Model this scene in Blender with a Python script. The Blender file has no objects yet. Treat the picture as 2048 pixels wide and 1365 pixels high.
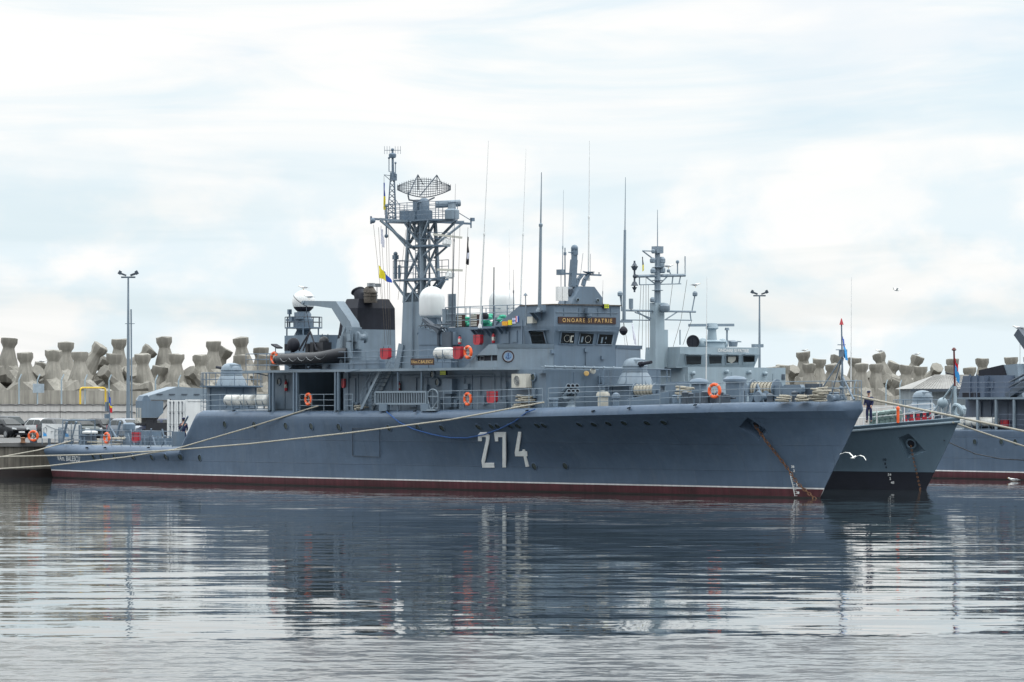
import bpy, bmesh, math, random
from mathutils import Vector, Matrix
R = math.radians
random.seed(7)
C = bpy.context.scene.collection
scene = bpy.context.scene
# ------------------------------------------------------------------ camera model
F, HX, HY, CH = 7800.0, 1024.0, 812.0, 4.7      # focal length in photo pixels, horizon row, eye height
cam = bpy.data.cameras.new('camera')
camo = bpy.data.objects.new('camera', cam); C.objects.link(camo)
camo.location = (0, 0, CH); camo.rotation_euler = (R(90), 0, 0)
cam.sensor_width = 36; cam.lens = F/2048*36
cam.shift_y = (HY-682.5)/2048
cam.clip_end = 20000; cam.clip_start = 1
scene.camera = camo


class Frame:
    """a ship's own axes: x forward, y to port, z up; S() finds where the photo's ray meets a lengthwise plane"""
    def __init__(s, ox, oy, a):
        s.o = (ox, oy); s.a = a; s.c = math.cos(a); s.s = math.sin(a)
        s.M = Matrix.Translation((ox, oy, 0)) @ Matrix.Rotation(-a, 4, 'Z')
    def S(s, px, py, v):
        k = (px-HX)/F; bx = s.o[0]-v*s.s; by = s.o[1]-v*s.c
        u = (k*by-bx)/(s.c+k*s.s); Y = by-u*s.s
        return Vector((u, -v, CH+(HY-py)/F*Y))
    def U(s, px, v): return s.S(px, HY, v).x
    def Fr(s, px, py, u):
        k = (px-HX)/F; bx = s.o[0]+u*s.c; by = s.o[1]-u*s.s
        v = (bx-k*by)/(s.s-k*s.c); Y = by-v*s.c
        return Vector((u, -v, CH+(HY-py)/F*Y))
    def Zy(s, py, u, v):
        Y = s.o[1]-u*s.s-v*s.c
        return CH+(HY-py)/F*Y


class World:
    M = Matrix.Identity(4); a = 0


def at(px, py, Y): return Vector(((px-HX)/F*Y, Y, CH+(HY-py)/F*Y))


ANG = R(54.55)
S1 = Frame(17.7, 195, ANG)
W0 = World()
# ------------------------------------------------------------------ mesh builder


def basis(d):
    d = Vector(d).normalized()
    a = Vector((0, 0, 1)) if abs(d.z) < .9 else Vector((1, 0, 0))
    x = d.cross(a).normalized()
    return x, d.cross(x).normalized(), d


class MB:
    def __init__(s): s.v = []; s.f = []; s.m = []; s.mi = 0
    def add(s, vs, fs, mi=None):
        o = len(s.v); s.v += [Vector(p) for p in vs]
        for f in fs: s.f.append([i+o for i in f]); s.m.append(s.mi if mi is None else mi)
        return s
    def hexa(s, b, t, mi=None):
        return s.add(list(b)+list(t), [(3, 2, 1, 0), (4, 5, 6, 7), (0, 1, 5, 4), (1, 2, 6, 5), (2, 3, 7, 6), (3, 0, 4, 7)], mi)
    def box(s, a, b, mi=None):
        x0, x1 = sorted((a[0], b[0])); y0, y1 = sorted((a[1], b[1])); z0, z1 = sorted((a[2], b[2]))
        q = [(x0, y0), (x1, y0), (x1, y1), (x0, y1)]
        return s.hexa([(x, y, z0) for x, y in q], [(x, y, z1) for x, y in q], mi)
    def cbox(s, c, d, mi=None):
        return s.box([c[i]-d[i]/2 for i in range(3)], [c[i]+d[i]/2 for i in range(3)], mi)
    def prism(s, poly, axis, lo, hi, mi=None, sc=1.0):
        n = len(poly); cx = sum(p[0] for p in poly)/n; cy = sum(p[1] for p in poly)/n
        def P(p, h): return {'x': (h, p[0], p[1]), 'y': (p[0], h, p[1]), 'z': (p[0], p[1], h)}[axis]
        vs = [P(p, lo) for p in poly]+[P((cx+(p[0]-cx)*sc, cy+(p[1]-cy)*sc), hi) for p in poly]
        return s.add(vs, [tuple(range(n-1, -1, -1)), tuple(range(n, 2*n))]+[(i, (i+1) % n, n+(i+1) % n, n+i) for i in range(n)], mi)
    def slab(s, pts, d, mi=None):
        """outline in space given a thickness vector"""
        n = len(pts); d = Vector(d)
        return s.add([Vector(p) for p in pts]+[Vector(p)+d for p in pts],
                     [tuple(range(n-1, -1, -1)), tuple(range(n, 2*n))]+[(i, (i+1) % n, n+(i+1) % n, n+i) for i in range(n)], mi)
    def tube(s, p, q, r, r2=None, n=6, mi=None):
        p = Vector(p); q = Vector(q); r2 = r if r2 is None else r2
        if (q-p).length < 1e-6: return s
        x, y, d = basis(q-p)
        vs = []
        for c, rr in ((p, r), (q, r2)):
            vs += [c+(x*math.cos(2*math.pi*i/n)+y*math.sin(2*math.pi*i/n))*rr for i in range(n)]
        return s.add(vs, [tuple(range(n-1, -1, -1)), tuple(range(n, 2*n))]+[(i, (i+1) % n, n+(i+1) % n, n+i) for i in range(n)], mi)
    def bar(s, p, q, w, h, mi=None):
        p = Vector(p); q = Vector(q); x, y, d = basis(q-p)
        o = [(-1, -1), (1, -1), (1, 1), (-1, 1)]
        return s.hexa([p+x*a*w/2+y*b*h/2 for a, b in o], [q+x*a*w/2+y*b*h/2 for a, b in o], mi)
    def path(s, pts, r, n=6, mi=None, closed=False):
        pts = [Vector(p) for p in pts]; N = len(pts); vs = []
        up = None
        for i, p in enumerate(pts):
            d = (pts[(i+1) % N] if (closed or i < N-1) else p)-(pts[i-1] if (closed or i > 0) else p)
            if d.length < 1e-9: d = Vector((0, 0, 1))
            d.normalize()
            if up is None: x, y, _ = basis(d)
            else:
                x = up-d*up.dot(d)
                x = x.normalized() if x.length > 1e-4 else basis(d)[0]
                y = d.cross(x)
            up = x
            rr = r[i] if isinstance(r, (list, tuple)) else r
            vs += [p+(x*math.cos(2*math.pi*k/n)+y*math.sin(2*math.pi*k/n))*rr for k in range(n)]
        fs = []
        for i in range(N if closed else N-1):
            j = (i+1) % N
            fs += [(i*n+k, i*n+(k+1) % n, j*n+(k+1) % n, j*n+k) for k in range(n)]
        if not closed: fs += [tuple(range(n-1, -1, -1)), tuple(range((N-1)*n, N*n))]
        return s.add(vs, fs, mi)
    def lathe(s, c, prof, n=20, axis=(0, 0, 1), mi=None, cap=True, mis=None):
        c = Vector(c); x, y, d = basis(axis); vs = []
        for r, h in prof:
            vs += [c+d*h+(x*math.cos(2*math.pi*i/n)+y*math.sin(2*math.pi*i/n))*max(r, 1e-4) for i in range(n)]
        o = len(s.v); s.v += vs
        for k in range(len(prof)-1):
            for i in range(n):
                s.f.append([o+k*n+i, o+k*n+(i+1) % n, o+(k+1)*n+(i+1) % n, o+(k+1)*n+i])
                s.m.append(mis[k] if mis else (s.mi if mi is None else mi))
        if cap:
            m = s.mi if mi is None else mi
            s.f.append([o+i for i in range(n-1, -1, -1)]); s.m.append(mis[0] if mis else m)
            k = len(prof)-1
            s.f.append([o+k*n+i for i in range(n)]); s.m.append(mis[-1] if mis else m)
        return s
    def ball(s, c, r, n=16, k=10, sq=(1, 1, 1), mi=None):
        b = len(s.v)
        s.lathe((0, 0, 0), [(math.sin(math.pi*i/k)*r, -math.cos(math.pi*i/k)*r) for i in range(k+1)], n, mi=mi, cap=False)
        for i in range(b, len(s.v)):
            p = s.v[i]; s.v[i] = Vector((c[0]+p.x*sq[0], c[1]+p.y*sq[1], c[2]+p.z*sq[2]))
        return s
    def torus(s, c, axis, Rr, r, n=28, k=8, mi=None, mif=None, e=(1, 1)):
        c = Vector(c); x, y, d = basis(axis); vs = []
        for i in range(n):
            a = 2*math.pi*i/n; w = x*math.cos(a)*e[0]+y*math.sin(a)*e[1]
            wn = (x*math.cos(a)+y*math.sin(a))
            for j in range(k):
                b = 2*math.pi*j/k
                vs.append(c+w*Rr+wn*r*math.cos(b)+d*r*math.sin(b))
        o = len(s.v); s.v += vs
        for i in range(n):
            for j in range(k):
                s.f.append([o+i*k+j, o+((i+1) % n)*k+j, o+((i+1) % n)*k+(j+1) % k, o+i*k+(j+1) % k])
                s.m.append(mif(i, n) if mif else (s.mi if mi is None else mi))
        return s
    def disc(s, c, axis, r, mi=None, n=20, ex=1.0):
        c = Vector(c); x, y, d = basis(axis)
        return s.add([c+(x*math.cos(2*math.pi*i/n)+y*math.sin(2*math.pi*i/n)*ex)*r for i in range(n)], [tuple(range(n))], mi)
    def rail(s, pts, h=1.0, n=3, sp=1.5, r=.018, post=.022, top=None, skip_ends=False):
        pts = [Vector(p) for p in pts]
        for a, b in zip(pts, pts[1:]):
            L = (b-a).length; k = max(1, round(L/sp))
            for i in range(k+1):
                q = a.lerp(b, i/k); s.tube(q, q+Vector((0, 0, h)), post, n=5)
            for j in range(1, n+1):
                z = Vector((0, 0, h*j/n)); s.tube(a+z, b+z, r if j < n else (top or r*1.15), n=5)
        return s
    def loft(s, rings, closed=True, mi=None, caps=True, mif=None):
        n = len(rings[0]); o = len(s.v)
        for r in rings: s.v += [Vector(p) for p in r]
        for i in range(len(rings)-1):
            for j in range(n if closed else n-1):
                s.f.append([o+i*n+j, o+i*n+(j+1) % n, o+(i+1)*n+(j+1) % n, o+(i+1)*n+j])
                s.m.append(mif(i, j) if mif else (s.mi if mi is None else mi))
        if caps and closed:
            m = s.mi if mi is None else mi
            s.f.append([o+j for j in range(n-1, -1, -1)]); s.m.append(0 if mif else m)
            k = len(rings)-1
            s.f.append([o+k*n+j for j in range(n)]); s.m.append(0 if mif else m)
        return s
    def xf(s, M, frm=0):
        for i in range(frm, len(s.v)): s.v[i] = M @ s.v[i]
        return s
    def mesh(s, name, mats, off=None, sharp=35, merge=True):
        me = bpy.data.meshes.new(name)
        o = Vector(off) if off is not None else Vector((0, 0, 0))
        me.from_pydata([tuple(p-o) for p in s.v], [], s.f)
        for m in (mats if isinstance(mats, (list, tuple)) else [mats]): me.materials.append(m)
        nm = len(me.materials)
        me.polygons.foreach_set('material_index', [min(i, nm-1) for i in s.m])
        bm = bmesh.new(); bm.from_mesh(me)
        if merge:
            bmesh.ops.remove_doubles(bm, verts=bm.verts, dist=2e-5)
            bmesh.ops.recalc_face_normals(bm, faces=bm.faces)
        bm.to_mesh(me); bm.free()
        me.polygons.foreach_set('use_smooth', [True]*len(me.polygons))
        me.set_sharp_from_angle(angle=R(sharp)); me.update()
        return me


OFF = {}


def link(o, parent=None):
    C.objects.link(o)
    if parent is not None: o.parent = parent
    return o


def part(name, mb, mats, parent, sharp=35, label=None):
    off = OFF.get(parent.name)
    me = mb.mesh(name, mats, off, sharp)
    o = link(bpy.data.objects.new(name, me), parent); OFF[o.name] = off
    if label: o['label'] = label
    return o


def parts(name, mb, mats, parent, sharp=35, gap=.03):
    """like part(), but every separate piece (pieces that touch stay together) becomes a mesh of its own"""
    n = len(mb.v); par = list(range(n))
    def find(i):
        while par[i] != i: par[i] = par[par[i]]; i = par[i]
        return i
    for f in mb.f:
        for i in f[1:]: par[find(f[0])] = find(i)
    comp = {}
    for k, f in enumerate(mb.f): comp.setdefault(find(f[0]), []).append(k)
    L = []
    for ks in comp.values():
        ps = [mb.v[i] for k in ks for i in mb.f[k]]
        L.append([[min(p[a] for p in ps)-gap for a in range(3)], [max(p[a] for p in ps)+gap for a in range(3)], ks])
    done = False
    while not done:
        done = True; i = 0
        while i < len(L):
            j = i+1
            while j < len(L):
                A, B = L[i], L[j]
                if all(A[0][a] <= B[1][a] and B[0][a] <= A[1][a] for a in range(3)):
                    L[i] = [[min(A[0][a], B[0][a]) for a in range(3)], [max(A[1][a], B[1][a]) for a in range(3)], A[2]+B[2]]; L.pop(j); done = False
                else: j += 1
            i += 1
    for _, _, ks in L:
        m2 = MB(); idx = {}
        for k in ks:
            f = []
            for i in mb.f[k]:
                if i not in idx: idx[i] = len(m2.v); m2.v.append(mb.v[i])
                f.append(idx[i])
            m2.f.append(f); m2.m.append(mb.m[k])
        o = part(name, m2, mats, parent, sharp)
    return o


def tag(o, label=None, cat=None, group=None, kind=None):
    if label: o['label'] = label
    if cat: o['category'] = cat
    if group: o['group'] = group
    if kind: o['kind'] = kind
    return o


def thing(name, label, cat, frame, p, group=None):
    o = link(bpy.data.objects.new(name, None)); o.empty_display_size = .3
    o.location = frame.M @ Vector(p); o.rotation_euler = (0, 0, -frame.a)
    OFF[o.name] = Vector(p)
    return tag(o, label, cat, group)


def solo(name, mb, mats, label, cat, frame, p, group=None, sharp=35):
    o = link(bpy.data.objects.new(name, mb.mesh(name, mats, p, sharp)))
    o.location = frame.M @ Vector(p); o.rotation_euler = (0, 0, -frame.a)
    OFF[o.name] = Vector(p)
    return tag(o, label, cat, group)


def struct(name, mb, mats, sharp=35, kind='structure'):
    o = link(bpy.data.objects.new(name, mb.mesh(name, mats, None, sharp))); o['kind'] = kind
    return o


def copy_tree(o, parent=None):
    kids = [k for k in bpy.data.objects if k.parent == o]
    c = o.copy(); C.objects.link(c); c.parent = parent
    if o.name in OFF: OFF[c.name] = OFF[o.name]
    for k in kids: copy_tree(k, c)
    return c


_txt = {}


def text_polys(body, bold, space=1.):
    if (body, bold) in _txt: return _txt[body, bold]
    cu = bpy.data.curves.new('t', 'FONT'); cu.body = body; cu.resolution_u = 3; cu.offset = bold; cu.space_character = space
    o = bpy.data.objects.new('t', cu); C.objects.link(o)
    dg = bpy.context.evaluated_depsgraph_get(); dg.update()
    me = bpy.data.meshes.new_from_object(o.evaluated_get(dg))
    xs = [v.co.x for v in me.vertices]; ys = [v.co.y for v in me.vertices]
    x0, x1, y0, y1 = min(xs), max(xs), min(ys), max(ys)
    vs = [((v.co.x-x0)/(x1-x0), (v.co.y-y0)/(y1-y0)) for v in me.vertices]
    fs = [tuple(p.vertices) for p in me.polygons]
    bpy.data.objects.remove(o); bpy.data.curves.remove(cu); bpy.data.meshes.remove(me)
    _txt[body, bold] = (vs, fs)
    return vs, fs


def lettering(name, body, fn, mat, parent, bold=.012, space=1.):
    """fn maps (0..1, 0..1) to a point on the surface that carries the letters"""
    vs, fs = text_polys(body, bold, space)
    mb = MB().add([fn(x, y) for x, y in vs], fs)
    off = OFF.get(parent.name)
    o = link(bpy.data.objects.new(name, mb.mesh(name, mat, off, merge=False)), parent); OFF[o.name] = off
    return o


# ------------------------------------------------------------------ materials
def lin(r, g, b):
    def f(c):
        c /= 255.0
        return c/12.92 if c <= .04045 else ((c+.055)/1.055)**2.4
    return (f(r), f(g), f(b))


def newmat(name):
    m = bpy.data.materials.new(name); m.use_nodes = True
    nt = m.node_tree; b = nt.nodes['Principled BSDF']
    return m, nt, b


def N(nt, typ, **kw):
    n = nt.nodes.new(typ)
    for k, v in kw.items():
        if k in n.inputs: n.inputs[k].default_value = v
        else: setattr(n, k, v)
    return n


def paint(name, rgb, rough=.5, var=.14, scale=.7, streak=.12, metal=0., bump=0., spec=.4, seams=0., grime=None, rnd=0., scuff=0.):
    """painted or bare surface: broad blotches, fine mottling, run-off streaks, optional plate seams and dents"""
    m, nt, b = newmat(name); L = nt.links
    tc = N(nt, 'ShaderNodeTexCoord'); co = tc.outputs['Object']
    n1 = N(nt, 'ShaderNodeTexNoise', Scale=scale, Detail=6., Roughness=.6); L.new(co, n1.inputs['Vector'])
    mp = N(nt, 'ShaderNodeMapping'); mp.inputs['Scale'].default_value = (3.5, 3.5, .22); L.new(co, mp.inputs['Vector'])
    n2 = N(nt, 'ShaderNodeTexNoise', Scale=1.0, Detail=4., Roughness=.65); L.new(mp.outputs[0], n2.inputs['Vector'])
    r1 = N(nt, 'ShaderNodeMapRange'); L.new(n1.outputs['Fac'], r1.inputs['Value'])
    for k, v in (('From Min', .3), ('From Max', .7), ('To Min', 1-var), ('To Max', 1+var)): r1.inputs[k].default_value = v
    r2 = N(nt, 'ShaderNodeMapRange'); L.new(n2.outputs['Fac'], r2.inputs['Value'])
    for k, v in (('From Min', .3), ('From Max', .68), ('To Min', 1-streak), ('To Max', 1+streak*.5)): r2.inputs[k].default_value = v
    mu = N(nt, 'ShaderNodeMath', operation='MULTIPLY'); L.new(r1.outputs[0], mu.inputs[0]); L.new(r2.outputs[0], mu.inputs[1])
    fac = mu.outputs[0]
    if rnd:
        oi = N(nt, 'ShaderNodeObjectInfo')
        r3 = N(nt, 'ShaderNodeMapRange'); L.new(oi.outputs['Random'], r3.inputs['Value'])
        r3.inputs['To Min'].default_value = 1-rnd; r3.inputs['To Max'].default_value = 1+rnd
        m3 = N(nt, 'ShaderNodeMath', operation='MULTIPLY'); L.new(fac, m3.inputs[0]); L.new(r3.outputs[0], m3.inputs[1]); fac = m3.outputs[0]
    vm = N(nt, 'ShaderNodeVectorMath', operation='SCALE'); vm.inputs[0].default_value = rgb; L.new(fac, vm.inputs['Scale'])
    col = vm.outputs[0]
    if seams:                                # neighbouring plates repainted at different times, weld lines a shade darker
        mq = N(nt, 'ShaderNodeMapping'); mq.inputs['Rotation'].default_value = (R(90), 0, 0); L.new(co, mq.inputs['Vector'])
        bq = N(nt, 'ShaderNodeTexBrick'); L.new(mq.outputs[0], bq.inputs['Vector']); bq.offset = .4
        for k, v in (('Scale', 1.), ('Brick Width', 6.), ('Row Height', 1.35), ('Mortar Size', .022), ('Mortar Smooth', .8), ('Bias', 0.)): bq.inputs[k].default_value = v
        bq.inputs['Color1'].default_value = (.93, .94, .95, 1); bq.inputs['Color2'].default_value = (1.05, 1.05, 1.04, 1); bq.inputs['Mortar'].default_value = (.86, .86, .87, 1)
        vq = N(nt, 'ShaderNodeVectorMath', operation='MULTIPLY'); L.new(col, vq.inputs[0]); L.new(bq.outputs['Color'], vq.inputs[1]); col = vq.outputs[0]
    if grime:
        g = N(nt, 'ShaderNodeTexNoise', Scale=scale*1.7, Detail=8., Roughness=.7); L.new(mp.outputs[0], g.inputs['Vector'])
        rr = N(nt, 'ShaderNodeMapRange'); L.new(g.outputs['Fac'], rr.inputs['Value'])
        for k, v in (('From Min', .52), ('From Max', .75), ('To Min', 0.), ('To Max', grime[3])): rr.inputs[k].default_value = v
        mx = N(nt, 'ShaderNodeMix', data_type='RGBA'); L.new(rr.outputs[0], mx.inputs['Factor']); L.new(col, mx.inputs[6])
        mx.inputs[7].default_value = (*grime[:3], 1); col = mx.outputs[2]
    if scuff:                                # rubbed and touched-up spots, small and scattered
        ms_ = N(nt, 'ShaderNodeMapping'); ms_.inputs['Scale'].default_value = (1.2, 1.2, 2.6); L.new(co, ms_.inputs['Vector'])
        g2 = N(nt, 'ShaderNodeTexNoise', Scale=1.6, Detail=10., Roughness=.72, Distortion=.4); L.new(ms_.outputs[0], g2.inputs['Vector'])
        r4 = N(nt, 'ShaderNodeMapRange'); L.new(g2.outputs['Fac'], r4.inputs['Value'])
        for k, v in (('From Min', .60), ('From Max', .72), ('To Min', 0.), ('To Max', scuff)): r4.inputs[k].default_value = v
        m4 = N(nt, 'ShaderNodeMix', data_type='RGBA'); L.new(r4.outputs[0], m4.inputs['Factor']); L.new(col, m4.inputs[6]); m4.inputs[7].default_value = (rgb[0]*1.9, rgb[1]*1.75, rgb[2]*1.6, 1); col = m4.outputs[2]
    L.new(col, b.inputs['Base Color'])
    b.inputs['Roughness'].default_value = rough; b.inputs['Metallic'].default_value = metal
    b.inputs['Specular IOR Level'].default_value = spec
    if bump or seams:
        nb = N(nt, 'ShaderNodeTexNoise', Scale=.8, Detail=3.); L.new(co, nb.inputs['Vector'])
        h = nb.outputs['Fac']
        bp = N(nt, 'ShaderNodeBump', Distance=max(bump, .001)); bp.inputs['Strength'].default_value = 1.; L.new(h, bp.inputs['Height'])
        nrm = bp.outputs[0]
        if seams:
            mp2 = N(nt, 'ShaderNodeMapping'); mp2.inputs['Rotation'].default_value = (R(90), 0, 0); L.new(co, mp2.inputs['Vector'])
            br = N(nt, 'ShaderNodeTexBrick'); L.new(mp2.outputs[0], br.inputs['Vector'])
            br.inputs['Scale'].default_value = 1.; br.inputs['Brick Width'].default_value = 6.; br.inputs['Row Height'].default_value = 1.35
            br.inputs['Mortar Size'].default_value = .018; br.inputs['Mortar Smooth'].default_value = .6; br.offset = .4
            b2 = N(nt, 'ShaderNodeBump', Distance=seams); b2.inputs['Strength'].default_value = 1.; L.new(br.outputs['Fac'], b2.inputs['Height']); L.new(nrm, b2.inputs['Normal'])
            nrm = b2.outputs[0]
        L.new(nrm, b.inputs['Normal'])
    return m


def glassy(name, rgb, rough=.05):
    m, nt, b = newmat(name)
    n = N(nt, 'ShaderNodeTexNoise', Scale=3.); tc = N(nt, 'ShaderNodeTexCoord'); nt.links.new(tc.outputs['Object'], n.inputs['Vector'])
    v = N(nt, 'ShaderNodeVectorMath', operation='SCALE'); v.inputs[0].default_value = [c*1.6 for c in rgb]; nt.links.new(n.outputs['Fac'], v.inputs['Scale'])
    nt.links.new(v.outputs[0], b.inputs['Base Color'])
    b.inputs['Roughness'].default_value = rough; b.inputs['Specular IOR Level'].default_value = .6
    return m


class M: pass


GREY = (.071, .107, .162)
M.hull = paint('navy_hull_paint', GREY, .5, .12, .35, .07, spec=.28, bump=.055, seams=.014, scuff=.35, grime=(.12, .15, .18, .3))
M.grey = paint('navy_grey_paint', (.105, .148, .198), .5, .12, .6, .10, grime=(.10, .10, .10, .25))
M.light = paint('light_grey_paint', (.165, .212, .258), .5, .12, .8, .10, grime=(.15, .14, .12, .25))
M.grey3 = paint('deep_grey_paint', (.078, .104, .150), .5, .12, .6, .10, grime=(.06, .06, .06, .25))
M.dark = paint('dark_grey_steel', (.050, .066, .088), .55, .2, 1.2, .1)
M.deck = paint('deck_paint', (.10, .125, .15), .75, .2, .8, .0)
M.red_hull = paint('antifouling_red', (.062, .013, .019), .7, .35, .6, .35, grime=(.075, .035, .037, .55))
M.slime = paint('waterline_slime', (.018, .014, .014), .5, .3, 1., .2)
M.stripe = paint('white_waterline', (.60, .60, .60), .5, .12, 1., .2)
M.white = paint('white_paint', (.60, .61, .61), .45, .05, 1., .06)
M.raft = paint('raft_shell', (.60, .60, .575), .5, .07, 2., .1, grime=(.35, .33, .28, .4))
M.number = paint('number_white', (.80, .82, .82), .5, .05, 1., .08)
M.mark = paint('faded_lettering', (.42, .45, .48), .5, .1, 1., .1)
M.red = paint('red_plastic', (.34, .018, .030), .45, .12, 2., .1)
M.orange = paint('orange_buoy', (.72, .105, .025), .55, .12, 4., .05)
M.black = paint('soot_black', (.017, .019, .027), .65, .2, 1.2, .15, spec=.2)
M.rubber = paint('black_rubber', (.018, .020, .026), .5, .15, 2., .0)
M.rust = paint('rusty_steel', (.15, .075, .040), .8, .4, 9., .1)
M.exhaust = paint('scorched_steel', (.070, .058, .047), .65, .4, 5., .4)
M.rope = paint('manila_rope', (.33, .31, .26), .85, .2, 8., .0)
M.bluerope = paint('blue_rope', (.03, .09, .26), .8, .2, 8., .0)
M.glass = glassy('window_glass', (.006, .009, .012))
M.pane = glassy('porthole_glass', (.045, .062, .062), .2)
M.brown = paint('brown_board', (.040, .019, .015), .5, .15, 4., .0)
M.gold = paint('gold_letters', (.55, .36, .14), .4, .1, 6., .0)
M.yellow = paint('yellow_paint', (.62, .42, .04), .5, .08, 2., .05)
M.flagyellow = paint('yellow_cloth', (.66, .55, .02), .8, .1, 3., .0)
M.blue = paint('blue_cloth', (.02, .07, .36), .8, .1, 3., .0)
M.skyblue = paint('pale_blue_cloth', (.05, .29, .62), .8, .15, 3., .0)
M.redcloth = paint('red_cloth', (.50, .015, .03), .8, .1, 3., .0)
M.whitecloth = paint('white_cloth', (.62, .62, .70), .8, .1, 3., .0)
M.lamp = paint('lamp_lens_yellow', (.50, .55, .06), .4, .1, 8., .0)
M.cream = paint('cream_plastic', (.47, .46, .41), .5, .05, 3., .06)
M.green = paint('green_net', (.03, .26, .17), .8, .3, 6., .0)
M.metal = paint('bare_metal', (.32, .34, .36), .35, .15, 4., .1, metal=.6)
M.skin = paint('skin', (.45, .26, .19), .6, .06, 9., .0)
M.navy = paint('navy_uniform', (.013, .018, .062), .85, .15, 8., .0)
M.shoe = paint('black_leather', (.012, .012, .014), .5, .1, 8., .0)
M.grey2 = paint('pale_green_grey_paint', (.25, .318, .365), .5, .08, .6, .1, grime=(.20, .20, .18, .25))
M.hull2 = paint('green_grey_hull_paint', (.095, .142, .186), .4, .08, .4, .06, bump=.008)
M.bt2 = paint('black_boot_topping', (.010, .012, .020), .5, .2, .8, .0)
M.feather = paint('white_feathers', (.72, .72, .70), .7, .05, 9., .0)
M.wing = paint('grey_feathers', (.30, .31, .33), .7, .1, 9., .0)
M.beak = paint('yellow_beak', (.55, .30, .03), .5, .1, 9., .0)
WATER = dict(edge=82., wander=6., skew=-.06, swell=.10, far=.32, fine=.020, ruf=.26, ruf2=.40, rough=.12)
SKY = dict(sun=1.0, dir=(.6, -.12, 1.), blue=(1.15, 1.55, 1.95), cloud0=(8.2, 9.25, 9.75, 1), cloud1=(10.2, 10.15, 10.0, 1), zenith=3.1, back_sky_dim=.06, exp=0.)
# ------------------------------------------------------------------ hull form
def interp(x, tab):
    if x <= tab[0][0]: return tab[0][1]
    for (a, p), (b, q) in zip(tab, tab[1:]):
        if x <= b: return p+(q-p)*(x-a)/(b-a)
    return tab[-1][1]


class Hull:
    def __init__(s, fr, uw, zb, sheer, Bd, Bw, Ld, Lw, pd, pw, rr, ut, boot=(.46, .53), flare=1.3, taper=(-58, 20, .24), nose=.25):
        s.fr = fr; s.uw = uw; s.zb = zb; s.sheer = sheer; s.Bd = Bd; s.Bw = Bw; s.Ld = Ld; s.Lw = Lw
        s.pd = pd; s.pw = pw; s.rr = rr; s.ut = ut; s.boot = boot; s.flare = flare; s.taper = taper; s.nose = nose
    def zd(s, u): return interp(u, s.sheer)
    def stem(s, z): return s.uw*(1-z/s.zb) if z > 0 else s.uw-z*.3
    def b(s, u, z):
        z0 = s.boot[1]; zt = s.zd(u)-s.rr
        t = min(1, max(0, (z-z0)/(zt-z0))); w = t**s.flare
        x = max(0, s.stem(min(z, zt))-u)
        xd = 1-max(0, 1-x/s.Ld); xw = 1-max(0, 1-x/s.Lw)
        fd = s.Bd*(1-(1-xd)**s.pd)+s.nose*w**4*min(1, x/.35)**.5*max(0, 1-x/8); fw = s.Bw*(1-(1-xw)**s.pw)
        if z < 0: fw *= 1-.12*min(1, -z)
        k = max(0, (s.taper[0]-u)/s.taper[1])
        return max(.02, ((1-w)*fw+w*fd)*(1-s.taper[2]*k*k))
    def hit(s, px, py, off=0.):
        v = s.Bd
        for _ in range(30):
            P = s.fr.S(px, py, v); v = .5*v+.5*s.b(P.x, P.z)
        P = s.fr.S(px, py, v); return P+s.n(P)*off if off else P
    def n(s, P):
        e = .15; u, z = P.x, P.z
        du = (s.b(u+e, z)-s.b(u-e, z))/(2*e); dz = (s.b(u, z+e)-s.b(u, z-e))/(2*e)
        return Vector((-du, -1, -dz)).normalized()
    def mesh(s, us, K=9, J=6):
        """closed skin: starboard keel -> gunwale -> deck -> port; material 0 plates, 1 stripe, 2 boot topping, 3 deck"""
        rings = []; utr = s.ut
        for U in us:
            ring = []
            f = max(0, 1+U/25.0); g = max(0, 1-(U-utr)/3.0)
            def pt(z, du=0, dz=None):
                u = U+s.stem(z)*f+g*(1.1-1.1*min(1, z/2.))
                return u
            lev = [-.8, -.25, .07, s.boot[0], s.boot[1]]
            zt0 = s.zb-s.rr
            side = []
            for z in lev:
                u = pt(z); side.append((u, s.b(u, z), z))
            for k in range(1, K+1):
                zst = s.boot[1]+(zt0-s.boot[1])*k/K
                u = U+s.stem(zst)*f
                ztu = s.zd(u)-s.rr
                z = s.boot[1]+(ztu-s.boot[1])*k/K
                u += g*(1.1-1.1*min(1, z/2.))
                side.append((u, s.b(u, z), z))
            u, bb, z = side[-1]; rr = min(s.rr, bb*.9)
            for j in range(1, J+1):
                a = math.pi/2*j/J
                side.append((u-(.0 if f == 0 else 0), bb-rr*(1-math.cos(a)), z+s.rr*math.sin(a)))
            zz = side[-1][2]
            ring = [(s_[0], -s_[1], s_[2]) for s_ in side]
            ring += [(u, 0, zz+.06)] + [(s_[0], s_[1], s_[2]) for s_ in reversed(side)]
            rings.append(ring)
        n = len(rings[0]); top = 5+K+J-1
        def mif(i, j):
            j = j if j <= top else n-2-j
            return 4 if j < 2 else 2 if j == 2 else 1 if j == 3 else 3 if j >= top else 0
        mb = MB().loft(rings, True, caps=False, mif=mif); m = n//2
        for base in (0, (len(rings)-1)*n):                     # close stem and transom with strips from side to side
            for j in range(m):
                a, b_ = base+j, base+j+1; c, d = base+(n-j-1), base+(n-j)
                if j == 0: mb.f.append([a, b_, base+n-1]); 
                elif j == m-1 and b_ == c: mb.f.append([a, b_, base+n-j])
                else: mb.f.append([a, b_, base+n-j-1, base+n-j])
                mb.m.append(mif(0, j))
        return mb


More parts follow.
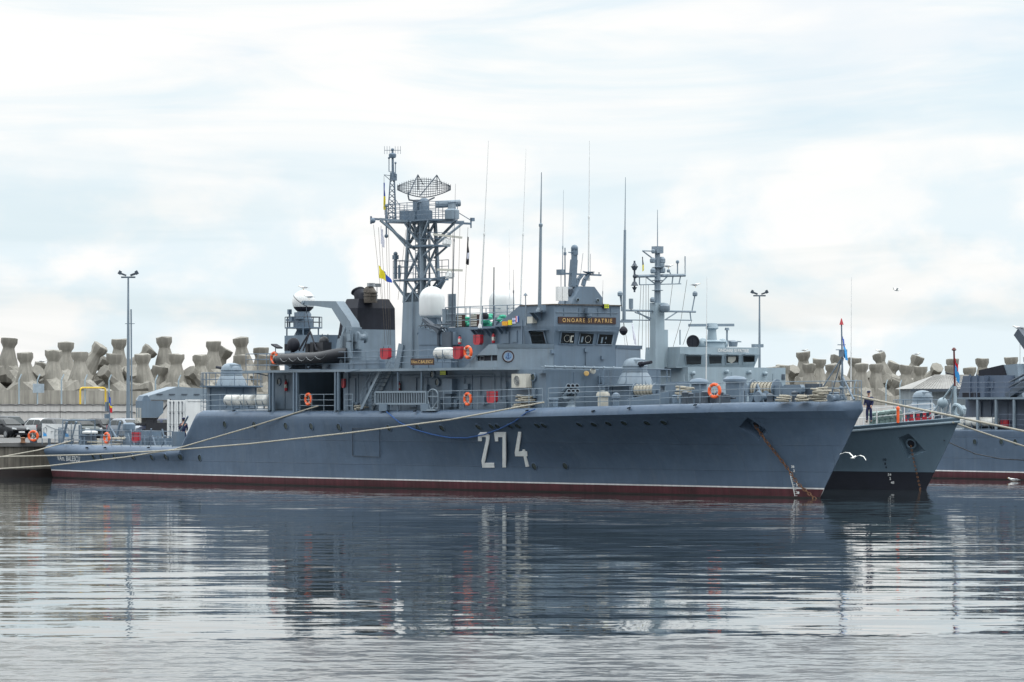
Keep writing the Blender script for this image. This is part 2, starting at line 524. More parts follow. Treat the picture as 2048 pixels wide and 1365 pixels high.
H1 = Hull(S1, -3.6, 4.92, [(-59, 2.16), (-58.4, 2.2), (-56.5, 4.28), (-56.0, 4.42), (-40, 4.40), (-25, 4.52), (-15, 4.70), (-7, 4.87), (0, 4.93)],
          5.3, 4.95, 20., 43., 1.9, 1.3, .48, -78.0, flare=2.0)
US = [0, -.15, -.4, -.8, -1.4, -2.2, -3.2, -4.5, -6, -8, -10, -12.5, -15, -17.5, -20, -23, -26, -30, -34, -38, -42, -46, -50, -54, -55.5, -56, -56.25, -56.5, -57, -57.5, -58, -58.4, -58.8, -59.2, -62, -66, -70, -73, -75, -76.5, -77.5, -78.0]
HULLM = [M.hull, M.stripe, M.red_hull, M.deck, M.slime]


def porthole(H, px, py, parent, r=.19):
    P = H.hit(px, py); n = H.n(P); mb = MB()
    mb.lathe(P-n*.03, [(r+.05, 0), (r+.05, .055), (r, .065)], 16, n, mi=0, cap=False)
    mb.disc(P+n*.012, n, r+.01, mi=1, n=16)
    return part('porthole', mb, [M.hull, M.pane], parent)


ship = thing('warship', 'long grey navy ship numbered 274 in front, with lattice mast and white radar ball', 'warship', S1, (0, 0, 0), 'navy ships moored in the harbour')
hm = H1.mesh(US)
hull = part('hull', hm, HULLM, ship, sharp=40)
# pocket for the anchor, cut into the flare
cp = [H1.hit(px, py) for px, py in ((1494, 833), (1538, 863), (1519, 883), (1475, 854))]
cn = H1.n(sum(cp, Vector())/4); cc = sum(cp, Vector())/4
cut = MB().hexa([p-cn*.55+(cc-p)*.22 for p in cp], [p+cn*.4 for p in cp])
cuto = link(bpy.data.objects.new('cutter', cut.mesh('cutter', M.hull)))
hull_alone = bpy.data.objects.new('tmp', hull.data.copy()); link(hull_alone)
md = hull_alone.modifiers.new('b', 'BOOLEAN'); md.operation = 'DIFFERENCE'; md.object = cuto; md.solver = 'EXACT'
dg = bpy.context.evaluated_depsgraph_get(); dg.update()
me = bpy.data.meshes.new_from_object(hull_alone.evaluated_get(dg))
if len(me.polygons) > 500:
    me.set_sharp_from_angle(angle=R(40)); hull_plain = hull.data; hull.data = me; me.name = 'hull'
bpy.data.objects.remove(hull_alone); bpy.data.objects.remove(cuto)
PH = [(450, 849), (509, 850), (572, 852), (623, 853), (678, 854), (778, 856), (836, 855), (884, 856),
      (957, 854), (983, 853), (996, 853), (1020, 852), (1036, 852), (1075, 851), (1088, 851), (1159, 849), (1188, 849), (1217, 847), (1248, 846), (1294, 846), (1328, 845),
      (187, 914), (203, 914), (230, 914), (266, 914), (304, 915), (332, 914), (361, 914), (400, 916), (1069, 933), (1131, 932),
      (438, 851)]
for p in PH[:-1]: porthole(H1, *p, hull)
# raised number 274
dig = [[(232, 418), (232, 365), (248, 347), (300, 347), (325, 372), (325, 400), (285, 600), (362, 600), (367, 637), (268, 637), (260, 580), (298, 405), (298, 385), (262, 385), (262, 418)],
       [(362, 347), (458, 347), (460, 635), (432, 635), (432, 385), (395, 385), (398, 420), (372, 420)],
       [(560, 345), (586, 345), (566, 505), (595, 505), (595, 490), (615, 490), (620, 505), (632, 505), (637, 543), (625, 543), (650, 628), (622, 630), (605, 543), (537, 543), (533, 510)]]
mb = MB()
for d in dig:
    o = [(900+x/4.096, 780+y/4.096) for x, y in d]; mb.slab([H1.hit(*p, off=.03) for p in o], H1.n(H1.hit(*o[0]))*-.08)
part('hull_number', mb, M.number, hull)


def px_quad(fn, a, b, c, d):
    """letters between four photo points: bottom-left, bottom-right, top-right, top-left"""
    def g(x, y):
        p = [(1-x)*(1-y), x*(1-y), x*y, (1-x)*y]
        return fn(sum(w*q[0] for w, q in zip(p, (a, b, c, d))), sum(w*q[1] for w, q in zip(p, (a, b, c, d))))
    return g


lettering('ship_name', 'VAm. BALESCU', px_quad(lambda x, y: H1.hit(x, y, .015), (115, 921), (160, 924), (160.5, 913), (114.5, 911)), M.number, hull, .014, 1.04)
# draught marks by the stem
mb = MB()
def hl(p, q, w):
    a = H1.hit(*p, off=.02); b = H1.hit(*q, off=.02); mb.bar(a, b, w, .02)
ln = [(1580, 944), (1583, 958), (1586, 970), (1588, 980), (1590, 992)]
for p, q in zip(ln, ln[1:]): hl(p, q, .04)
for i in range(13):
    t = i/12*(len(ln)-1); k = min(int(t), len(ln)-2); f = t-k
    x = ln[k][0]+(ln[k+1][0]-ln[k][0])*f; y = ln[k][1]+(ln[k+1][1]-ln[k][1])*f
    hl((x, y), (x+(5 if i % 3 == 0 else 2.5), y), .05)
part('draught_marks', mb, M.number, hull)
for s_, x, y in (('38', 1583, 936), ('2', 1587, 944), ('32', 1593, 973), ('1', 1593, 968), ('28', 1593, 988)):
    lettering('draught_figure', s_, px_quad(lambda a, b: H1.hit(a, b, .02), (x, y), (x+3*len(s_), y+.3), (x+3*len(s_), y-4.5), (x, y-5)), M.number, hull, .02)
# loading door outline, small bollard eye, freeing ports
mb = MB()
dr = [(705.5, 857), (760, 856), (760, 914), (706, 912)]
for p, q in zip(dr, dr[1:]+dr[:1]): hl(p, q, .035)
part('side_door', mb, M.dark, hull)
mb = MB()
for x, y in ((1052, 823), (720, 822), (1184, 824), (1256, 818), (1388, 812), (466, 823), (610, 823), (537, 824), (672, 824), (772, 824), (828, 824), (172, 897), (208, 897), (295, 897)):
    P = H1.hit(x, y); mb.hexa([P+Vector((d, e, z)) for d, e, z in ((-.07, -.02, -.01), (.08, -.02, .01), (.08, .1, .01), (-.07, .1, -.01))],
                              [P+Vector((d, e, z)) for d, e, z in ((0, -.04, .07), (.15, -.04, .09), (.15, .1, .09), (0, .1, .07))])
parts('scupper', mb, M.dark, hull)
# anchor chain out of the pocket
hp = S1.S(1517, 858, 3.35)
Pp = cc-cn*.35
mb = MB(); mb.torus(Pp, cn, .22, .05, 20, 8); mb.disc(Pp+cn*.01, cn, .22, mi=1)
part('hawse_pipe', mb, [M.hull, M.black], hull)
pth = [Pp+cn*.1, H1.hit(1532, 877, .12), H1.hit(1556, 908, .1), H1.hit(1578, 936, .12), H1.hit(1603, 966, .3), S1.S(1631, 999, .55)]
mb = MB(); L = 0; seg = []
for p, q in zip(pth, pth[1:]): seg.append((L, L+(q-p).length, p, q)); L = seg[-1][1]
nl = int(L/.21)
for i in range(nl):
    t = (i+.5)*L/nl
    for a, b, p, q in seg:
        if a <= t <= b+1e-6:
            c0 = p.lerp(q, (t-a)/(b-a)); d = (q-p).normalized(); x, y, _ = basis(d); break
    ax = (x+y).normalized() if i % 2 else (x-y).normalized()
    o = len(mb.v); X = d; Y = ax.cross(d)
    mb.path([c0+X*.145*math.cos(2*math.pi*k/10)+Y*.07*math.sin(2*math.pi*k/10) for k in range(10)], .023, 5, closed=True)
part('anchor_chain', mb, M.rust, hull)

# ------------------------------------------------------------------ superstructure
WH, BE, ZD1, ZD0 = 3.9, 5.15, 6.8, 4.3
U = S1.U; S = S1.S
uA, uB, uC, uF = U(536, WH), U(598, WH), U(690, WH), U(1092, WH)
mb = MB()
mb.box((uA, -WH, ZD0), (uB, WH, 6.66)).box((uC, -WH, ZD0), (uF, WH, 6.66)).box((uB+.002, 1.6, ZD0), (uC-.002, WH, 6.655))
mb.box((U(690, WH)+.01, -WH-.12, 4.42), (U(700, WH), -WH+.02, 6.6))
dh = part('deckhouse', mb, M.grey, ship)
mb = MB()                                                   # plate seams, doors, lockers on the shaded wall
def wallbox(x0, y0, x1, y1, v=WH, t=.08):
    a = S(x0, y0, v); b = S(x1, y1, v); mb.box((a.x, -v-t, a.z), (b.x, -v+.01, b.z))
for x in (715, 800, 943, 988): wallbox(x, 748, x+2, 822, t=.03)
wallbox(555, 750, 571, 818, t=.05); wallbox(572.5, 750, 590, 818, t=.05)
parts('wall_panel', mb, M.grey, dh)
mb = MB(); wallbox(895, 758, 914, 788, t=.35); wallbox(897, 788, 908, 815, t=.2); part('locker', mb, M.grey, dh)
for x0, x1 in ((700, 712), (820, 834)):
    mb = MB(); wallbox(x0, 757, x1, 815, t=.06); part('door', mb, M.grey, dh)
for x, y in ((559, 764), (866, 749), (1068, 755), (876, 765)):
    P = S(x, y, WH+.02); mb = MB().lathe(P, [(.24, 0), (.24, .08), (.18, .09)], 16, (0, -1, 0), cap=False); mb.disc(P+Vector((0, -.05, 0)), (0, -1, 0), .19, mi=1)
    part('porthole', mb, [M.grey, M.pane], dh)
mb = MB()                                                   # air conditioner
a = S(1023, 776, WH+.45); b = S(1048, 748, WH+.45); mb.box((a.x, -WH-.45, a.z), (b.x+.15, -WH-.04, b.z))
ac = part('air_conditioner', mb, M.cream, dh)
P = S(1033.5, 762, WH+.46); mb = MB().torus(P, (0, -1, 0), .29, .02, 24, 6, e=(1, 1))
for i in range(1, 5): mb.torus(P, (0, -1, 0), .29*i/5, .008, 20, 4)
mb.disc(P+Vector((0, .002, 0)), (0, -1, 0), .285, mi=1); part('fan_grille', mb, [M.cream, M.dark], ac)
mb = MB(); a = S(1072, 747, WH+.3); b = S(1085, 741, WH+.3); mb.box((a.x, -WH-.3, a.z), (b.x, -WH, b.z)); part('vent_hood', mb, M.grey, dh)
mb = MB()                                                   # front face fittings
def frontbox(x0, y0, x1, y1, u, t, m=None):
    a = S1.Fr(x0, y0, u); b = S1.Fr(x1, y1, u); mb.box((u-.01, a.y, a.z), (u+t, b.y, b.z), m)
frontbox(1147, 745, 1149, 800, uF, .03); frontbox(1170, 762, 1172, 812, uF, .04); frontbox(1196, 752, 1200, 766, uF, .3); frontbox(1197, 760, 1206, 764, uF, .35)
part('pipe', mb, M.grey, dh)
mb = MB(); a = S1.Fr(1090, 734, uF+.35); b = S1.Fr(1246, 737, uF+.35); mb.tube(a, b, .06, n=8)
for i in range(9): q = a.lerp(b, i/8); mb.tube(q, q+Vector((-.35, 0, .02)), .03); mb.tube(q+Vector((0, .06, 0)), q+Vector((0, -.06, 0)), .085, n=8)
part('hose_pipe', mb, M.light, dh)
for x, y, r, mm in ((1171, 747, .14, M.gold), (1184, 742, .16, M.cream)):
    P = S1.Fr(x, y, uF+.1); mb = MB().lathe(P, [(r*.5, 0), (r, .1), (r, .2), (r*.8, .22)], 14, (1, -.3, -.1)); part('floodlight', mb, mm, dh)
mb = MB()                                                   # cable runs, breaker boxes and pipes on the shaded wall
for y, xa_, xb_ in ((752, 700, 985), (756, 830, 1020), (806, 900, 980)):
    a = S(xa_, y, WH+.06); b = S(xb_, y, WH+.06); mb.tube((a.x, -WH-.05, a.z), (b.x, -WH-.05, a.z), .025, n=5)
for x, y0, y1 in ((846, 752, 818), (856, 756, 800), (930, 752, 815), (962, 752, 790), (1003, 745, 815), (1013, 745, 815), (1067, 760, 818), (735, 752, 815), (785, 752, 815)):
    a = S(x, y1, WH); mb.tube((a.x, -WH-.05, a.z), (a.x, -WH-.05, S(x, y0, WH).z), .03, n=5)
for x, y, w_, h_ in ((852, 770, .3, .4), (933, 768, .35, .3), (967, 792, .3, .5), (1008, 765, .4, .35), (740, 765, .3, .4), (788, 792, .25, .4), (1068, 778, .3, .5), (912, 800, .3, .4), (1006, 800, .5, .5), (878, 800, .35, .6)):
    a = S(x, y, WH); mb.box((a.x, -WH-.16, a.z-h_), (a.x+w_, -WH, a.z))
parts('wall_fitting', mb, M.grey, dh)
mb = MB()
for y0, y1, u_ in ((622, 622, 0),):
    pass
for x, y0, y1 in ((1128, 616, 632), (1158, 616, 632), (1196, 616, 632), (1222, 616, 633)):
    a = S1.Fr(x, y1, U(1109, 2.15)+.14); b = S1.Fr(x, y0, U(1109, 2.15)+.14); mb.tube(a, b, .02, n=5)
a = S1.Fr(1112, 625, U(1109, 2.15)+.14); b = S1.Fr(1236, 627, U(1109, 2.15)+.14); mb.tube(a, b, .02, n=5)
for x, y in ((1105, 700), (1172, 697), (1205, 712)): a = S1.Fr(x, y, U(1109, 2.15)-.1); mb.box((a.x-.02, a.y-.12, a.z-.2), (a.x+.08, a.y+.12, a.z))
a = S1.Fr(1172, 696, U(1109, 2.15)-.08); mb.tube(a, Vector((a.x, a.y, 6.9)), .03, n=5)
parts('wall_fitting', mb, M.grey, dh)
# upper deck plate with its lip
uw = U(1109, 2.15); uT = U(995, 4.9)
mb = MB()
pl = [(U(484, BE), -BE), (U(885, BE), -BE), (uT, -BE), (uw, -2.2), (uw, 2.2), (uT, BE), (U(484, BE), BE)]
mb.prism(pl, 'z', 6.66, 6.80)
dk1 = part('upper_deck', mb, [M.light], ship)
mb = MB()
for x in (541, 548, 589, 595, 672, 678):
    p = S(x, 800, BE-.1); mb.box((p.x-.07, -BE+.02, 4.3), (p.x+.07, -BE+.14, 6.66))
for x in (545, 592, 675):
    p = S(x, 800, BE-.1); mb.box((p.x-.14, -BE+.14, 4.3), (p.x+.14, -BE+.20, 6.66))
for x in (796, 843): p = S(x, 800, BE-.1); mb.tube((p.x, -BE+.1, 4.3), (p.x, -BE+.1, 6.66), .05)
p = S(690, 745, BE); mb.bar(p, S(720, 738, BE)+Vector((0, 0, -.05)), .05, .05)
p = S(490, 742, BE); mb.bar(p, S(536, 752, WH+.05), .06, .06)
parts('deck_pillar', mb, M.grey, dk1)
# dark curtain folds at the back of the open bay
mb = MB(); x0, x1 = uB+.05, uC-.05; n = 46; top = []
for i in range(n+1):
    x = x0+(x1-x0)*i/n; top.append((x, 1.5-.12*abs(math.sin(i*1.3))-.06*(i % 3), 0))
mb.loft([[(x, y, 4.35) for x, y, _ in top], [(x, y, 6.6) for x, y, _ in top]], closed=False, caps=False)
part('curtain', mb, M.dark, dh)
# stairs between the decks
mb = MB(); a = S(722, 820, 4.7); b = S(760, 742, 4.7)
for dy in (0, .75):
    mb.bar(a+Vector((0, dy, 0)), b+Vector((0, dy, 0)), .05, .2)
    for f in (0, 1): mb.tube(a.lerp(b, f)+Vector((0, dy, .05)), a.lerp(b, f)+Vector((0, dy, .95)), .022)
    mb.tube(a+Vector((0, dy, .95)), b+Vector((0, dy, .95)), .022); mb.tube(a+Vector((0, dy, .5)), b+Vector((0, dy, .5)), .016)
for i in range(1, 10): p = a.lerp(b, i/10); mb.box((p.x-.12, p.y, p.z-.015), (p.x+.12, p.y+.75, p.z+.015))
part('stairs', mb, M.light, ship)

# ------------------------------------------------------------------ bridge
bw, tw = 2.1, 2.25; ub = U(890, 2.15); uc0 = U(1050, 2.15)
zsill, zhead, zroof = 8.03, 8.95, 10.20
mb = MB()
mb.box((ub, -bw, 6.80), (uw-.12, bw, zsill))                                  # lower walls
lo = [(uc0, -bw), (uw-.12, -bw), (uw-.12, bw), (uc0, bw)]; hi = [(uc0, -tw), (uw+.12, -tw), (uw+.12, tw), (uc0, tw)]
mb.hexa([(x, y, zsill) for x, y in lo], [(x, y, zhead+.1) for x, y in hi])    # leaning window band
mb.hexa([(x, y, zhead+.1) for x, y in hi], [(x, y, zroof) for x, y in hi])
mb.box((ub, -bw, zsill), (uc0, bw, 9.14))                                     # after part up to the signal deck
bridge = part('bridge', mb, M.grey, ship)
mb = MB().prism([(uc0-.3, -tw-.06), (uw+.2, -tw-.06), (uw+.2, tw+.06), (uc0-.3, tw+.06)], 'z', zroof, zroof+.06); part('roof', mb, M.exhaust, bridge)
for sg in (-1, 1):                                                            # sloping cheeks beside the signal deck
    pts = [S(1051, 611, 2.25), S(1042, 609, 2.25), S(992, 653, 2.25), S(1051, 653, 2.25)]
    pts = [Vector((p.x, sg*2.27, p.z)) for p in pts]
    mb = MB().slab(pts, (0, -sg*.06, 0)); part('cheek', mb, M.grey, bridge)
def on_front(px, py, off=.02):
    """point on the leaning front windows"""
    u = uw
    for _ in range(6):
        P = S1.Fr(px, py, u); t = (P.z-zsill)/(zhead+.1-zsill); u = uw-.12+.24*min(1, max(0, t))
    P = S1.Fr(px, py, u); return P+Vector((off, 0, -off*.25))
for q in (((1120, 687), (1147, 687.5), (1149, 666), (1123, 665)), ((1157, 688), (1184, 688.5), (1187, 668), (1161, 667)), ((1194, 688.5), (1222, 689), (1225.5, 669.5), (1198, 668.5))):
    o = [on_front(*p, off=.03) for p in q]; c0 = sum(o, Vector())/4
    mb = MB()
    big = [c0+(p-c0)*1.14+(p-c0).normalized()*.02 for p in o]
    for i in range(4): mb.hexa([o[i]-Vector((.05, 0, 0)), o[(i+1) % 4]-Vector((.05, 0, 0)), o[(i+1) % 4]+Vector((.02, 0, 0)), o[i]+Vector((.02, 0, 0))],
                               [big[i]-Vector((.05, 0, 0)), big[(i+1) % 4]-Vector((.05, 0, 0)), big[(i+1) % 4]+Vector((.02, 0, 0)), big[i]+Vector((.02, 0, 0))])
    mb.add([p-Vector((.012, 0, 0)) for p in o], [(0, 1, 2, 3)], 1)
    # wiper ring and pale quads painting in the light of the far window
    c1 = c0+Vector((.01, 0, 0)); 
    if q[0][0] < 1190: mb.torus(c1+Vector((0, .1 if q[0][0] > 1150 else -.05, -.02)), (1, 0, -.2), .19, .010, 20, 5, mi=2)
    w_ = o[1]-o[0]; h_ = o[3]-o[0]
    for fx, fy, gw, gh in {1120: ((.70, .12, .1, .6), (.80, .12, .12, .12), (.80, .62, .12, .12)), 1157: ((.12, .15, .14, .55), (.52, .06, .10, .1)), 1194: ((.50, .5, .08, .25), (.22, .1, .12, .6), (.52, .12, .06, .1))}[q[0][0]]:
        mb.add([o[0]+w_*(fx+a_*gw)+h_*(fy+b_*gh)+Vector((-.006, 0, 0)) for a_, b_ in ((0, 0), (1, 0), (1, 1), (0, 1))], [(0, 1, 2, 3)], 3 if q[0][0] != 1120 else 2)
    part('window', mb, [M.grey, M.glass, M.cream, M.light], bridge)
for x0, x1, y0, y1 in ((1063, 1091, 664, 688),):
    o = [Vector((S(x, y, 2.18).x, -2.12-.15*((S(x, y, 2.18).z-zsill)/1.02)-.02, S(x, y, 2.18).z)) for x, y in ((x0+1, y1), (x1+1, y1), (x1-2, y0), (x0-1, y0))]
    mb = MB().add([p-Vector((0, .012, 0)) for p in o], [(0, 1, 2, 3)], 1); c0 = sum(o, Vector())/4; big = [c0+(p-c0)*1.12 for p in o]
    for i in range(4): mb.hexa([o[i], o[(i+1) % 4], o[(i+1) % 4]+Vector((0, -.04, 0)), o[i]+Vector((0, -.04, 0))], [big[i], big[(i+1) % 4], big[(i+1) % 4]+Vector((0, -.04, 0)), big[i]+Vector((0, -.04, 0))])
    part('window', mb, [M.grey, M.glass], bridge)
mb = MB(); a = S(1055, 662, 2.3); mb.box((a.x, -2.46, a.z), (S(1096, 662, 2.3).x, -2.2, a.z+.04)); b = S1.Fr(1114, 661, uw+.14); c_ = S1.Fr(1230, 664, uw+.14)
mb.box((uw+.1, b.y, b.z-.02), (uw+.3, c_.y, b.z+.02)); part('window_hood', mb, M.grey, bridge)
# motto board
uS = uw+.12
a = S1.Fr(1117, 647, uS+.06); b = S1.Fr(1232, 637, uS+.06)
mb = MB().box((uS-.02, a.y, 9.20), (uS+.06, b.y, 9.56)); sg = part('motto_board', mb, M.brown, bridge)
lettering('lettering', 'ONOARE SI PATRIE', lambda x, y: Vector((uS+.07, a.y+.27+(b.y-a.y-.54)*x, 9.27+.22*y)), M.gold, sg, .004, 1.35)
# doors, boxes and pipes on the after wall
mb = MB()
wallbox(1004, 663, 1019, 687, 2.1, .06); wallbox(1024, 662, 1035, 685, 2.1, .05); wallbox(1044, 640, 1046, 690, 2.25, .05); wallbox(900, 662, 902, 690, 2.1, .05)
parts('door', mb, M.grey, bridge)
mb = MB(); wallbox(1063, 634, 1074, 647, 2.27, .3); part('junction_box', mb, M.cream, bridge)
for i, (x0, y0, x1, y1, mm) in enumerate(((1004, 654, 1015, 643, None), (1016, 650.5, 1023.5, 640.5, M.flagyellow), (1025, 648, 1031, 636.5, None), (1031.5, 645, 1037, 632.5, None))):
    p = S(x0, y0, 2.3); q = S(x1, y1, 2.3); mb = MB(); w = q.x-p.x; h = q.z-p.z
    if mm: mb.box((p.x, -2.305, p.z), (q.x, -2.275, q.z)); ms = [mm]
    elif i == 0:
        mb.box((p.x, -2.305, p.z), (q.x, -2.275, q.z)); ms = [M.orange, M.flagyellow]
        for k in range(-3, 5):
            t0 = k*.25
            qd = [(t0, 0), (t0+.11, 0), (t0+1.11, 1), (t0+1, 1)]
            cl = [(max(0, min(1, x)), max(0, min(1, y + (0 if 0 <= x <= 1 else (-x if x < 0 else 1-x))))) for x, y in qd]
            if max(c_[0] for c_ in cl)-min(c_[0] for c_ in cl) > .05: mb.add([(p.x+w*x, -2.309, p.z+h*y) for x, y in cl], [(0, 1, 2, 3)], 1)
    elif i == 2:
        mb.box((p.x, -2.305, p.z), (q.x, -2.275, q.z)); ms = [M.whitecloth, M.blue]
        mb.box((p.x+w*.4, -2.31, p.z), (p.x+w*.6, -2.306, q.z), 1); mb.box((p.x, -2.309, p.z+h*.4), (p.x+w*.399, -2.306, p.z+h*.6), 1); mb.box((p.x+w*.601, -2.309, p.z+h*.4), (q.x, -2.306, p.z+h*.6), 1)
    else:
        ms = [M.redcloth, M.whitecloth, M.blue]
        for k in range(3): mb.box((p.x+w*k/3, -2.305, p.z), (p.x+w*(k+1)/3, -2.275, q.z), k)
    part('signal_panel', mb, ms, bridge)
# bridge wings
for sg in (-1, 1):
    Y = lambda y: sg*y
    f0 = Vector((uw-.12, Y(bw+.02), 0)); f1 = Vector((uT, Y(4.9), 0)); zt = 8.06
    ux = U(945, 4.95)
    mb = MB()
    d = Vector((-.10, 0, 0)) if False else (f1-f0).normalized().cross(Vector((0, 0, 1)))*(-sg)*.12
    if d.x > 0: d = -d
    q0 = [Vector((f0.x, f0.y, z)) for z in (6.8, zt)]; q1 = [Vector((f1.x, f1.y, z)) for z in (6.8, zt)]
    mb.slab([q0[0], q1[0], q1[1], q0[1]], d)
    mb.slab([q0[1]+Vector((.10, Y(.04), .001)), q1[1]+Vector((.06, Y(.10), .001)), q1[1]+Vector((.02, Y(.06), -.2)), q0[1]+Vector((.02, Y(.02), -.2))], d*.4)
    # side: short box end, dark slot, sloping cheek
    xa = f1.x; xb = U(978, 4.9); xs0, xs1 = U(952, 4.9), U(994, 4.9)
    z0, z1 = S(970, 722, 4.9).z, S(970, 711, 4.9).z
    xl = U(928, 4.9)
    sl = lambda z: xl+(xb-xl)*(z-6.8)/(zt-6.8)
    wing_y = Y(4.9); t = (0, -sg*.12, 0)
    mb.slab([(xl, wing_y, 6.8), (xa, wing_y, 6.8), (xa, wing_y, z0), (sl(z0), wing_y, z0)], t)
    mb.slab([(sl(z0), wing_y, z0+.001), (xs0, wing_y, z0+.001), (xs0, wing_y, z1-.001), (sl(z1), wing_y, z1-.001)], t)
    mb.slab([(sl(z1), wing_y, z1), (xa, wing_y, z1), (xa, wing_y, zt), (xb, wing_y, zt)], t)
    mb.box((xb, Y(3.6), 6.81), (xb+.1, Y(4.77), zt-.03))
    wg = part('bridge_wing', mb, M.light if sg < 0 else M.grey, ship)
    mb = MB().box((xs0-.1, Y(4.70), z0-.05), (xa+.0, Y(4.74), z1+.05)); part('slot', mb, M.black, wg)
    if sg < 0:
        mb = MB(); e0 = S(960, 721, 4.8); e1 = S(968, 713, 4.8)
        c4 = [Vector((e0.x, -4.80, e0.z)), Vector((e1.x, -4.80, e0.z)), Vector((e1.x, -4.80, e1.z)), Vector((e0.x, -4.80, e1.z))]
        mb.path(c4, .014, 5, closed=True); part('side_lamp', mb, M.metal, wg)
        fn = (f1-f0).cross(Vector((0, 0, 1))).normalized(); fn = fn if fn.x > 0 else -fn
        tx = (f0-f1).normalized(); tx = Vector((tx.x, tx.y, 0)).normalized()
        v0 = 3.0; k = None; best = None
        for i in range(401):                                    # point of the wing face that carries the crest
            P = f1.lerp(f0, i/400); W_ = S1.M @ Vector((P.x, P.y, 0)); pxx = HX+F*W_.x/W_.y
            if best is None or abs(pxx-1016.5) < best[0]: best = (abs(pxx-1016.5), P.copy())
        P = best[1]; P.z = 7.39; cr = P+fn*.02
        mb = MB().lathe(cr-fn*.04, [(.33, 0), (.33, .05), (.27, .06)], 32, fn, mi=0, cap=False); mb.disc(cr+fn*.005, fn, .28, 1, 32)
        mb.torus(cr+fn*.02, fn, .29, .02, 32, 6, mi=2); mb.disc(cr+fn*.009, fn, .2, 3, 28)
        up = Vector((0, 0, 1))
        mb.bar(cr+fn*.014-up*.12, cr+fn*.014+up*.13, .03, .01, 4); mb.bar(cr+fn*.016-tx*.08+up*.07, cr+fn*.016+tx*.08+up*.07, .025, .01, 4)
        mb.path([cr+fn*.016+tx*.13*math.sin(a)-up*(.13*math.cos(a)-.02) for a in [R(-75+15*i) for i in range(11)]], .014, 5, mi=4)
        mb.ball(cr+fn*.016+up*.16, .03, 8, 6, mi=4)
        part('crest', mb, [M.brown, paint('crest_grey', (.22, .27, .34), .5, .1, 6, 0), M.brown, paint('crest_pale_blue', (.13, .22, .36), .5, .1, 6, 0), paint('crest_ink', (.02, .03, .10), .5, .1, 6, 0)], wg)
# sensor house on the roof
mb = MB(); zb_ = zroof+.06
a0 = S1.Fr(1149, 606, uw-.35); a1 = S1.Fr(1205, 606, uw-.35)
oct0 = [S1.Fr(x, y, uw-.35) for x, y in ((1143, 610), (1145, 603), (1162, 573), (1189, 574), (1205, 596), (1205, 611))]
oct0 = [Vector((uw-.35, p.y, max(p.z, zb_))) for p in oct0]
mb.slab(oct0, (-1.3, 0, 0))
so = part('sensor_house', mb, M.grey, ship)
for x, y in ((1155, 600), (1195, 601)):
    P = S1.Fr(x, y, uw-.34); mb = MB().lathe(P, [(.11, 0), (.11, .05), (.08, .06)], 14, (1, 0, 0), cap=False); mb.disc(P+Vector((.02, 0, 0)), (1, 0, 0), .085, 1); part('porthole', mb, [M.light, M.pane], so)
mb = MB()
for x, y in ((1140, 585),): P = S1.Fr(x, y, uw-.9); mb.cbox(P, (.25, .25, .35))
part('searchlight', mb, M.dark, so)
for x0, x1 in ((1114, 1122), (1123, 1134)):
    mb = MB(); a = S1.Fr(x0, 602, uw-.5); b = S1.Fr(x1, 574, uw-.5); mb.box((uw-.62, a.y, a.z), (uw-.4, b.y, b.z))
    part('panel_antenna', mb, M.white, so)
mb = MB()
def fp(x, y, u=None): return S1.Fr(x, y, uw-1.0 if u is None else u)
mb.bar(fp(1144, 574), fp(1148, 520), .34, .26); mb.bar(fp(1148, 550), fp(1149, 497), .26, .22)
mb.ball(fp(1149, 497), .2, 12, 8); mb.cbox(fp(1149, 505), (.3, .26, .3))
for pts in (((1152, 572), (1156, 560), (1164, 550)), ((1166, 572), (1169, 560), (1176, 550))):
    for p, q in zip(pts, pts[1:]): mb.bar(fp(*p), fp(*q), .2, .16)
mb.bar(fp(1117, 547), fp(1202, 551), .09, .09); mb.bar(fp(1137, 505), fp(1149, 507), .05, .05); mb.cbox(fp(1121, 545), (.3, .35, .3))
mb.lathe(fp(1178, 549), [(.03, 0), (.3, .1), (.32, .14)], 14); mb.bar(fp(1166, 543), fp(1188, 548), .04, .04)
mb.tube(fp(1198, 551), fp(1198, 545), .03); mb.disc(fp(1198, 545), (0, 0, 1), .1)
mb.tube(fp(1130, 610), fp(1130, 496), .045, .035); mb.tube(fp(1122, 574), fp(1122, 540), .02); mb.cbox(fp(1130, 508), (.1, .12, .16))
mb.tube(fp(1161, 550), fp(1166, 507), .012); mb.tube(fp(1181, 550), fp(1181, 508), .012)
part('bridge_mast', mb, M.grey, ship)
# fittings on the roof edge
mb = MB(); P = S1.Fr(1211, 613, uw+.2); mb.cbox(P, (.2, .35, .24)); 
for i in range(3):
    for j in range(2): mb.cbox(P+Vector((.105, -.11+.11*i, -.06+.12*j)), (.012, .085, .09), 1)
part('floodlight', mb, [M.black, M.lamp], bridge)
mb = MB(); P = S1.Fr(1178, 622, uw+.35); mb.cbox(P, (.3, .4, .3)); mb.lathe(P-Vector((0, 0, .4)), [(.1, 0), (.16, .1), (.14, .25)], 12); part('camera_pod', mb, M.grey, bridge)
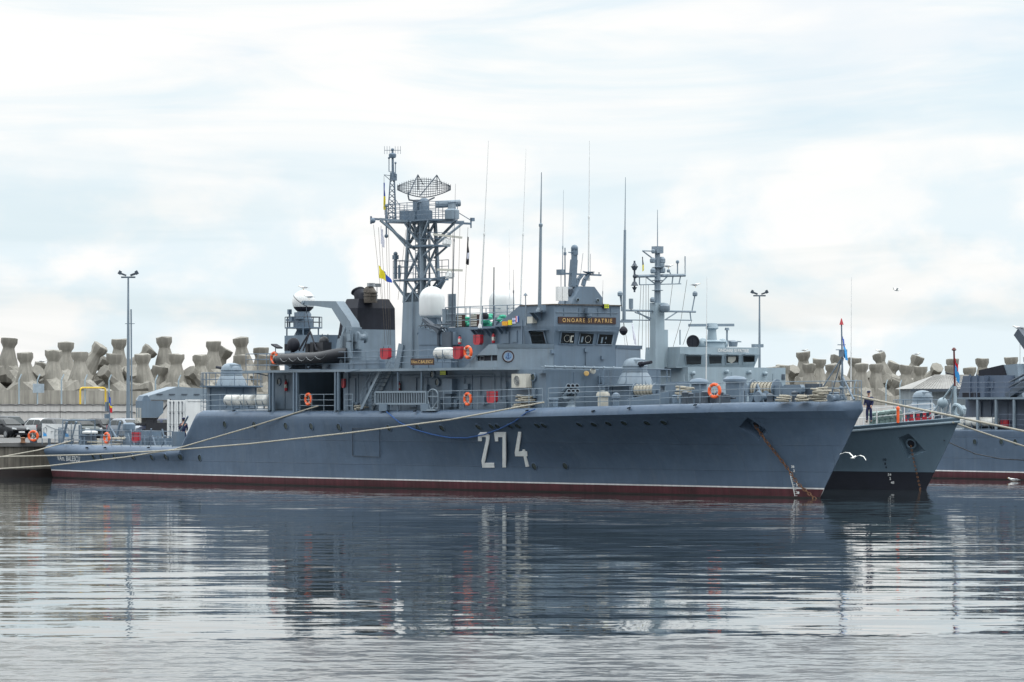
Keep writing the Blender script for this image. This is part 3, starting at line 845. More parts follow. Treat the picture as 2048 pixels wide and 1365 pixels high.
# whip aerials: (base px, base py, top px, top py, v, material, thick radius, knuckle)
for bx, by, tx_, ty, v, mm, r, kn in ((960, 655, 977, 282, 2.6, M.white, .055, .5), (1040, 640, 1052, 298, -2.3, M.white, .045, .5), (1079, 623, 1083, 345, 2.6, M.light, .10, .62),
                                      (1125, 545, 1127, 380, 1.2, M.light, .03, .3), (1177, 560, 1179, 282, -1., M.white, .05, .45), (987, 650, 988, 535, 1.8, M.dark, .04, 1.),
                                      (904, 650, 911, 368, 2.2, M.dark, .035, .6), (1027, 650, 1027, 540, -1.5, M.dark, .03, .6), (1020, 640, 1018, 458, -2., M.white, .022, .4), (1205, 612, 1206, 560, -1., M.dark, .018, .5), (1052, 650, 1051, 592, 2.4, M.light, .035, 1.)):
    a = S(bx, by, v); b = S(tx_, ty, v); k = a.lerp(b, kn)
    mb = MB().tube(a, k, r, r*.75, n=8); mb.tube(k, b, r*.5, r*.22)
    if kn < 1: mb.lathe(k-Vector((0, 0, .1)), [(r*.8, 0), (r*1.1, .05), (r*1.1, .16), (r*.6, .2)], 8)
    mb.lathe(a, [(r*2, -.05), (r*2, .06), (r*1.2, .2)], 10)
    if ty == 592: mb.lathe(b, [(.11, 0), (.1, .06), (.01, .16)], 10)
    part('whip_aerial', mb, mm, ship)
mb = MB(); a = S1.Fr(1248, 640, uw-.6); b = S1.Fr(1251, 355, uw-.6); k = a.lerp(b, .63); mb.tube(a, k, .10, .07, n=8).tube(k, b, .035, .015); mb.cbox(a-Vector((0, 0, .1)), (.4, .9, .12)); part('whip_aerial', mb, M.light, ship)
mb = MB()                                                    # brackets that carry the aerials
for x, y, v in ((1079, 624, 2.3), (960, 658, 2.15), (985, 656, 2.15), (1010, 652, 2.15)):
    p = S(x, y, v); mb.box((p.x-.5, -v-.5, p.z-.05), (p.x+.5, -v+.1, p.z)); mb.slab([(p.x+.1, -v, p.z-.05), (p.x+.1, -v-.5, p.z-.05), (p.x+.1, -v, p.z-.5)], (.05, 0, 0)); mb.slab([(p.x-.3, -v, p.z-.05), (p.x-.3, -v-.5, p.z-.05), (p.x-.3, -v, p.z-.5)], (.05, 0, 0))
mb.cbox(S(1086, 616, 2.6), (.25, .2, .3))
parts('aerial_bracket', mb, M.grey, bridge)
# signal deck: rails, green nets, tall locker, grid panel
mb = MB(); z2 = 9.14
mb.rail([(ub, -2.1, z2), (U(1040, 2.1), -2.1, z2)], 1.15, 3, 1.3, .02, .035); mb.rail([(ub, -2.1, z2), (ub, 2.1, z2), (uc0, 2.1, z2)], 1.15, 3, 1.3, .02, .03)
part('signal_deck_rail', mb, M.light, bridge)
mb = MB(); a = S(897, 655, 2.0); b = S(911, 588, 2.0)
mb.box((a.x, -2.0, a.z), (b.x, -1.96, b.z)); 
for i in range(6): x = a.x+(b.x-a.x)*i/5; mb.tube((x, -2.03, a.z), (x, -2.03, b.z), .02, n=4)
mb.tube((a.x-.3, -2., 9.1), (a.x-.3, -2., 10.2), .2, n=8)
part('screen_panel', mb, M.light, bridge)
mb = MB()
for i in range(26):
    x = U(random.uniform(915, 975), 1.2); mb.ball((x, random.uniform(-1.6, .6), 9.25+random.uniform(0, .6)), random.uniform(.2, .34), 8, 5, (1, 1, .6))
part('camouflage_net', mb, M.green, bridge)
mb = MB()
for x in (915, 945): p = S(x, 655, 1.75); mb.box((p.x, -1.9, 9.15), (p.x+.7, -1.7, 9.85), 0); [mb.box((p.x+.05, -1.92, 9.2+.13*k), (p.x+.65, -1.9, 9.28+.13*k), 1) for k in range(5)]
part('crate_rack', mb, [M.brown, M.cream], bridge)
mb = MB(); P = S(970, 633, 1.9); mb.ball(P, .22, 10, 6); part('black_ball_shape', mb, M.black, bridge)
# white domes for satellite aerials
for x, ytop, ybot, v, w in ((864, 573, 632, 1.4, 52), (1004, 577, 636, -2.2, 52)):
    P = S(x, ybot, v); sc = 1/(F/(S1.M @ P).y); r = w/2*sc; h = (ybot-ytop)*sc
    mb = MB().lathe(P, [(r*.62, -.12), (r*.93, 0), (r, .12), (r, h-r*.98)]+[(r*math.cos(R(a)), h-r*.98+r*.98*math.sin(R(a))) for a in range(10, 91, 10)], 28)
    dm = part('radome', mb, M.white, ship)
    mb = MB().lathe((P.x, P.y, 8.8), [(.5, 0), (.45, P.z-8.8-.3), (.62*r, P.z-8.8-.12)], 16)
    for k in range(5): a = 2*math.pi*k/5; mb.tube((P.x+.9*math.cos(a), P.y+.9*math.sin(a), 8.8), (P.x+.6*r*math.cos(a), P.y+.6*r*math.sin(a), P.z-.1), .04)
    part('pedestal', mb, M.grey, dm)
# ------------------------------------------------------------------ midship house behind the rail, machine gun perch
mb = MB(); x0, x1 = U(838, 2.6), U(902, 2.6); z1 = S(860, 690, 2.6).z
mb.box((x0, -2.6, 6.8), (x1, 2.6, z1))
pr = [S(838, 690, 2.6), S(905, 690, 2.6), S(899, 664, 2.6), S(866, 664, 2.6), S(848, 655, 2.6), S(838, 657, 2.6)]
mb.slab([Vector((p.x, -2.65, p.z)) for p in pr], (0, 5.3, 0))
mh = part('midship_house', mb, M.grey, ship)
mb = MB(); a = S(838, 652, 2.8); b = S(878, 661, 2.8)
for d in (0, .22): mb.tube(a+Vector((0, d, 0)), b+Vector((.9, d, .35)), .035); mb.tube(a+Vector((.8, d, .1)), b+Vector((.2, d, .1)), .08)
mb.bar(a+Vector((.4, .1, .35)), b+Vector((0, .1, -.1)), .3, .2); mb.tube(b+Vector((-.2, .1, -.9)), b+Vector((-.2, .1, 0)), .1)
for i in range(6): mb.torus(a.lerp(b, i/5)+Vector((.3, .3, 0)), (1, .3, .3), .14, .03, 10, 5)
part('machine_gun', mb, M.dark, ship)
mb = MB(); p = S(893, 682, 2.7); mb.box((p.x-.4, -2.75, p.z-.5), (p.x+.5, -2.6, p.z+.5)); part('vent_hatch', mb, M.dark, mh)

# ------------------------------------------------------------------ main mast
mb = MB(); u0 = U(844, 0); zz = lambda y: S(844, y, 0).z
def leg(sx, sy, z):
    t = (z-10.7)/(15.4-10.7); du = .92-.30*t; dv = .62-.12*t
    return Vector((u0+sx*du, -sy*dv, z))
levs = [10.7, 12.05, 13.95, 15.4]
for sx in (-1, 1):
    for sy in (-1, 1):
        for a, b in zip(levs, levs[1:]): mb.bar(leg(sx, sy, a), leg(sx, sy, b), .16, .16)
for a, b in zip(levs, levs[1:]):
    for (p, q) in (((-1, 1), (1, 1)), ((-1, -1), (1, -1)), ((-1, 1), (-1, -1)), ((1, 1), (1, -1))):
        mb.bar(leg(*p, a), leg(*q, b), .10, .08); mb.bar(leg(*q, a), leg(*p, b), .10, .08); mb.bar(leg(*p, b), leg(*q, b), .14, .14)
mb.bar((u0, 0, 10.7), (u0, 0, 15.4), .34, .42)
for i in range(26): z = 11+i*.17; mb.tube((u0+.2, -.32, z), (u0+.2, -.6, z), .02, n=4)
mb.tube((u0+.2, -.32, 10.8), (u0+.2, -.32, 15.4), .025, n=4).tube((u0+.2, -.6, 10.8), (u0+.2, -.6, 15.4), .025, n=4)
for dx in (-.45, .4): mb.tube((u0+dx, .3, 10.7), (u0+dx*.8, .25, 15.4), .05)
mast = part('mast', mb, M.light, ship)
mb = MB()                                                    # plated trunk under the lattice
b4 = [(u0-1.15, -.75), (u0+1.0, -.75), (u0+1.0, .75), (u0-1.15, .75)]; t4 = [(u0-.98, -.68), (u0+.98, -.68), (u0+.98, .68), (u0-.98, .68)]
mb.hexa([(x, y, 6.8) for x, y in b4], [(x, y, 10.75) for x, y in t4])
for sx in (-1, 1): mb.hexa([(u0+sx*.95-.12, -.66, 10.75), (u0+sx*.95+.12, -.66, 10.75), (u0+sx*.95+.12, .66, 10.75), (u0+sx*.95-.12, .66, 10.75)], [(u0+sx*.9-.1, -.62, 11.3), (u0+sx*.9+.1, -.62, 11.3), (u0+sx*.9+.1, .62, 11.3), (u0+sx*.9-.1, .62, 11.3)])
mb.tube((u0+.2, -.82, 6.8), (u0+.2, -.8, 11.5), .06); mb.bar((u0-1.3, -.9, 6.8), (u0-1.0, -.76, 8.3), .1, .5)
part('trunk', mb, M.light, mast)
def deckpl(z, x0, x1, y0, y1, name, rail=None, t=.1):
    mb = MB().box((u0+x0, y0, z-t), (u0+x1, y1, z)); return part(name, mb, M.grey, mast)
plats = [deckpl(12.08, -1.9, 1.5, -.75, .85, 'mast_platform'), deckpl(14.02, -.5, 1.9, -.7, .7, 'mast_platform'), deckpl(15.5, -2.35, 2.2, -1.0, 1.0, 'mast_platform')]
mb = MB()
mb.rail([(u0-1.9, -.75, 12.08), (u0-1.9, .85, 12.08), (u0+1.5, .85, 12.08)], 1.1, 3, .7); mb.rail([(u0-1.9, -.75, 12.08), (u0+.2, -.75, 12.08)], 1.1, 3, .7)
mb.rail([(u0-.4, -.7, 14.02), (u0+1.9, -.7, 14.02), (u0+1.9, .7, 14.02)], .7, 2, 1.)
mb.rail([(u0-2.35, -1, 15.5), (u0+2.2, -1, 15.5), (u0+2.2, 1, 15.5), (u0-2.35, 1, 15.5), (u0-2.35, -1, 15.5)], 1.0, 4, .75)
parts('mast_rail', mb, M.grey, mast)
mb = MB()                                                    # struts flaring up to the top platform and yard
for sy in (-1, 1):
    mb.bar((u0-.65, -sy*.5, 13.9), (u0-2.3, -sy*.95, 15.4), .14, .14); mb.bar((u0+.6, -sy*.5, 14.2), (u0+2.1, -sy*.95, 15.4), .12, .12)
    mb.bar((u0-.75, -sy*.6, 10.95), (u0-1.85, -sy*.75, 12.0), .1, .1); mb.bar((u0+.8, -sy*.5, 11.2), (u0+1.6, -sy*.5, 12.0), .12, .12)
    mb.bar((u0+.6, -sy*.45, 13.3), (u0+1.9, -sy*.5, 13.95), .09, .09)
    mb.bar((u0, -sy*.5, 13.8), (u0, -sy*2.9, 15.42), .12, .12); mb.bar((u0, -sy*.95, 15.42), (u0, -sy*2.95, 15.5), .12, .12)
mb.bar((u0-.65, -.5, 14.), (u0+.3, -1., 15.4), .1, .1); mb.bar((u0+.6, -.5, 14.), (u0-.4, -1., 15.4), .1, .1)
parts('strut', mb, M.light, mast, gap=-.02)
ya = S(742, 438, 2.9); yb = S(942, 448, -2.9)
mb = MB(); c0 = Vector((u0, 0, 15.42)); a = Vector((ya.x, ya.y, ya.z)); b = Vector((yb.x, yb.y, yb.z))
mb.bar(a, c0+Vector((-.3, -.9, .02)), .1, .12); mb.bar(c0+Vector((.3, .9, 0)), b, .1, .12)
mb.tube(a+Vector((0, 0, -.3)), a+Vector((0, 0, .15)), .06); mb.ball(a+Vector((.2, 0, -.12)), .16, 8, 6); mb.tube(b+Vector((0, 0, -.25)), b+Vector((0, 0, .35)), .05); mb.cbox(b+Vector((0, .1, .25)), (.2, .2, .2))
q = a.lerp(c0, .3); mb.tube(q+Vector((0, 0, -.9)), q+Vector((0, 0, .7)), .05); mb.ball(q+Vector((0, 0, .8)), .1, 8, 6); mb.ball(q+Vector((0, 0, -.95)), .12, 8, 6)
q = b.lerp(c0, .4); mb.tube(q, q+Vector((0, 0, .55)), .04); mb.cbox(q+Vector((0, 0, .6)), (.3, .3, .35)); mb.tube(q+Vector((0, 0, .85)), b+Vector((0, 0, .2)), .025)
parts('yard', mb, M.grey, mast)
# rods, halyards
mb = MB()
for (x0, y0, x1, y1, v) in ((747, 450, 763, 600, 2.6), (757, 455, 770, 690, 2.2), (762, 452, 775, 690, 2.2), (772, 450, 778, 690, 2.), (777, 450, 781, 690, 2.), (906, 455, 903, 650, .5), (920, 450, 915, 640, -1), (936, 455, 928, 640, -2), (812, 460, 796, 600, 1.5), (768, 352, 769, 430, 1.2)):
    mb.tube(S(x0, y0, v), S(x1, y1, v), .012, n=4)
parts('halyard', mb, M.exhaust, mast, gap=-.004)
# small navigation radars on brackets
for (x0, y0, x1, y1, px, py, v) in ((866, 471, 925, 474, 893, 483, .2), (874, 541, 926, 540, 899, 549, -.2)):
    mb = MB(); a = S(x0, y0, v); b = S(x1, y1, v); d = (S1.M.to_3x3().inverted() @ Vector((1, 0, 0))); m_ = (a+b)/2; hw = (x1-x0)/2/35
    mb.bar(m_-d*hw+Vector((0, 0, a.z-m_.z)), m_+d*hw+Vector((0, 0, b.z-m_.z)), .16, .12)
    rd = part('radar_scanner', mb, M.cream, mast)
    p = S(px, py, v); mb = MB().lathe(p-Vector((0, 0, .25)), [(.2, 0), (.26, .12), (.2, .3), (.1, .45)], 12).cbox(p+Vector((.05, 0, -.05)), (.5, .3, .25)); part('pedestal', mb, M.white, rd)
mb = MB(); a = S(884, 553, -.2); mb.bar(Vector((u0+.8, -.2, 12.)), Vector((u0+2.4, .1, 12.15)), .16, .1); mb.bar(Vector((u0+.8, -.1, 11.2)), Vector((u0+2.2, .1, 12.05)), .1, .1); part('bracket', mb, M.grey, mast)
mb = MB(); p = S(791, 515, 1.0); mb.tube((p.x, p.y, 12.1), (p.x, p.y, p.z), .10, n=8); mb.cbox(p, (.3, .25, .25)); mb.ball(p+Vector((0, 0, .2)), .13, 8, 6); mb.tube(Vector((p.x+.4, p.y, 12.1)), Vector((p.x+.4, p.y, 12.9)), .09); part('searchlight', mb, M.grey, mast)
# tubular radar on the forward corner
a = S(871, 409, -.4); d = S1.M.to_3x3().inverted() @ Vector((1, .15, .06)); d.normalize()
mb = MB().lathe(a, [(.18, 0), (.2, .03), (.2, 1.42), (.17, 1.47)], 18, d); tr = part('tube_radar', mb, M.light, mast)
mb = MB(); p = S(904, 420, -.4); mb.lathe(Vector((p.x, p.y, 15.5)), [(.42, 0), (.42, .5), (.25, .6), (.2, .85)], 14); part('pedestal', mb, M.light, tr)
# lattice pole aft
mb = MB(); pb = S(786, 440, .4); pt_ = S(786, 345, .4); pp = S(785, 300, .4)
for k in range(3):
    a_ = 2*math.pi*k/3; r0, r1 = .32, .13
    A_ = [Vector((pb.x+math.cos(a_)*(r0+(r1-r0)*i/9), pb.y+math.sin(a_)*(r0+(r1-r0)*i/9), pb.z+(pt_.z-pb.z)*i/9)) for i in range(10)]
    a2 = 2*math.pi*(k+1)/3
    B_ = [Vector((pb.x+math.cos(a2)*(r0+(r1-r0)*i/9), pb.y+math.sin(a2)*(r0+(r1-r0)*i/9), pb.z+(pt_.z-pb.z)*i/9)) for i in range(10)]
    mb.tube(A_[0], A_[-1], .04)
    for i in range(9): mb.tube(A_[i], B_[i+1], .02, n=4); mb.tube(B_[i], A_[i+1], .02, n=4)
mb.tube(pt_-Vector((0, 0, .3)), pp, .085, .06, 8); mb.lathe(S(785, 313, .4), [(.18, -.1), (.22, 0), (.22, .12), (.15, .18)], 12); mb.ball(pp, .1, 8, 6)
dX = S1.M.to_3x3().inverted() @ Vector((1, 0, 0))
c1 = S(785, 301, .4); mb.tube(c1-dX*.48, c1+dX*.48, .018)
for x in (-.47, -.32, -.16, .16, .32, .47): mb.tube(c1+dX*x-Vector((0, 0, .22)), c1+dX*x+Vector((0, 0, .24)), .014, n=4)
for x, y in ((778, 330), (791, 340)): q = S(x, y, .4); mb.tube(q+Vector((0, 0, -.4)), q+Vector((0, 0, .35)), .03); mb.ball(q+Vector((0, 0, .4)), .07, 8, 5); mb.tube(q-Vector((0, 0, .4)), S(786, y+14, .4), .02)
q = S(768, 350, .9); mb.tube(q, S(783, 352, .4), .02); mb.tube(q, S(782, 362, .4), .018); mb.cbox(S(788, 355, .4), (.25, .25, .4)); mb.tube(S(788, 395, .4), S(800, 412, .3), .02)
part('aerial_pole', mb, M.grey, mast)
# big truss reflector
cR = S(848, 376, 0.); ry = S1.M.to_3x3().inverted() @ Vector((0, 1, 0)); rx = dX
hh = lambda x: .11+.42*max(0, 1-abs(x/1.55)**1.7)
def rp(x, z): return cR+rx*x+ry*(.45-.24*(x/1.2)**2-.22*z*z)+Vector((0, 0, z-.12*x*0))
mb = MB(); xs = [-1.55+3.1*i/24 for i in range(25)]
for x in xs: mb.path([rp(x, hh(x)*t) for t in (-1, -.5, 0, .5, 1)], .017, 4); mb.tube(rp(x, hh(x)), rp(x, hh(x))+Vector((0, 0, .09))-ry*.1, .012, n=4)
for z in (-1, -.7, -.4, -.1, .2, .5, .75, 1):
    mb.path([rp(x, hh(x)*z) for x in xs], .02 if z == 1 else .03 if z == -1 else .018, 4)
tr = part('truss_reflector', mb, M.dark, mast)
mb = MB(); fd = cR-ry*.9+Vector((0, 0, -.5))
for x, z in ((-.35, .76), (.75, .74)): mb.tube(cR+rx*x+Vector((0, 0, z)), fd+rx*(-.9 if x < 0 else -.2), .035); mb.tube(cR+rx*x+Vector((0, 0, z)), rp(x, -.1), .03); mb.tube(cR+rx*x+Vector((0, 0, z)), rp(x+.3, .2), .025)
mb.path([fd+rx*-.9, fd+rx*-.85-Vector((0, 0, .25)), cR+Vector((0, 0, -.85)), rp(.6, -.55)], .05, 6); mb.tube(fd-rx*.9, fd-rx*.9+Vector((0, 0, .25)), .04)
part('feed_arm', mb, M.dark, tr)
mb = MB(); pz = Vector((cR.x, cR.y, 15.5)); mb.lathe(pz, [(.5, 0), (.5, .55), (.32, .6), (.3, 1.1), (.2, 1.25), (.12, cR.z-15.5-.6)], 14); mb.cbox(pz+Vector((-.35, -.2, .9)), (.45, .4, .6)); mb.cbox(pz+Vector((-.4, -.45, .3)), (.6, .25, .55))
mb.cbox(Vector((u0-1.7, -.1, 15.85)), (.45, .4, .6)); part('pedestal', mb, M.grey, tr)

# ------------------------------------------------------------------ funnel
hw = 1.38; uc = U(714, hw); zt0 = S(714, 659, hw).z; ub0, ub1 = U(665, hw), U(690, hw)
def sec(z):
    t = (z-6.8)/(S(714, 616, hw).z-6.8)
    return [(U(665, hw)+(U(684, hw)-U(665, hw))*t, -hw*(1-.02*t)), (uc, -hw*(1-.03*t)), (uc-.05*t, hw*(1-.03*t)), (U(665, hw)+(U(684, hw)-U(665, hw))*t, hw*(1-.02*t))]
zk = S(714, 616, hw).z; zt_ = S(720, 597, hw).z
mb = MB(); L_ = [6.8, zt0, zk]
dz_ = (-.55, 0, 0, -.55)                                    # the black top reaches lower at the after edge
for k, (a, b) in enumerate(zip(L_, L_[1:])):
    lo_ = [(*sec(a+(dz_[i] if k else 0))[i], a+(dz_[i] if k else 0)) for i in range(4)]; hi_ = [(*sec(b+(0 if k else dz_[i]))[i], b+(0 if k else dz_[i]-.0005)) for i in range(4)]
    mb.hexa(lo_, hi_, k)
s_ = sec(zk); cx = sum(p[0] for p in s_)/4
mb.hexa([(x, y, zk) for x, y in s_], [(cx+(x-cx)*.80-.1, y*.80, zt_) for x, y in s_], 1)
fun = part('funnel', mb, [M.light, M.black], ship)
mb = MB()
def smoke(p0, p1, p2, r): mb.path([p0, p1, p2], [r, r, r*.8], 14)
smoke(S(741, 606, .5), S(741, 588, .5), S(737, 578, .5), .40); mb.torus(S(741, 592, .5), (0, 0, 1), .41, .03, 20, 6); mb.torus(S(741, 585, .5), (0.1, 0, 1), .41, .03, 20, 6)
e1 = part('exhaust_pipe', mb, M.exhaust, fun)
mb = MB(); smoke(S(723, 606, -.2), S(722, 592, -.2), S(716, 582, -.2), .42); mb.torus(S(716, 583, -.2), (-.5, 0, .8), .36, .08, 20, 6); mb.ball(S(718, 577, -.2), .1, 8, 5); part('exhaust_pipe', mb, M.black, fun)
mb = MB()
for x, y in ((742, 570), (754, 571)): p = S(x, y, .5); mb.cbox(p, (.25, .4, .2)); mb.tube(p, p+Vector((0, 0, -.9)), .025)
part('floodlight', mb, M.metal, fun)
mb = MB(); a = S1.Fr(750, 735, uc+.05); mb.box((uc, a.y-.12, 6.8), (uc+.08, a.y+.12, 7.4))
part('fitting', mb, M.grey, fun)

# ------------------------------------------------------------------ radar tower with the white ball
mb = MB(); x0, x1 = U(569, 1.5), U(640, 1.5); zt = S(600, 671, 1.5).z
mb.box((x0, -1.5, 6.8), (x1, 1.5, zt)); tw_ = part('radar_tower', mb, M.grey, ship)
cB = S(607, 604, 0)
mb = MB(); zp = S(607, 655, 0).z
mb.lathe((cB.x, 0, zt), [(.6, 0), (.42, .35), (.5, zp-zt)], 14); mb.prism([(cB.x+1.15*math.cos(2*math.pi*i/12), 1.15*math.sin(2*math.pi*i/12)) for i in range(12)], 'z', zp-.08, zp)
mb.lathe((cB.x, 0, zp), [(.62, 0), (.62, .5), (.48, .55), (.48, cB.z-zp-.75), (.35, cB.z-zp-.55)], 16); mb.cbox((cB.x+.3, -.5, zp+.7), (.5, .4, .4)); mb.cbox((cB.x-.4, -.5, zp+.5), (.35, .4, .3))
for x, y in ((-.95, -.6), (.9, -.6), (.9, .5), (-.9, .5)): mb.tube((cB.x+x, y, zt), (cB.x+x, y, zp), .05)
mb.tube((cB.x-.8, -.5, zp), (cB.x-.8, -.5, zp+.9), .06); mb.cbox((cB.x-.8, -.5, zp+.95), (.2, .2, .3)); mb.cbox((cB.x-.85, -.5, zp+.45), (.35, .25, .12))
part('turntable', mb, M.grey, tw_)
mb = MB().rail([(cB.x+1.12*math.cos(2*math.pi*i/12), 1.12*math.sin(2*math.pi*i/12), zp) for i in range(13)], .62, 2, .9, .02, .025)
ld = S(652, 690, 1.2)
for dx in (0, .4): mb.tube((x1+.1+dx*0, -1.4+dx, 6.8), (x1+.1, -1.4+dx, zt+.05), .03)
for i in range(6): mb.tube((x1+.1, -1.4, 7+i*.3), (x1+.1, -1., 7+i*.3), .02)
part('platform_rail', mb, M.dark, tw_)
r = .70; ax = (S1.M.to_3x3().inverted() @ Vector((.55, -.2, .8))).normalized()
mb = MB(); prof = [(r*math.sin(math.pi*i/20), -r*math.cos(math.pi*i/20)) for i in range(21)]
mb.lathe(cB, prof, 28, (0, 0, 1), cap=False, mis=[1]*7+[0]*13); mb.torus(cB, ax, r+.005, .018, 36, 5, mi=1)
part('radar_ball', mb, [M.white, M.black], tw_)

# ------------------------------------------------------------------ gun turrets
def turret(parent, c, brl, mats=None, drum=1.55, plat=2.0, barrel=True):
    cx, cy, z0, zp_ = c
    mb = MB().lathe((cx, cy, z0), [(drum, 0), (drum, zp_-z0-.12)], 24); mb.lathe((cx, cy, zp_-.12), [(plat*.9, 0), (plat, .05), (plat, .12)], 28)
    for k in range(8): a = 2*math.pi*k/8; mb.box((cx+drum*math.cos(a)-.05, cy+drum*math.sin(a)-.05, z0), (cx+drum*math.cos(a)+.05, cy+drum*math.sin(a)+.05, zp_-.13))
    g = part('gun_turret', mb, M.grey, parent)
    mb = MB().lathe((cx, cy, zp_), [(1.0, 0), (.84, .42), (.68, .64)], 24)
    for k in range(10): a = 2*math.pi*k/10; mb.bar((cx+1.01*math.cos(a), cy+1.01*math.sin(a), zp_+.02), (cx+.67*math.cos(a), cy+.67*math.sin(a), zp_+.62), .05, .04)
    part('turret_cone', mb, M.light, g)
    mb = MB().lathe((cx, cy, zp_+.62), [(.64, 0), (.67, .05), (.67, .38), (.60, .60), (.42, .74), (.2, .80), (.01, .82)], 24)
    mb.torus((cx, cy, zp_+1.0), (0, 0, 1), .67, .035, 28, 6); mb.torus((cx, cy, zp_+.69), (0, 0, 1), .67, .03, 28, 6)
    mb.bar((cx+.3, cy-.35, zp_+1.08), (cx+.3, cy+.35, zp_+1.08), .5, .5)
    part('gun_house', mb, M.light, g)
    if barrel:
        mb = MB().tube((cx+brl*.5, cy-.12, zp_+1.06), (cx+brl*1.6, cy-.12, zp_+1.18), .10, .085, 10).tube((cx+brl*.4, cy-.12, zp_+1.05), (cx+brl*.8, cy-.12, zp_+1.08), .15, n=10)
        part('gun_barrel', mb, M.black, g)
    mb = MB().rail([(cx+(plat-.08)*math.cos(2*math.pi*i/14), cy+(plat-.08)*math.sin(2*math.pi*i/14), zp_) for i in range(15)], .8, 2, 1., .02, .022)
    for dy in (0, .4): mb.tube((cx-.1+dy, cy-plat, z0), (cx-.1+dy, cy-plat, zp_+.8), .025)
    for i in range(5): mb.tube((cx-.1, cy-plat, z0+.3*i), (cx+.3, cy-plat, z0+.3*i), .018)
    part('turret_rail', mb, M.grey, g)
    return g
tA = (U(463, 0), 0, 4.3, S(463, 772, 0).z)
gt1 = turret(ship, tA, -1.)
tF = (U(1270, 0), 0, 4.4, S(1270, 769, 0).z)
gt2 = turret(ship, tF, 1.)

# ------------------------------------------------------------------ rails along the decks
mb = MB()
def deckpts(xs, H, inset=.28):
    out = []
    for x in xs:
        u = U(x, H.b(-30, H.zd(-30)-H.rr-.01)-.2) if not isinstance(x, float) else x
        for _ in range(8):
            z = H.zd(u); v = H.b(u, z-H.rr)-inset; u = S1.U(x, v)
        out.append(Vector((u, -v, H.zd(u)-.02)))
    return out
mb.rail(deckpts([402, 440, 536], H1), .98, 3, 1.5); mb.rail(deckpts([600, 672], H1), .98, 3, 1.5); mb.rail(deckpts([690, 705], H1), .98, 3, 1.5)
mb.rail(deckpts([855, 920, 990, 1058, 1085], H1), 1.05, 3, 1.6); mb.rail(deckpts([1097, 1150, 1200, 1260, 1320], H1), 1.05, 4, 1.7)
parts('deck_rail', mb, M.light, ship)
mb = MB(); mb.rail(deckpts([1320, 1400, 1480, 1560, 1640, 1690, 1716], H1, .35), 1.05, 3, 1.6)
bo = [Vector((p.x, -p.y, p.z)) for p in deckpts([1560, 1640, 1690, 1716], H1, .35)]
mb.rail(bo+[Vector((-.35, 0, 4.9))], 1.05, 3, 1.6); mb.tube(deckpts([1716], H1, .35)[0]+Vector((0, 0, 1.05)), (-.35, 0, 5.95), .02)
part('bow_rail', mb, M.light, ship)
mb = MB(); mb.rail(deckpts([110, 160, 205, 280, 345], H1, .3), .98, 3, 1.5)
mb.rail([Vector((-77.4, -3.1, 2.15)), Vector((-77.4, 3.1, 2.15))], .98, 3, 1.)
for x in (97, 100, 118, 122): p = deckpts([x], H1, .4)[0]; mb.tube(p, p+Vector((0, 0, 1.15)), .05); mb.tube(p+Vector((0, 1.5, 0)), p+Vector((0, 1.5, 1.3)), .05)
parts('stern_rail', mb, M.grey, ship)
mb = MB()
def dk1(xs, v=BE-.08): return [Vector((U(x, v), -v, 6.8)) for x in xs]
mb.rail(dk1([492, 540, 578, 612, 645, 690]), 1.0, 3, 1.6); mb.rail(dk1([690, 706, 758, 786, 830, 885, 940]), 1.0, 3, 1.6); mb.rail([Vector((U(492, BE-.08), -BE+.08, 6.8)), Vector((U(492, BE-.08), BE-.08, 6.8))], 1.0, 3, 1.5)
parts('upper_deck_rail', mb, M.grey, ship)
# flat box beside the crane foot, mooring bollards, vents
mb = MB()
for x, w in ((604, 1.),): pass
p = S(660, 733, 4.6); mb.box((U(655, 4.6), -4.9, 6.8), (U(705, 4.6), -3.6, 7.15)); mb.box((U(702, 4.9), -5.0, 6.81), (U(762, 4.9), -4.6, 7.3)); part('deck_locker', mb, M.grey, ship)

# ------------------------------------------------------------------ crane
mb = MB(); v = 4.1
pz = [(712, 712), (676, 712), (680, 655), (683, 640)]
base = S(700, 705, v); el = S(676, 606, v); tip = S(613, 605, v)
mb.hexa([Vector((S(x, y, v).x, -v+dy, S(x, y, v).z)) for (x, y), dy in (((681, 737), -.3), ((711, 737), -.3), ((711, 737), .4), ((681, 737), .4))],
        [Vector((S(x, y, v).x, -v+dy, S(x, y, v).z)) for (x, y), dy in (((694, 652), -.3), ((712, 655), -.3), ((712, 655), .4), ((694, 652), .4))])
crn = part('crane', mb, M.light, ship)
mb = MB(); o = [S(x, y, v) for x, y in ((694, 655), (711, 655), (708, 645), (679, 603), (672, 603), (671, 618))]
mb.slab([Vector((p.x, -v-.26, p.z)) for p in o], (0, .6, 0))
o = [S(x, y, v) for x, y in ((613, 602), (613, 611), (633, 612), (668, 617), (680, 612), (677, 603))]
mb.slab([Vector((p.x, -v-.22, p.z)) for p in o], (0, .52, 0)); p = S(613, 606, v); mb.tube(p, S(613, 622, v), .02); mb.tube(p+Vector((0, -.3, 0)), p+Vector((0, .4, 0)), .12)
part('crane_arm', mb, M.light, crn)
mb = MB(); mb.tube(S(683, 733, v+.5), S(684, 672, v+.5), .13, n=10); mb.tube(S(684, 672, v+.5), S(690, 655, v+.3), .05); part('ram', mb, M.light, crn)
mb = MB(); p = S(723, 675, v-.2); mb.lathe(p, [(.28, -.3), (.34, -.25), (.2, -.2), (.2, .2), (.34, .25), (.28, .3)], 16, (0, 1, 0)); mb.cbox(S(714, 675, v), (.5, .5, .5)); mb.cbox(S(717, 690, v), (.6, .35, .5), 0); mb.cbox(S(699, 700, v+.45), (.4, .2, .9)); mb.cbox(S(700, 675, v+.45), (.35, .2, .4))
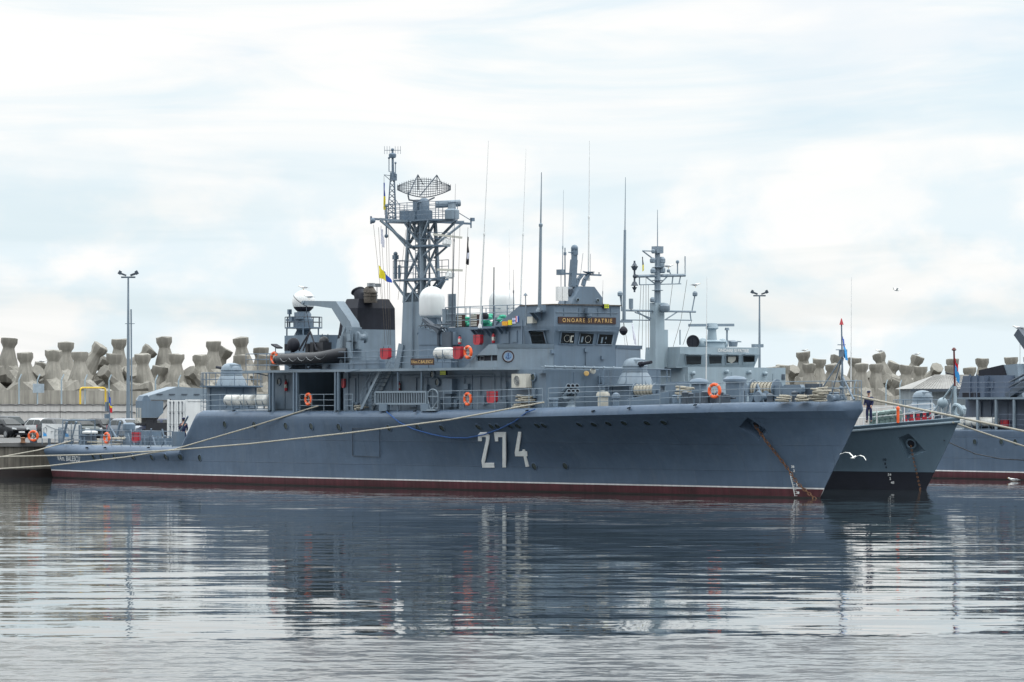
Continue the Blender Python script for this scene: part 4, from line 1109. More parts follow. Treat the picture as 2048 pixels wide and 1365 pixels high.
for i in range(6): mb.tube(S(693+random.random()*14, 660, v+.42), S(693+random.random()*14, 722, v+.42), .03)
part('winch', mb, M.light, crn)

# ------------------------------------------------------------------ fore deck machinery (all bolted down)
def gear(name, fn, mat=None):
    mb = MB(); fn(mb); return parts(name, mb, mat or M.grey, ship, gap=.04)
zf = lambda u: H1.zd(u)
def mush(px, pyt, v, r, h):
    u = U(px, v); z = zf(u)
    return lambda mb: mb.lathe((u, -v, z-.05), [(r*.78, 0), (r*.78, h-.32), (r, h-.3), (r, h-.18), (r*.75, h-.05), (.05, h)], 20)
for px, v, r, h in ((1398, .6, .52, 1.45), (1470, .5, .62, 1.5)): gear('mushroom_vent', mush(px, 0, v, r, h))
for px, v, r, h in ((1232, 3.9, .22, .75), (1206, 3.2, .36, .9)): gear('mushroom_vent' if r < .3 else 'buoy_drum', mush(px, 0, v, r, h), None if r < .3 else paint('drab_canvas', (.34, .33, .29), .8, .15, 3, .2))
def bollard(px, v):
    def f(mb):
        u = U(px, v)
        vv = min(v, H1.b(u+.6, zf(u)-.5)-1.0)
        u = U(px, vv); z = zf(u)
        return bol(mb, u, vv, z)
    return f
def bol(mb, u, v, z):
        for d in (0, .5): mb.lathe((u+d, -v, z-.05), [(.13, 0), (.13, .45), (.17, .47), (.17, .52), (.1, .55)], 12)
        mb.box((u-.25, -v-.2, z-.05), (u+.75, -v+.2, z+.06))
for px, v in ((1350, 3.6), (1428, 3.2), (1505, 2.4), (1660, 1.2), (705, 4.6), (1100, 4.5)): gear('bollard', bollard(px, v))
def wedge(mb):
    a0 = S(1254, 808, 3.9); a1 = S(1337, 812, 1.6); b1 = S(1337, 783, 1.6)
    n_ = (a1-a0).cross(Vector((0, 0, 1))).normalized()*.1
    mb.slab([a0+Vector((0, 0, -.3)), a1+Vector((0, 0, -.3)), b1, a0+Vector((0, 0, .25))], n_)
    c = Vector((a1.x, -a1.y, a1.z)); d = Vector((a0.x, -a0.y, a0.z)); mb.slab([d+Vector((0, 0, -.3)), c+Vector((0, 0, -.3)), c+(b1-a1), d+Vector((0, 0, .25))], Vector((n_.x, -n_.y, 0)))
gear('breakwater_plate', wedge)
def boxes(*L):
    def f(mb):
        for x0, y0, x1, y1, v, d in L:
            a = S(x0, y1, v); b = S(x1, y0, v); mb.box((a.x, -v, min(a.z, zf(a.x)-.05) if y1 > 803 else a.z), (b.x, -v+d, b.z))
    return f
gear('deck_box', boxes((1331, 764, 1352, 782, 1.2, .9), (1336, 780, 1346, 812, 1.3, .6), (1340, 796, 1351, 812, 1.5, .7)))
gear('deck_box', boxes((1548, 772, 1560, 806, 1.0, .7))); gear('deck_box', boxes((1610, 768, 1624, 806, .6, .7)), M.dark); gear('deck_box', boxes((1390, 786, 1420, 812, 2.4, .8), (1430, 790, 1445, 812, 2.3, .5)), M.dark)
def reel(px, py, v, L, r, ax):
    c = S(px, py, v); d = Vector(ax).normalized()
    mb = MB().lathe(c-d*L/2, [(r*1.5, 0), (r*1.5, .05), (.1, .05), (.1, L-.05), (r*1.5, L-.05), (r*1.5, L)], 18, d)
    for s_ in (-1, 1): mb.bar(c+d*s_*L*.55, c+d*s_*L*.55-Vector((0, 0, c.z-zf(c.x)+.1)), .12, .3)
    g = part('rope_reel', mb, M.grey, ship); mb = MB()
    n_ = int(L/.075)
    for i in range(n_): mb.torus(c+d*(-L/2+.08+(L-.16)*i/(n_-1)), d+Vector((.02*math.sin(i), 0, .03)), r*(.98+.12*math.sin(i*2.1)), .045, 18, 6)
    part('wound_rope', mb, M.rope, g)
reel(1292, 781, 2.4, 1.35, .26, (1, .35, .02)); reel(1530, 779, .9, 1.5, .34, (1, .3, 0)); reel(1478, 782, -.3, .6, .3, (1, .3, 0))
def aframe(mb):
    for v in (1.6, 1.2):
        a = S(1503, 808, v); b = S(1515, 770, v); c = S(1527, 808, v); mb.path([a, a.lerp(b, .8), b, b.lerp(c, .2), c], .07, 8); mb.bar(a.lerp(b, .4), c.lerp(b, .4), .08, .08)
    mb.lathe(S(1515, 795, 1.8), [(.3, 0), (.35, .1), (.2, .15), (.2, .5), (.35, .55), (.3, .65)], 16, (0, 1, 0))
gear('anchor_winch', aframe)
def windlass(mb):
    c = S(1680, 797, .3); mb.lathe(c+Vector((-.5, -.3, -.05)), [(.22, 0), (.27, .08), (.16, .15), (.16, .35), (.27, .42), (.27, .55), (.16, .62), (.16, .82), (.27, .88), (.22, .95)], 18, (0, 1, 0)); mb.cbox(c+Vector((-.6, .15, -.35)), (.7, .8, .4))
    c = S(1560, 800, .5); mb.lathe(c+Vector((0, -.4, 0)), [(.3, 0), (.2, .1), (.2, .7), (.3, .8)], 14, (0, 1, 0))
gear('windlass', windlass)
def cleats(mb):
    for px, v in ((1370, 2.8), (1380, 2.0), (1410, 2.6), (1440, 2.2), (1455, 1.8), (1540, 1.6), (1568, 1.3), (1590, 1.2)):
        u = U(px, v); z = zf(u); k = random.uniform(.25, .7); mb.lathe((u, -v, z-.05), [(.2, 0), (.14, k*.5), (.2, k), (.05, k+.08)], 10); mb.tube((u-.3, -v+.2, z+k*.6), (u+.4, -v+.2, z+k*.6), .05)
    for i in range(8): u = U(1360+i*12, 1.5); mb.tube((u, -1.5, zf(u)), (u, -1.5, zf(u)+random.uniform(.4, 1.)), .05)
gear('deck_fitting', cleats, M.dark)
def jack(mb):
    b = S(1686, 795, .0); t = S(1683, 650, 0.); mb.tube(b, t, .05, .035, 8)
    for dx, dy in ((-1.6, .5), (-1.6, -.5), (-.2, .0)): mb.tube(b+Vector((dx, dy, -.1)), b.lerp(t, .55), .03)
    mb.tube(S(1686, 755, 0), S(1708, 800, .6), .05); mb.torus(S(1683, 700, 0), (0, 0, 1), .28, .02, 14, 5); mb.torus(S(1683, 690, 0), (0, 0, 1), .2, .02, 14, 5); mb.cbox(S(1686, 707, 0), (.3, .3, .35)); mb.ball(S(1682, 776, 0.3), .1, 8, 6)
    mb.tube(S(1682, 776, .3), S(1682, 800, .3), .03)
gear('jackstaff', jack)
mb = MB().lathe(S(1683, 650, 0), [(.11, 0), (.02, .32)], 10); part('cone_light', mb, M.red, ship)
# decoy launcher on its post
mb = MB(); c = S(1142, 790, 3.0); fw = Vector((.80, -.30, .26)).normalized(); sd = fw.cross(Vector((0, 0, 1))).normalized(); up = sd.cross(fw)
for j in (0, 1):
    for i in (-1, 0, 1):
        q = c+sd*(i*.24)+up*(j*.3+.05); mb.lathe(q-fw*.75, [(.10, 0), (.115, .05), (.115, 1.15), (.13, 1.16), (.13, 1.24), (.1, 1.25)], 12, fw, cap=False); mb.disc(q+fw*.42, fw, .105, 1, 12); mb.disc(q-fw*.74, -fw, .10, 1, 12)
mb.lathe(Vector((c.x, c.y, zf(c.x)-.05)), [(.35, 0), (.3, .1), (.18, .2), (.18, c.z-zf(c.x))], 12); mb.cbox(c-Vector((0, 0, .15)), (.4, .8, .16))
part('decoy_launcher', mb, [M.light, M.black], ship)
def hatch(mb):
    P = S(1584, 780, 1.0); mb.prism([(P.x-.75+x*1.5, P.z+z) for x, z in ((.08, -.26), (.92, -.26), (1, -.1), (1, .12), (.92, .26), (.08, .26), (0, .12), (0, -.1))], 'y', -1.0, -.75); mb.bar(P-Vector((.4, 0, 1.1)), P-Vector((.4, -.1, 0)), .08, .08); mb.bar(P-Vector((-.4, 0, 1.1)), P-Vector((-.4, -.1, 0)), .08, .08)
gear('hatch_cover', hatch)
# quarterdeck machinery
zq = 2.15
gear('stern_capstan', lambda mb: (mb.lathe((U(258, .6), -.6, zq), [(.36, 0), (.28, .5), (.28, .9), (.42, 1.0), (.42, 1.35), (.25, 1.45)], 16)))
gear('stern_winch', lambda mb: (mb.box((U(256, 2.0), -2.4, zq), (U(318, 2.0), -1., zq+.5)), mb.box((U(270, 1.6), -1.7, zq+.49), (U(296, 1.6), -.6, zq+.95)), [mb.tube((U(x, 2.6), -2.6, zq), (U(x+random.uniform(-8, 8), 2.6), -2.6, zq+random.uniform(.6, 1.1)), .06) for x in range(262, 345, 7)]), M.grey)
gear('bollard', lambda mb: [mb.lathe((U(x, 3.3), -3.3, zq-.05), [(.2, 0), (.16, .1), (.16, .6), (.22, .65), (.22, .75)], 12) for x in (165, 172)])
gear('stern_frame', lambda mb: [mb.bar((-77.3, y, zq), (-76.6, y, zq+1.5), .12, .12) for y in (-3, -2.3, 1.)]+[mb.path([(-76.8, -3.2, zq), (-76.8, -3.2, zq+1.6), (-76.8, -.8, zq+1.6), (-76.8, -.8, zq)], .05, 6)])
gear('stern_staff', lambda mb: (mb.tube(S(222, 890, .3), S(217, 785, .3), .06, .035, 8), [mb.tube(S(x, 885, v), S(218, 850, .3), .035) for x, v in ((205, .6), (236, .1), (240, 1.))], [mb.cbox(S(x, y, .3), (.25, .25, .3)) for x, y in ((214, 833), (215, 818), (215, 809))]))
for px in (184,):
    mb = MB().lathe((U(px-4, 3.), -3., zq+.05), [(.4, 0), (.4, .05), (.4, .55), (.4, .6)], 16, mis=[0, 0, 0]); mb.lathe((U(px-4, 3.), -3., zq+.75), [(.5, 0), (.52, .06), (.5, .14), (.2, .2)], 16, mi=1)
    for k in range(6): a = k; mb.tube((U(px-4, 3.)+.42*math.cos(a), -3+.42*math.sin(a), zq), (U(px-4, 3.)+.42*math.cos(a), -3+.42*math.sin(a), zq+.76), .03)
    part('cable_drum', mb, [M.dark, M.white], ship)
gear('stern_gate_post', lambda mb: (mb.box((U(346, 3.9), -4., zq), (U(356, 3.9), -3.4, zq+.95)), mb.tube(S(356, 872, 3.2), S(376, 833, 3.2), .06)))
mb = MB()
for i in range(9): mb.torus((U(196, 2.4)+random.uniform(-1, 3), -2.5+random.uniform(-.3, .5), zq+.06*i), (0, .05*random.uniform(-1, 1), 1), random.uniform(.4, .7), .05, 20, 6)
solo('coiled_rope', mb, M.rope, 'coil of pale rope lying on the low after deck', 'rope', S1, (U(196, 2.4), -2.5, zq), 'coiled ropes')
# ------------------------------------------------------------------ second ship: paler, sharp flared bow, black boot topping
S2 = Frame(24.8, 215.6, ANG)
H2 = Hull(S2, -2.9, 4.06, [(-60, 2.9), (-20, 2.95), (-12, 3.15), (-6, 3.55), (0, 4.08)], 5.1, 4.7, 15., 24., 1.9, 1.8, .06, -46, boot=(.98, .99), flare=1.2, taper=(-40, 12, .2), nose=.1)
ship2 = thing('warship', 'paler green-grey navy ship with black boot topping, its bow showing behind the numbered one', 'warship', S2, (0, 0, 0), 'navy ships moored in the harbour')
hull2 = part('hull', H2.mesh([u for u in US if u > -44]+[-45, -45.5, -46]), [M.hull2, M.bt2, M.bt2, M.deck, M.bt2], ship2, sharp=30)


def pocket(H, hobj, corners, depth=.5):
    p4 = [H.hit(*c) for c in corners]; c_ = sum(p4, Vector())/4; n = H.n(c_)
    k = MB().hexa([p-n*depth+(c_-p)*.25 for p in p4], [p+n*.4 for p in p4])
    ko = link(bpy.data.objects.new('cutter', k.mesh('cutter', M.hull2)))
    t = bpy.data.objects.new('tmp', hobj.data.copy()); link(t)
    m_ = t.modifiers.new('b', 'BOOLEAN'); m_.operation = 'DIFFERENCE'; m_.object = ko; m_.solver = 'EXACT'
    dg = bpy.context.evaluated_depsgraph_get(); dg.update()
    me = bpy.data.meshes.new_from_object(t.evaluated_get(dg))
    if len(me.polygons) > 500: me.set_sharp_from_angle(angle=R(35)); hobj.data = me
    bpy.data.objects.remove(t); bpy.data.objects.remove(ko)
    return c_, n


c2, n2 = pocket(H2, hull2, ((1792, 874), (1817, 864), (1856, 905), (1813, 922)), .35)
mb = MB(); P = c2-n2*.22; mb.torus(P, n2, .27, .06, 20, 8); mb.disc(P+n2*.01, n2, .26, 1); part('hawse_pipe', mb, [M.hull2, M.black], hull2)
mb = MB(); q0 = P+n2*.1; q1 = H2.hit(1829, 920, .1); q2 = H2.hit(1836, 950, .1); q3 = S2.S(1841, 982, .5)
for a, b in ((q0, q1), (q1, q2), (q2, q3)):
    k = max(2, int((b-a).length/.2)); x, y, d = basis(b-a)
    for i in range(k): mb.torus(a.lerp(b, (i+.5)/k), x if i % 2 else y, .06, .02, 8, 5)
part('anchor_chain', mb, M.rust, hull2)
mb = MB()                                                     # rubbing strake and bulwark rim
ring = []
for x in range(0, 44, 1):
    u = -x*.9; z = H2.zd(u)-.26; ring.append(Vector((u, -H2.b(u, z)-.02, z)))
mb.path(ring, .07, 6); part('rubbing_strake', mb, M.grey2, hull2)
for s_, x, y, mm in (('10', 1766, 922, M.black), ('8', 1769, 930, M.black), ('6', 1771, 937, M.black), ('54', 1776, 952, M.white), ('2', 1779, 960, M.white), ('48', 1782, 968, M.white)):
    lettering('draught_figure', s_, px_quad(lambda a, b: H2.hit(a, b, .02), (x, y), (x+3.4*len(s_), y), (x+3.4*len(s_), y-5), (x, y-5)), mm, hull2, .03)
uf2 = -19.5
def F2(px, py, u=uf2): return S2.Fr(px, py, u)
def box2(mb, x0, y0, x1, y1, u, t, zlo=None, mi=None):
    a = F2(x0, y1, u); b = F2(x1, y0, u); mb.box((u-t, a.y, a.z if zlo is None else zlo), (u, b.y, b.z), mi)
mb = MB(); box2(mb, 1376, 736, 1571, 800, uf2, 4.1, 2.8); h2 = part('deckhouse', mb, M.grey2, ship2)
mb = MB()
lo = [F2(1364, 736), F2(1520, 736)]; md_ = [F2(1364, 730), F2(1519, 730)]; up_ = [F2(1365, 708), F2(1524, 708)]; tp = [F2(1366, 694), F2(1524, 694)]
zz_ = [lo[0].z, md_[0].z-.1, up_[0].z, tp[0].z]
def rc(p, du): return [(uf2-.5+du, p[0].y), (uf2-.5+du, p[1].y), (uf2-3.6, p[1].y), (uf2-3.6, p[0].y)]
for (a, da, za), (b, db, zb2) in zip(((lo, 0, zz_[0]), (md_, 0, zz_[1]+.001), (up_, .25, zz_[2]+.002)), ((md_, 0, zz_[1]), (up_, .25, zz_[2]), (tp, .25, zz_[3]))):
    mb.hexa([(x, y, za) for x, y in rc(a, da)], [(x, y, zb2) for x, y in rc(b, db)])
b2 = part('bridge', mb, M.grey2, ship2)
for x0, x1 in ((1372, 1402),(1418, 1443), (1452, 1477), (1486, 1509)):
    o = []
    for x, y, d in ((x0, 729.5, .03), (x1-1, 729.5, .03), (x1, 712.5, .23), (x0-1, 712.5, .23)): P = F2(x, y, uf2-.5+d); o.append(P+Vector((.012, 0, 0)))
    c_ = sum(o, Vector())/4; mb = MB().add(o, [(0, 1, 2, 3)], 1); big = [c_+(p-c_)*1.1 for p in o]
    for i in range(4): mb.hexa([o[i]-Vector((.04, 0, 0)), o[(i+1) % 4]-Vector((.04, 0, 0)), o[(i+1) % 4]+Vector((.03, 0, 0)), o[i]+Vector((.03, 0, 0))], [big[i]-Vector((.04, 0, 0)), big[(i+1) % 4]-Vector((.04, 0, 0)), big[(i+1) % 4]+Vector((.03, 0, 0)), big[i]+Vector((.03, 0, 0))])
    mb.box((o[3].x-.05, o[3].y, o[3].z+.08), (o[3].x+.25, o[2].y, o[3].z+.13))
    if x0 == 1452: w = o[1]-o[0]; h_ = o[3]-o[0]; mb.add([o[0]+w*a+h_*b+Vector((.006, 0, 0)) for a, b in ((.2, .9), (.85, .92), (.8, .5), (.45, .12), (.15, .4))], [(0, 1, 2, 3, 4)], 2)
    part('window', mb, [M.grey2, M.glass, M.cream], b2)
lettering('motto_lettering', 'ONOARE SI PATRIE', lambda x, y: F2(1436+62*x, 704.5-7*y+1.2*x, uf2-.22), M.white, b2, .02)
vb2 = -F2(1364, 720, uf2-.5).y
for x0, x1, nm_, mm_ in ((1345, 1360, 'window', M.glass), (1323, 1334, 'door', M.cream)):
    a = S2.S(x0, 732, vb2); b = S2.S(x1, 711, vb2); mb = MB().box((a.x, -vb2-.09, a.z), (b.x, -vb2+.02, b.z)); part(nm_, mb, mm_, b2)
mb = MB(); box2(mb, 1311, 606, 1329, 740, uf2-1.3, .55); box2(mb, 1329, 660, 1336, 735, uf2-1.4, .4); col2 = part('mast_column', mb, M.grey2, ship2)
mb = MB(); um = uf2-1.6
def t2(a, b, r, r2=None, n=6): mb.tube(F2(*a, um), F2(*b, um), r, r2, n)
t2((1315, 606), (1315, 494), .2, .15, 8); t2((1315, 494), (1315, 420), .035, .015); mb.cbox(F2(1315, 500, um), (.5, .5, .4))
t2((1275, 553), (1370, 551), .1); t2((1279, 570), (1362, 568), .035); t2((1243, 621), (1391, 624), .07); t2((1243, 640), (1300, 641), .04); t2((1330, 640), (1383, 641), .04)
for a, b in (((1279, 553), (1279, 570)), ((1361, 553), (1358, 568)), ((1346, 553), (1344, 568)), ((1290, 553), (1310, 568)), ((1335, 553), (1320, 568)), ((1330, 640), (1355, 624)), ((1300, 640), (1275, 624)), ((1302, 637), (1270, 625)), ((1382, 641), (1380, 624)), ((1285, 502), (1315, 525)), ((1285, 502), (1315, 503)), ((1370, 553), (1370, 513)), ((1355, 551), (1355, 525)), ((1384, 622), (1390, 590)), ((1244, 620), (1240, 590)), ((1243, 590), (1243, 620)), ((1342, 553), (1340, 545)), ((1262, 620), (1262, 605)), ((1360, 660), (1360, 690)), ((1318, 580), (1318, 600))):
    t2(a, b, .04)
for x, y, r in ((1307, 503, .13), (1322, 503, .13), (1305, 521, .16), (1324, 521, .2), (1306, 542, .16), (1324, 540, .2), (1305, 600, .15), (1390, 588, .15), (1240, 588, .15), (1355, 524, .1), (1337, 542, .1), (1323, 530, .18)): P = F2(x, y, um+.1); mb.lathe(P-Vector((0, 0, r)), [(r*.7, 0), (r, r*.4), (r, r*1.4), (r*.5, r*2)], 10)
for y in (535, 561, 581, 610): mb.lathe(F2(1315, y, um), [(.3, -.03), (.36, 0), (.1, .05)], 12)
mb.lathe(F2(1330, 615, um+.6), [(.2, -.3), (.3, -.15), (.3, .08), (.15, .25)], 14); mb.lathe(F2(1262, 608, um), [(.13, -.3), (.13, .3)], 10)
part('mast', mb, M.light, ship2)
mb = MB()                                                     # black day shapes on the mast arm
for y, r0, r1 in ((532, .02, .16), (541, .22, .1), (572, .1, .22), (583, .16, .02)): mb.lathe(F2(1269, y, um), [(r1, 0), (r0, .24)], 10)
mb.tube(F2(1269, 522, um), F2(1269, 585, um), .06); mb.ball(F2(1270, 553, um), .14, 10, 6); part('day_shape', mb, M.dark, ship2)
mb = MB()
for a, b in (((1282, 570), (1276, 700)), ((1287, 570), (1284, 700)), ((1292, 555), (1292, 700)), ((1297, 570), (1297, 700)), ((1345, 570), (1338, 625)), ((1374, 560), (1362, 640)), ((1384, 640), (1366, 690)), ((1247, 641), (1262, 735)), ((1362, 640), (1346, 695))): mb.tube(F2(*a, um), F2(*b, um), .015, n=4)
parts('halyard', mb, M.exhaust, ship2, gap=-.004)
mb = MB(); ur = uf2-2.5
mb.bar(F2(1378, 651, ur), F2(1467, 650.5, ur), .16, .16); rs2 = part('radar_scanner', mb, M.light, ship2)
mb = MB(); mb.lathe(F2(1424, 697, ur), [(.8, 0), (.75, .35), (.9, .4), (.3, .5), (.25, 1.1), (.4, 1.2), (.3, 1.5)], 16); mb.ball(F2(1405, 688, ur), .35, 10, 6); mb.ball(F2(1445, 688, ur), .32, 10, 6); part('pedestal', mb, M.grey2, rs2)
mb = MB(); mb.tube(F2(1454, 694, ur), F2(1454, 660, ur), .06); mb.lathe(F2(1454, 661, ur), [(.15, 0), (.12, .15)], 10); mb.lathe(F2(1466, 694, ur), [(.25, 0), (.3, .3), (.1, .4)], 10); mb.bar(F2(1446, 682, ur), F2(1482, 684, ur), .07, .07); mb.bar(F2(1506, 692, ur), F2(1524, 692, ur), .3, .2)
parts('roof_fitting', mb, M.light, ship2)
mb = MB().disc(F2(1386, 684, ur), (1, -.4, 0), .36, n=24); mb.torus(F2(1386, 684, ur), (1, -.4, 0), .36, .05, 24, 6); mb.tube(F2(1386, 694, ur), F2(1386, 674, ur), .03); part('search_lamp', mb, M.black, ship2)
for bx, by, tx_, ty, u in ((1412, 790, 1414, 553, uf2+1.), (1701.5, 845, 1703, 555, uf2+14), (1370, 552, 1369, 512, um)):
    mb = MB(); a = F2(bx, by, u); b = F2(tx_, ty, u); mb.tube(a, a.lerp(b, .5), .04, .03); mb.tube(a.lerp(b, .5), b, .022, .01); part('whip_aerial', mb, M.white, ship2)
mb = MB()
for x0, y0, x1, y1 in ((1368, 748, 1369, 790), (1385, 752, 1386, 785), (1463, 745, 1464, 775), (1546, 748, 1547, 775)): box2(mb, x0, y0, x1, y1, uf2+.03, .06)
for x, y in ((1388, 747), (1455, 744), (1532, 748), (1500, 745)): P = F2(x, y, uf2+.2); mb.lathe(P, [(.1, -.2), (.13, 0), (.05, .1)], 10, (1, 0, 0))
parts('wall_fitting', mb, M.grey2, h2)
mb = MB(); box2(mb, 1564, 749, 1570, 760, uf2+.04, .06); part('vent', mb, M.dark, h2)
mb = MB(); mb.rail([Vector((-1.6+x*1., -H2.b(-1.6+x, H2.zd(-1.6+x)-.1)+.3, H2.zd(-1.6+x)-.05)) for x in (0, -3, -6, -9, -12, -16)], .95, 2, 1.9, .016, .04)
mb.rail([Vector((-1.6+x*1., H2.b(-1.6+x, H2.zd(-1.6+x)-.1)-.3, H2.zd(-1.6+x)-.05)) for x in (0, -3, -6, -9, -12, -16)], .95, 2, 1.9, .016, .03)
parts('deck_rail', mb, M.white, ship2)
mb = MB()
for i in range(5): u = S2.U(1748+i*11, .8); mb.lathe((u, -.8, H2.zd(u)-.1), [(.28, 0), (.28, .7), (.34, .72), (.34, .85), (.1, .95)], 12); mb.tube((u, -.8, H2.zd(u)+.45), (u+.6, -1., H2.zd(u)+.5), .2, n=10)
part('deck_machinery', mb, paint('pale_green_machinery', (.14, .20, .19), .5, .2, 3, .1), ship2)
mb = MB()
for i in range(5): u = S2.U(1810+i*13, .3); mb.cbox((u, -.3, H2.zd(u)+.1), (.2, .2, .3)); mb.lathe((u, -.3, H2.zd(u)+.3), [(.09, 0), (.09, .16)], 10)
parts('pump_manifold', mb, M.red, ship2)
mb = MB(); u = S2.U(1796, 1.8); mb.lathe((u, -1.8, H2.zd(u)-.05), [(.08, 0), (.08, .7), (.1, .72), (.1, .85), (.04, .92)], 12); part('hydrant', mb, M.orange, ship2)
mb = MB(); b = S2.S(1911, 832, 0); t = S2.S(1908, 700, 0); k = b.lerp(t, .3)
mb.tube(k, t, .06, .05, 8); mb.lathe(t, [(.1, -.05), (.14, 0), (.05, .12)], 10); jk = part('jackstaff', mb, paint('dark_red_staff', (.09, .012, .012), .5, .1, 4, 0), ship2)
mb = MB(); mb.tube(b, b.lerp(t, .45), .1, .08, 8)
for dy in (-.6, .6): mb.tube(b+Vector((-1.5, dy, -.1)), b.lerp(t, .5), .05)
mb.torus(S2.S(1915, 822, .2), (0, 1, .3), .33, .12, 18, 8); mb.lathe(S2.S(1925, 818, -.4), [(.18, -.3), (.22, 0), (.1, .2)], 10); mb.ball(S2.S(1885, 806, .2), .3, 10, 6); mb.tube(S2.S(1885, 806, .2), S2.S(1885, 830, .2), .05); part('staff_frame', mb, M.grey2, jk)

# ------------------------------------------------------------------ third ship at the right edge
off3 = Vector((11.7, 46.6))
S3 = Frame(17.7+11.7*S1.c+46.6*S1.s, 195-11.7*S1.s+46.6*S1.c, ANG)
H3 = Hull(S3, -3.6, 4.6, [(-64, 3.15), (-30, 3.2), (-10, 3.9), (0, 4.6)], 5.0, 4.8, 20., 32., 1.9, 1.75, .12, -66, taper=(-52, 18, .2))
ship3 = thing('warship', 'dark grey navy ship with red boot topping cut off by the right edge', 'warship', S3, (0, 0, 0), 'navy ships moored in the harbour')
us3 = [u for u in US if u > -56]+[-58, -60, -62, -64, -65, -66]
hull3 = part('hull', H3.mesh(us3), HULLM, ship3)
for p in ((2003, 884), (2031, 884), (1950, 884)): porthole(H3, *p, hull3, .17)
U3 = S3.U; T3 = S3.S
x0 = U3(1931, 3.9); z31 = T3(1980, 795, 5).z
mb = MB().box((x0, -3.9, 3.0), (x0+22, 3.9, z31-.12)); d3 = part('deckhouse', mb, M.grey3, ship3)
mb = MB()
for x in (1948, 1968, 2001, 2017): a = T3(x, 845, 3.95); mb.box((a.x, -3.97, 3.2), (a.x+.7, -3.9, 5.0))
parts('door', mb, M.grey3, d3)
mb = MB().box((U3(1912, 4.9), -4.95, z31-.13), (x0+22, 4.95, z31)); dk3 = part('upper_deck', mb, M.light, ship3)
mb = MB()
for x in (1956, 1993, 2029, 2066): a = T3(x, 830, 4.85); mb.box((a.x-.09, -4.93, 3.1), (a.x+.09, -4.8, z31-.14))
parts('deck_pillar', mb, M.light, dk3)
mb = MB().rail([(U3(1985, 4.8), -4.8, 3.15), (U3(2090, 4.8), -4.8, 3.15)], 1.0, 3, 1.5); mb.rail([(U3(1914, 4.8), -4.8, z31), (U3(2090, 4.8), -4.8, z31)], .95, 3, 1.5); mb.rail([(U3(1860, 4.5), -4.5, 3.1), (U3(1930, 4.7), -4.7, 3.1)], .95, 3, 1.5); parts('deck_rail', mb, M.grey3, ship3)
def blk(x0, y0, x1, y1, v0, v1, name, mat, skew=0):
    a = T3(x0, y1, v0); b = T3(x1, y0, v0); mb = MB().hexa([(a.x, -v0, a.z), (b.x, -v0, a.z), (b.x, -v1, a.z), (a.x, -v1, a.z)], [(a.x+skew, -v0, b.z), (b.x, -v0, b.z), (b.x, -v1, b.z), (a.x+skew, -v1, b.z)])
    return part(name, mb, mat, ship3)
blk(1916, 752, 1969, 796, 3.4, -2, 'gun_platform', M.grey3, .5); blk(1969, 751, 2009, 796, 3.0, -2, 'deck_shelter', M.grey3)
mb = MB(); pr = [T3(x, y, 2.2) for x, y in ((1957, 752), (1957, 741), (2005, 730), (2012, 752))]; mb.slab([Vector((p.x, -2.2, p.z)) for p in pr], (0, 4.2, 0)); part('covered_mount', mb, M.black, ship3)
mb = MB(); a = T3(1974, 762, 3.05); mb.box((a.x, -3.06, a.z-.5), (a.x+.6, -3.0, a.z)); a = T3(1925, 785, 3.45); mb.box((a.x, -3.46, a.z-.35), (a.x+1.6, -3.4, a.z), 1)
for x in (1938, 1952): a = T3(x, 796, 3.5); mb.box((a.x, -3.5, a.z), (a.x+.1, -3.4, a.z+1.5))
parts('wall_fitting', mb, [M.grey3, M.black], ship3)
mb = MB(); pr = [T3(x, y, 2.0) for x, y in ((2009, 796), (2007, 731), (2036, 728), (2040, 760), (2048, 796))]; mb.slab([Vector((p.x, -2.1, p.z)) for p in pr], (0, 4, 0)); part('funnel_casing', mb, M.light, ship3)
mb = MB(); a = T3(2018, 775, 3.0); b = T3(2075, 745, 3.0)
for dz in (0, .3): mb.tube(a+Vector((0, 0, dz)), b+Vector((0, 0, dz)), .08, n=8)
mb.bar(a-Vector((0, 0, .6)), b-Vector((0, 0, .3)), .6, .4); part('torpedo_rack', mb, M.dark, ship3)
mb = MB(); mb.bar(T3(2038, 664, 1.), T3(2064, 700, 1.), .55, .6); mb.bar(T3(2062, 695, 1.), T3(2070, 800, 1.), .6, .6); cr3 = part('crane', mb, M.dark, ship3)
mb = MB().tube(T3(2040, 668, 1.), T3(2040, 740, 1.), .015); part('hook_line', mb, M.rope, cr3)
turret(ship3, (-61.0+.8, 0, 3.0, CH+(HY-824)/F*262), -1., barrel=False)
mb = MB(); P = T3(1916, 752, 3.); mb.tube(P, P+Vector((-1.2, 0, .2)), .05); part('gun_barrel', mb, M.black, ship3)
# ------------------------------------------------------------------ loose things aboard
def ring_buoy(frame, p, ndir, label, up=(0, 0, 1), R_=.30, e=(1, 1)):
    t = thing('life_ring', label, 'life ring', frame, p, 'orange life rings')
    mb = MB().torus(p, ndir, R_, .085, 32, 10); part('ring', mb, M.orange, t)
    mb = MB(); x, y, d = basis(ndir)
    for k in range(4):
        a = math.pi/4+k*math.pi/2; c = Vector(p)+(x*math.cos(a)+y*math.sin(a))*R_; tg = -x*math.sin(a)+y*math.cos(a)
        mb.torus(c, tg, .089, .012, 14, 5)
        mb.torus(c+tg*.04, tg, .089, .012, 14, 5)
    for k in range(2):
        a = k*math.pi/2; mb.tube(Vector(p)+(x*math.cos(a)+y*math.sin(a))*R_, Vector(p)-(x*math.cos(a)+y*math.sin(a))*R_, .012, n=5)
    part('grab_line', mb, M.cream, t)
    return t
SD = (0, -1, 0)
ring_buoy(S1, S(213.5, 876.5, 3.7), SD, 'orange life ring on the low after deck rail near the flagstaff')
ring_buoy(S1, S(617, 799, 5.0), SD, 'orange life ring on the main deck rail in front of the open dark bay')
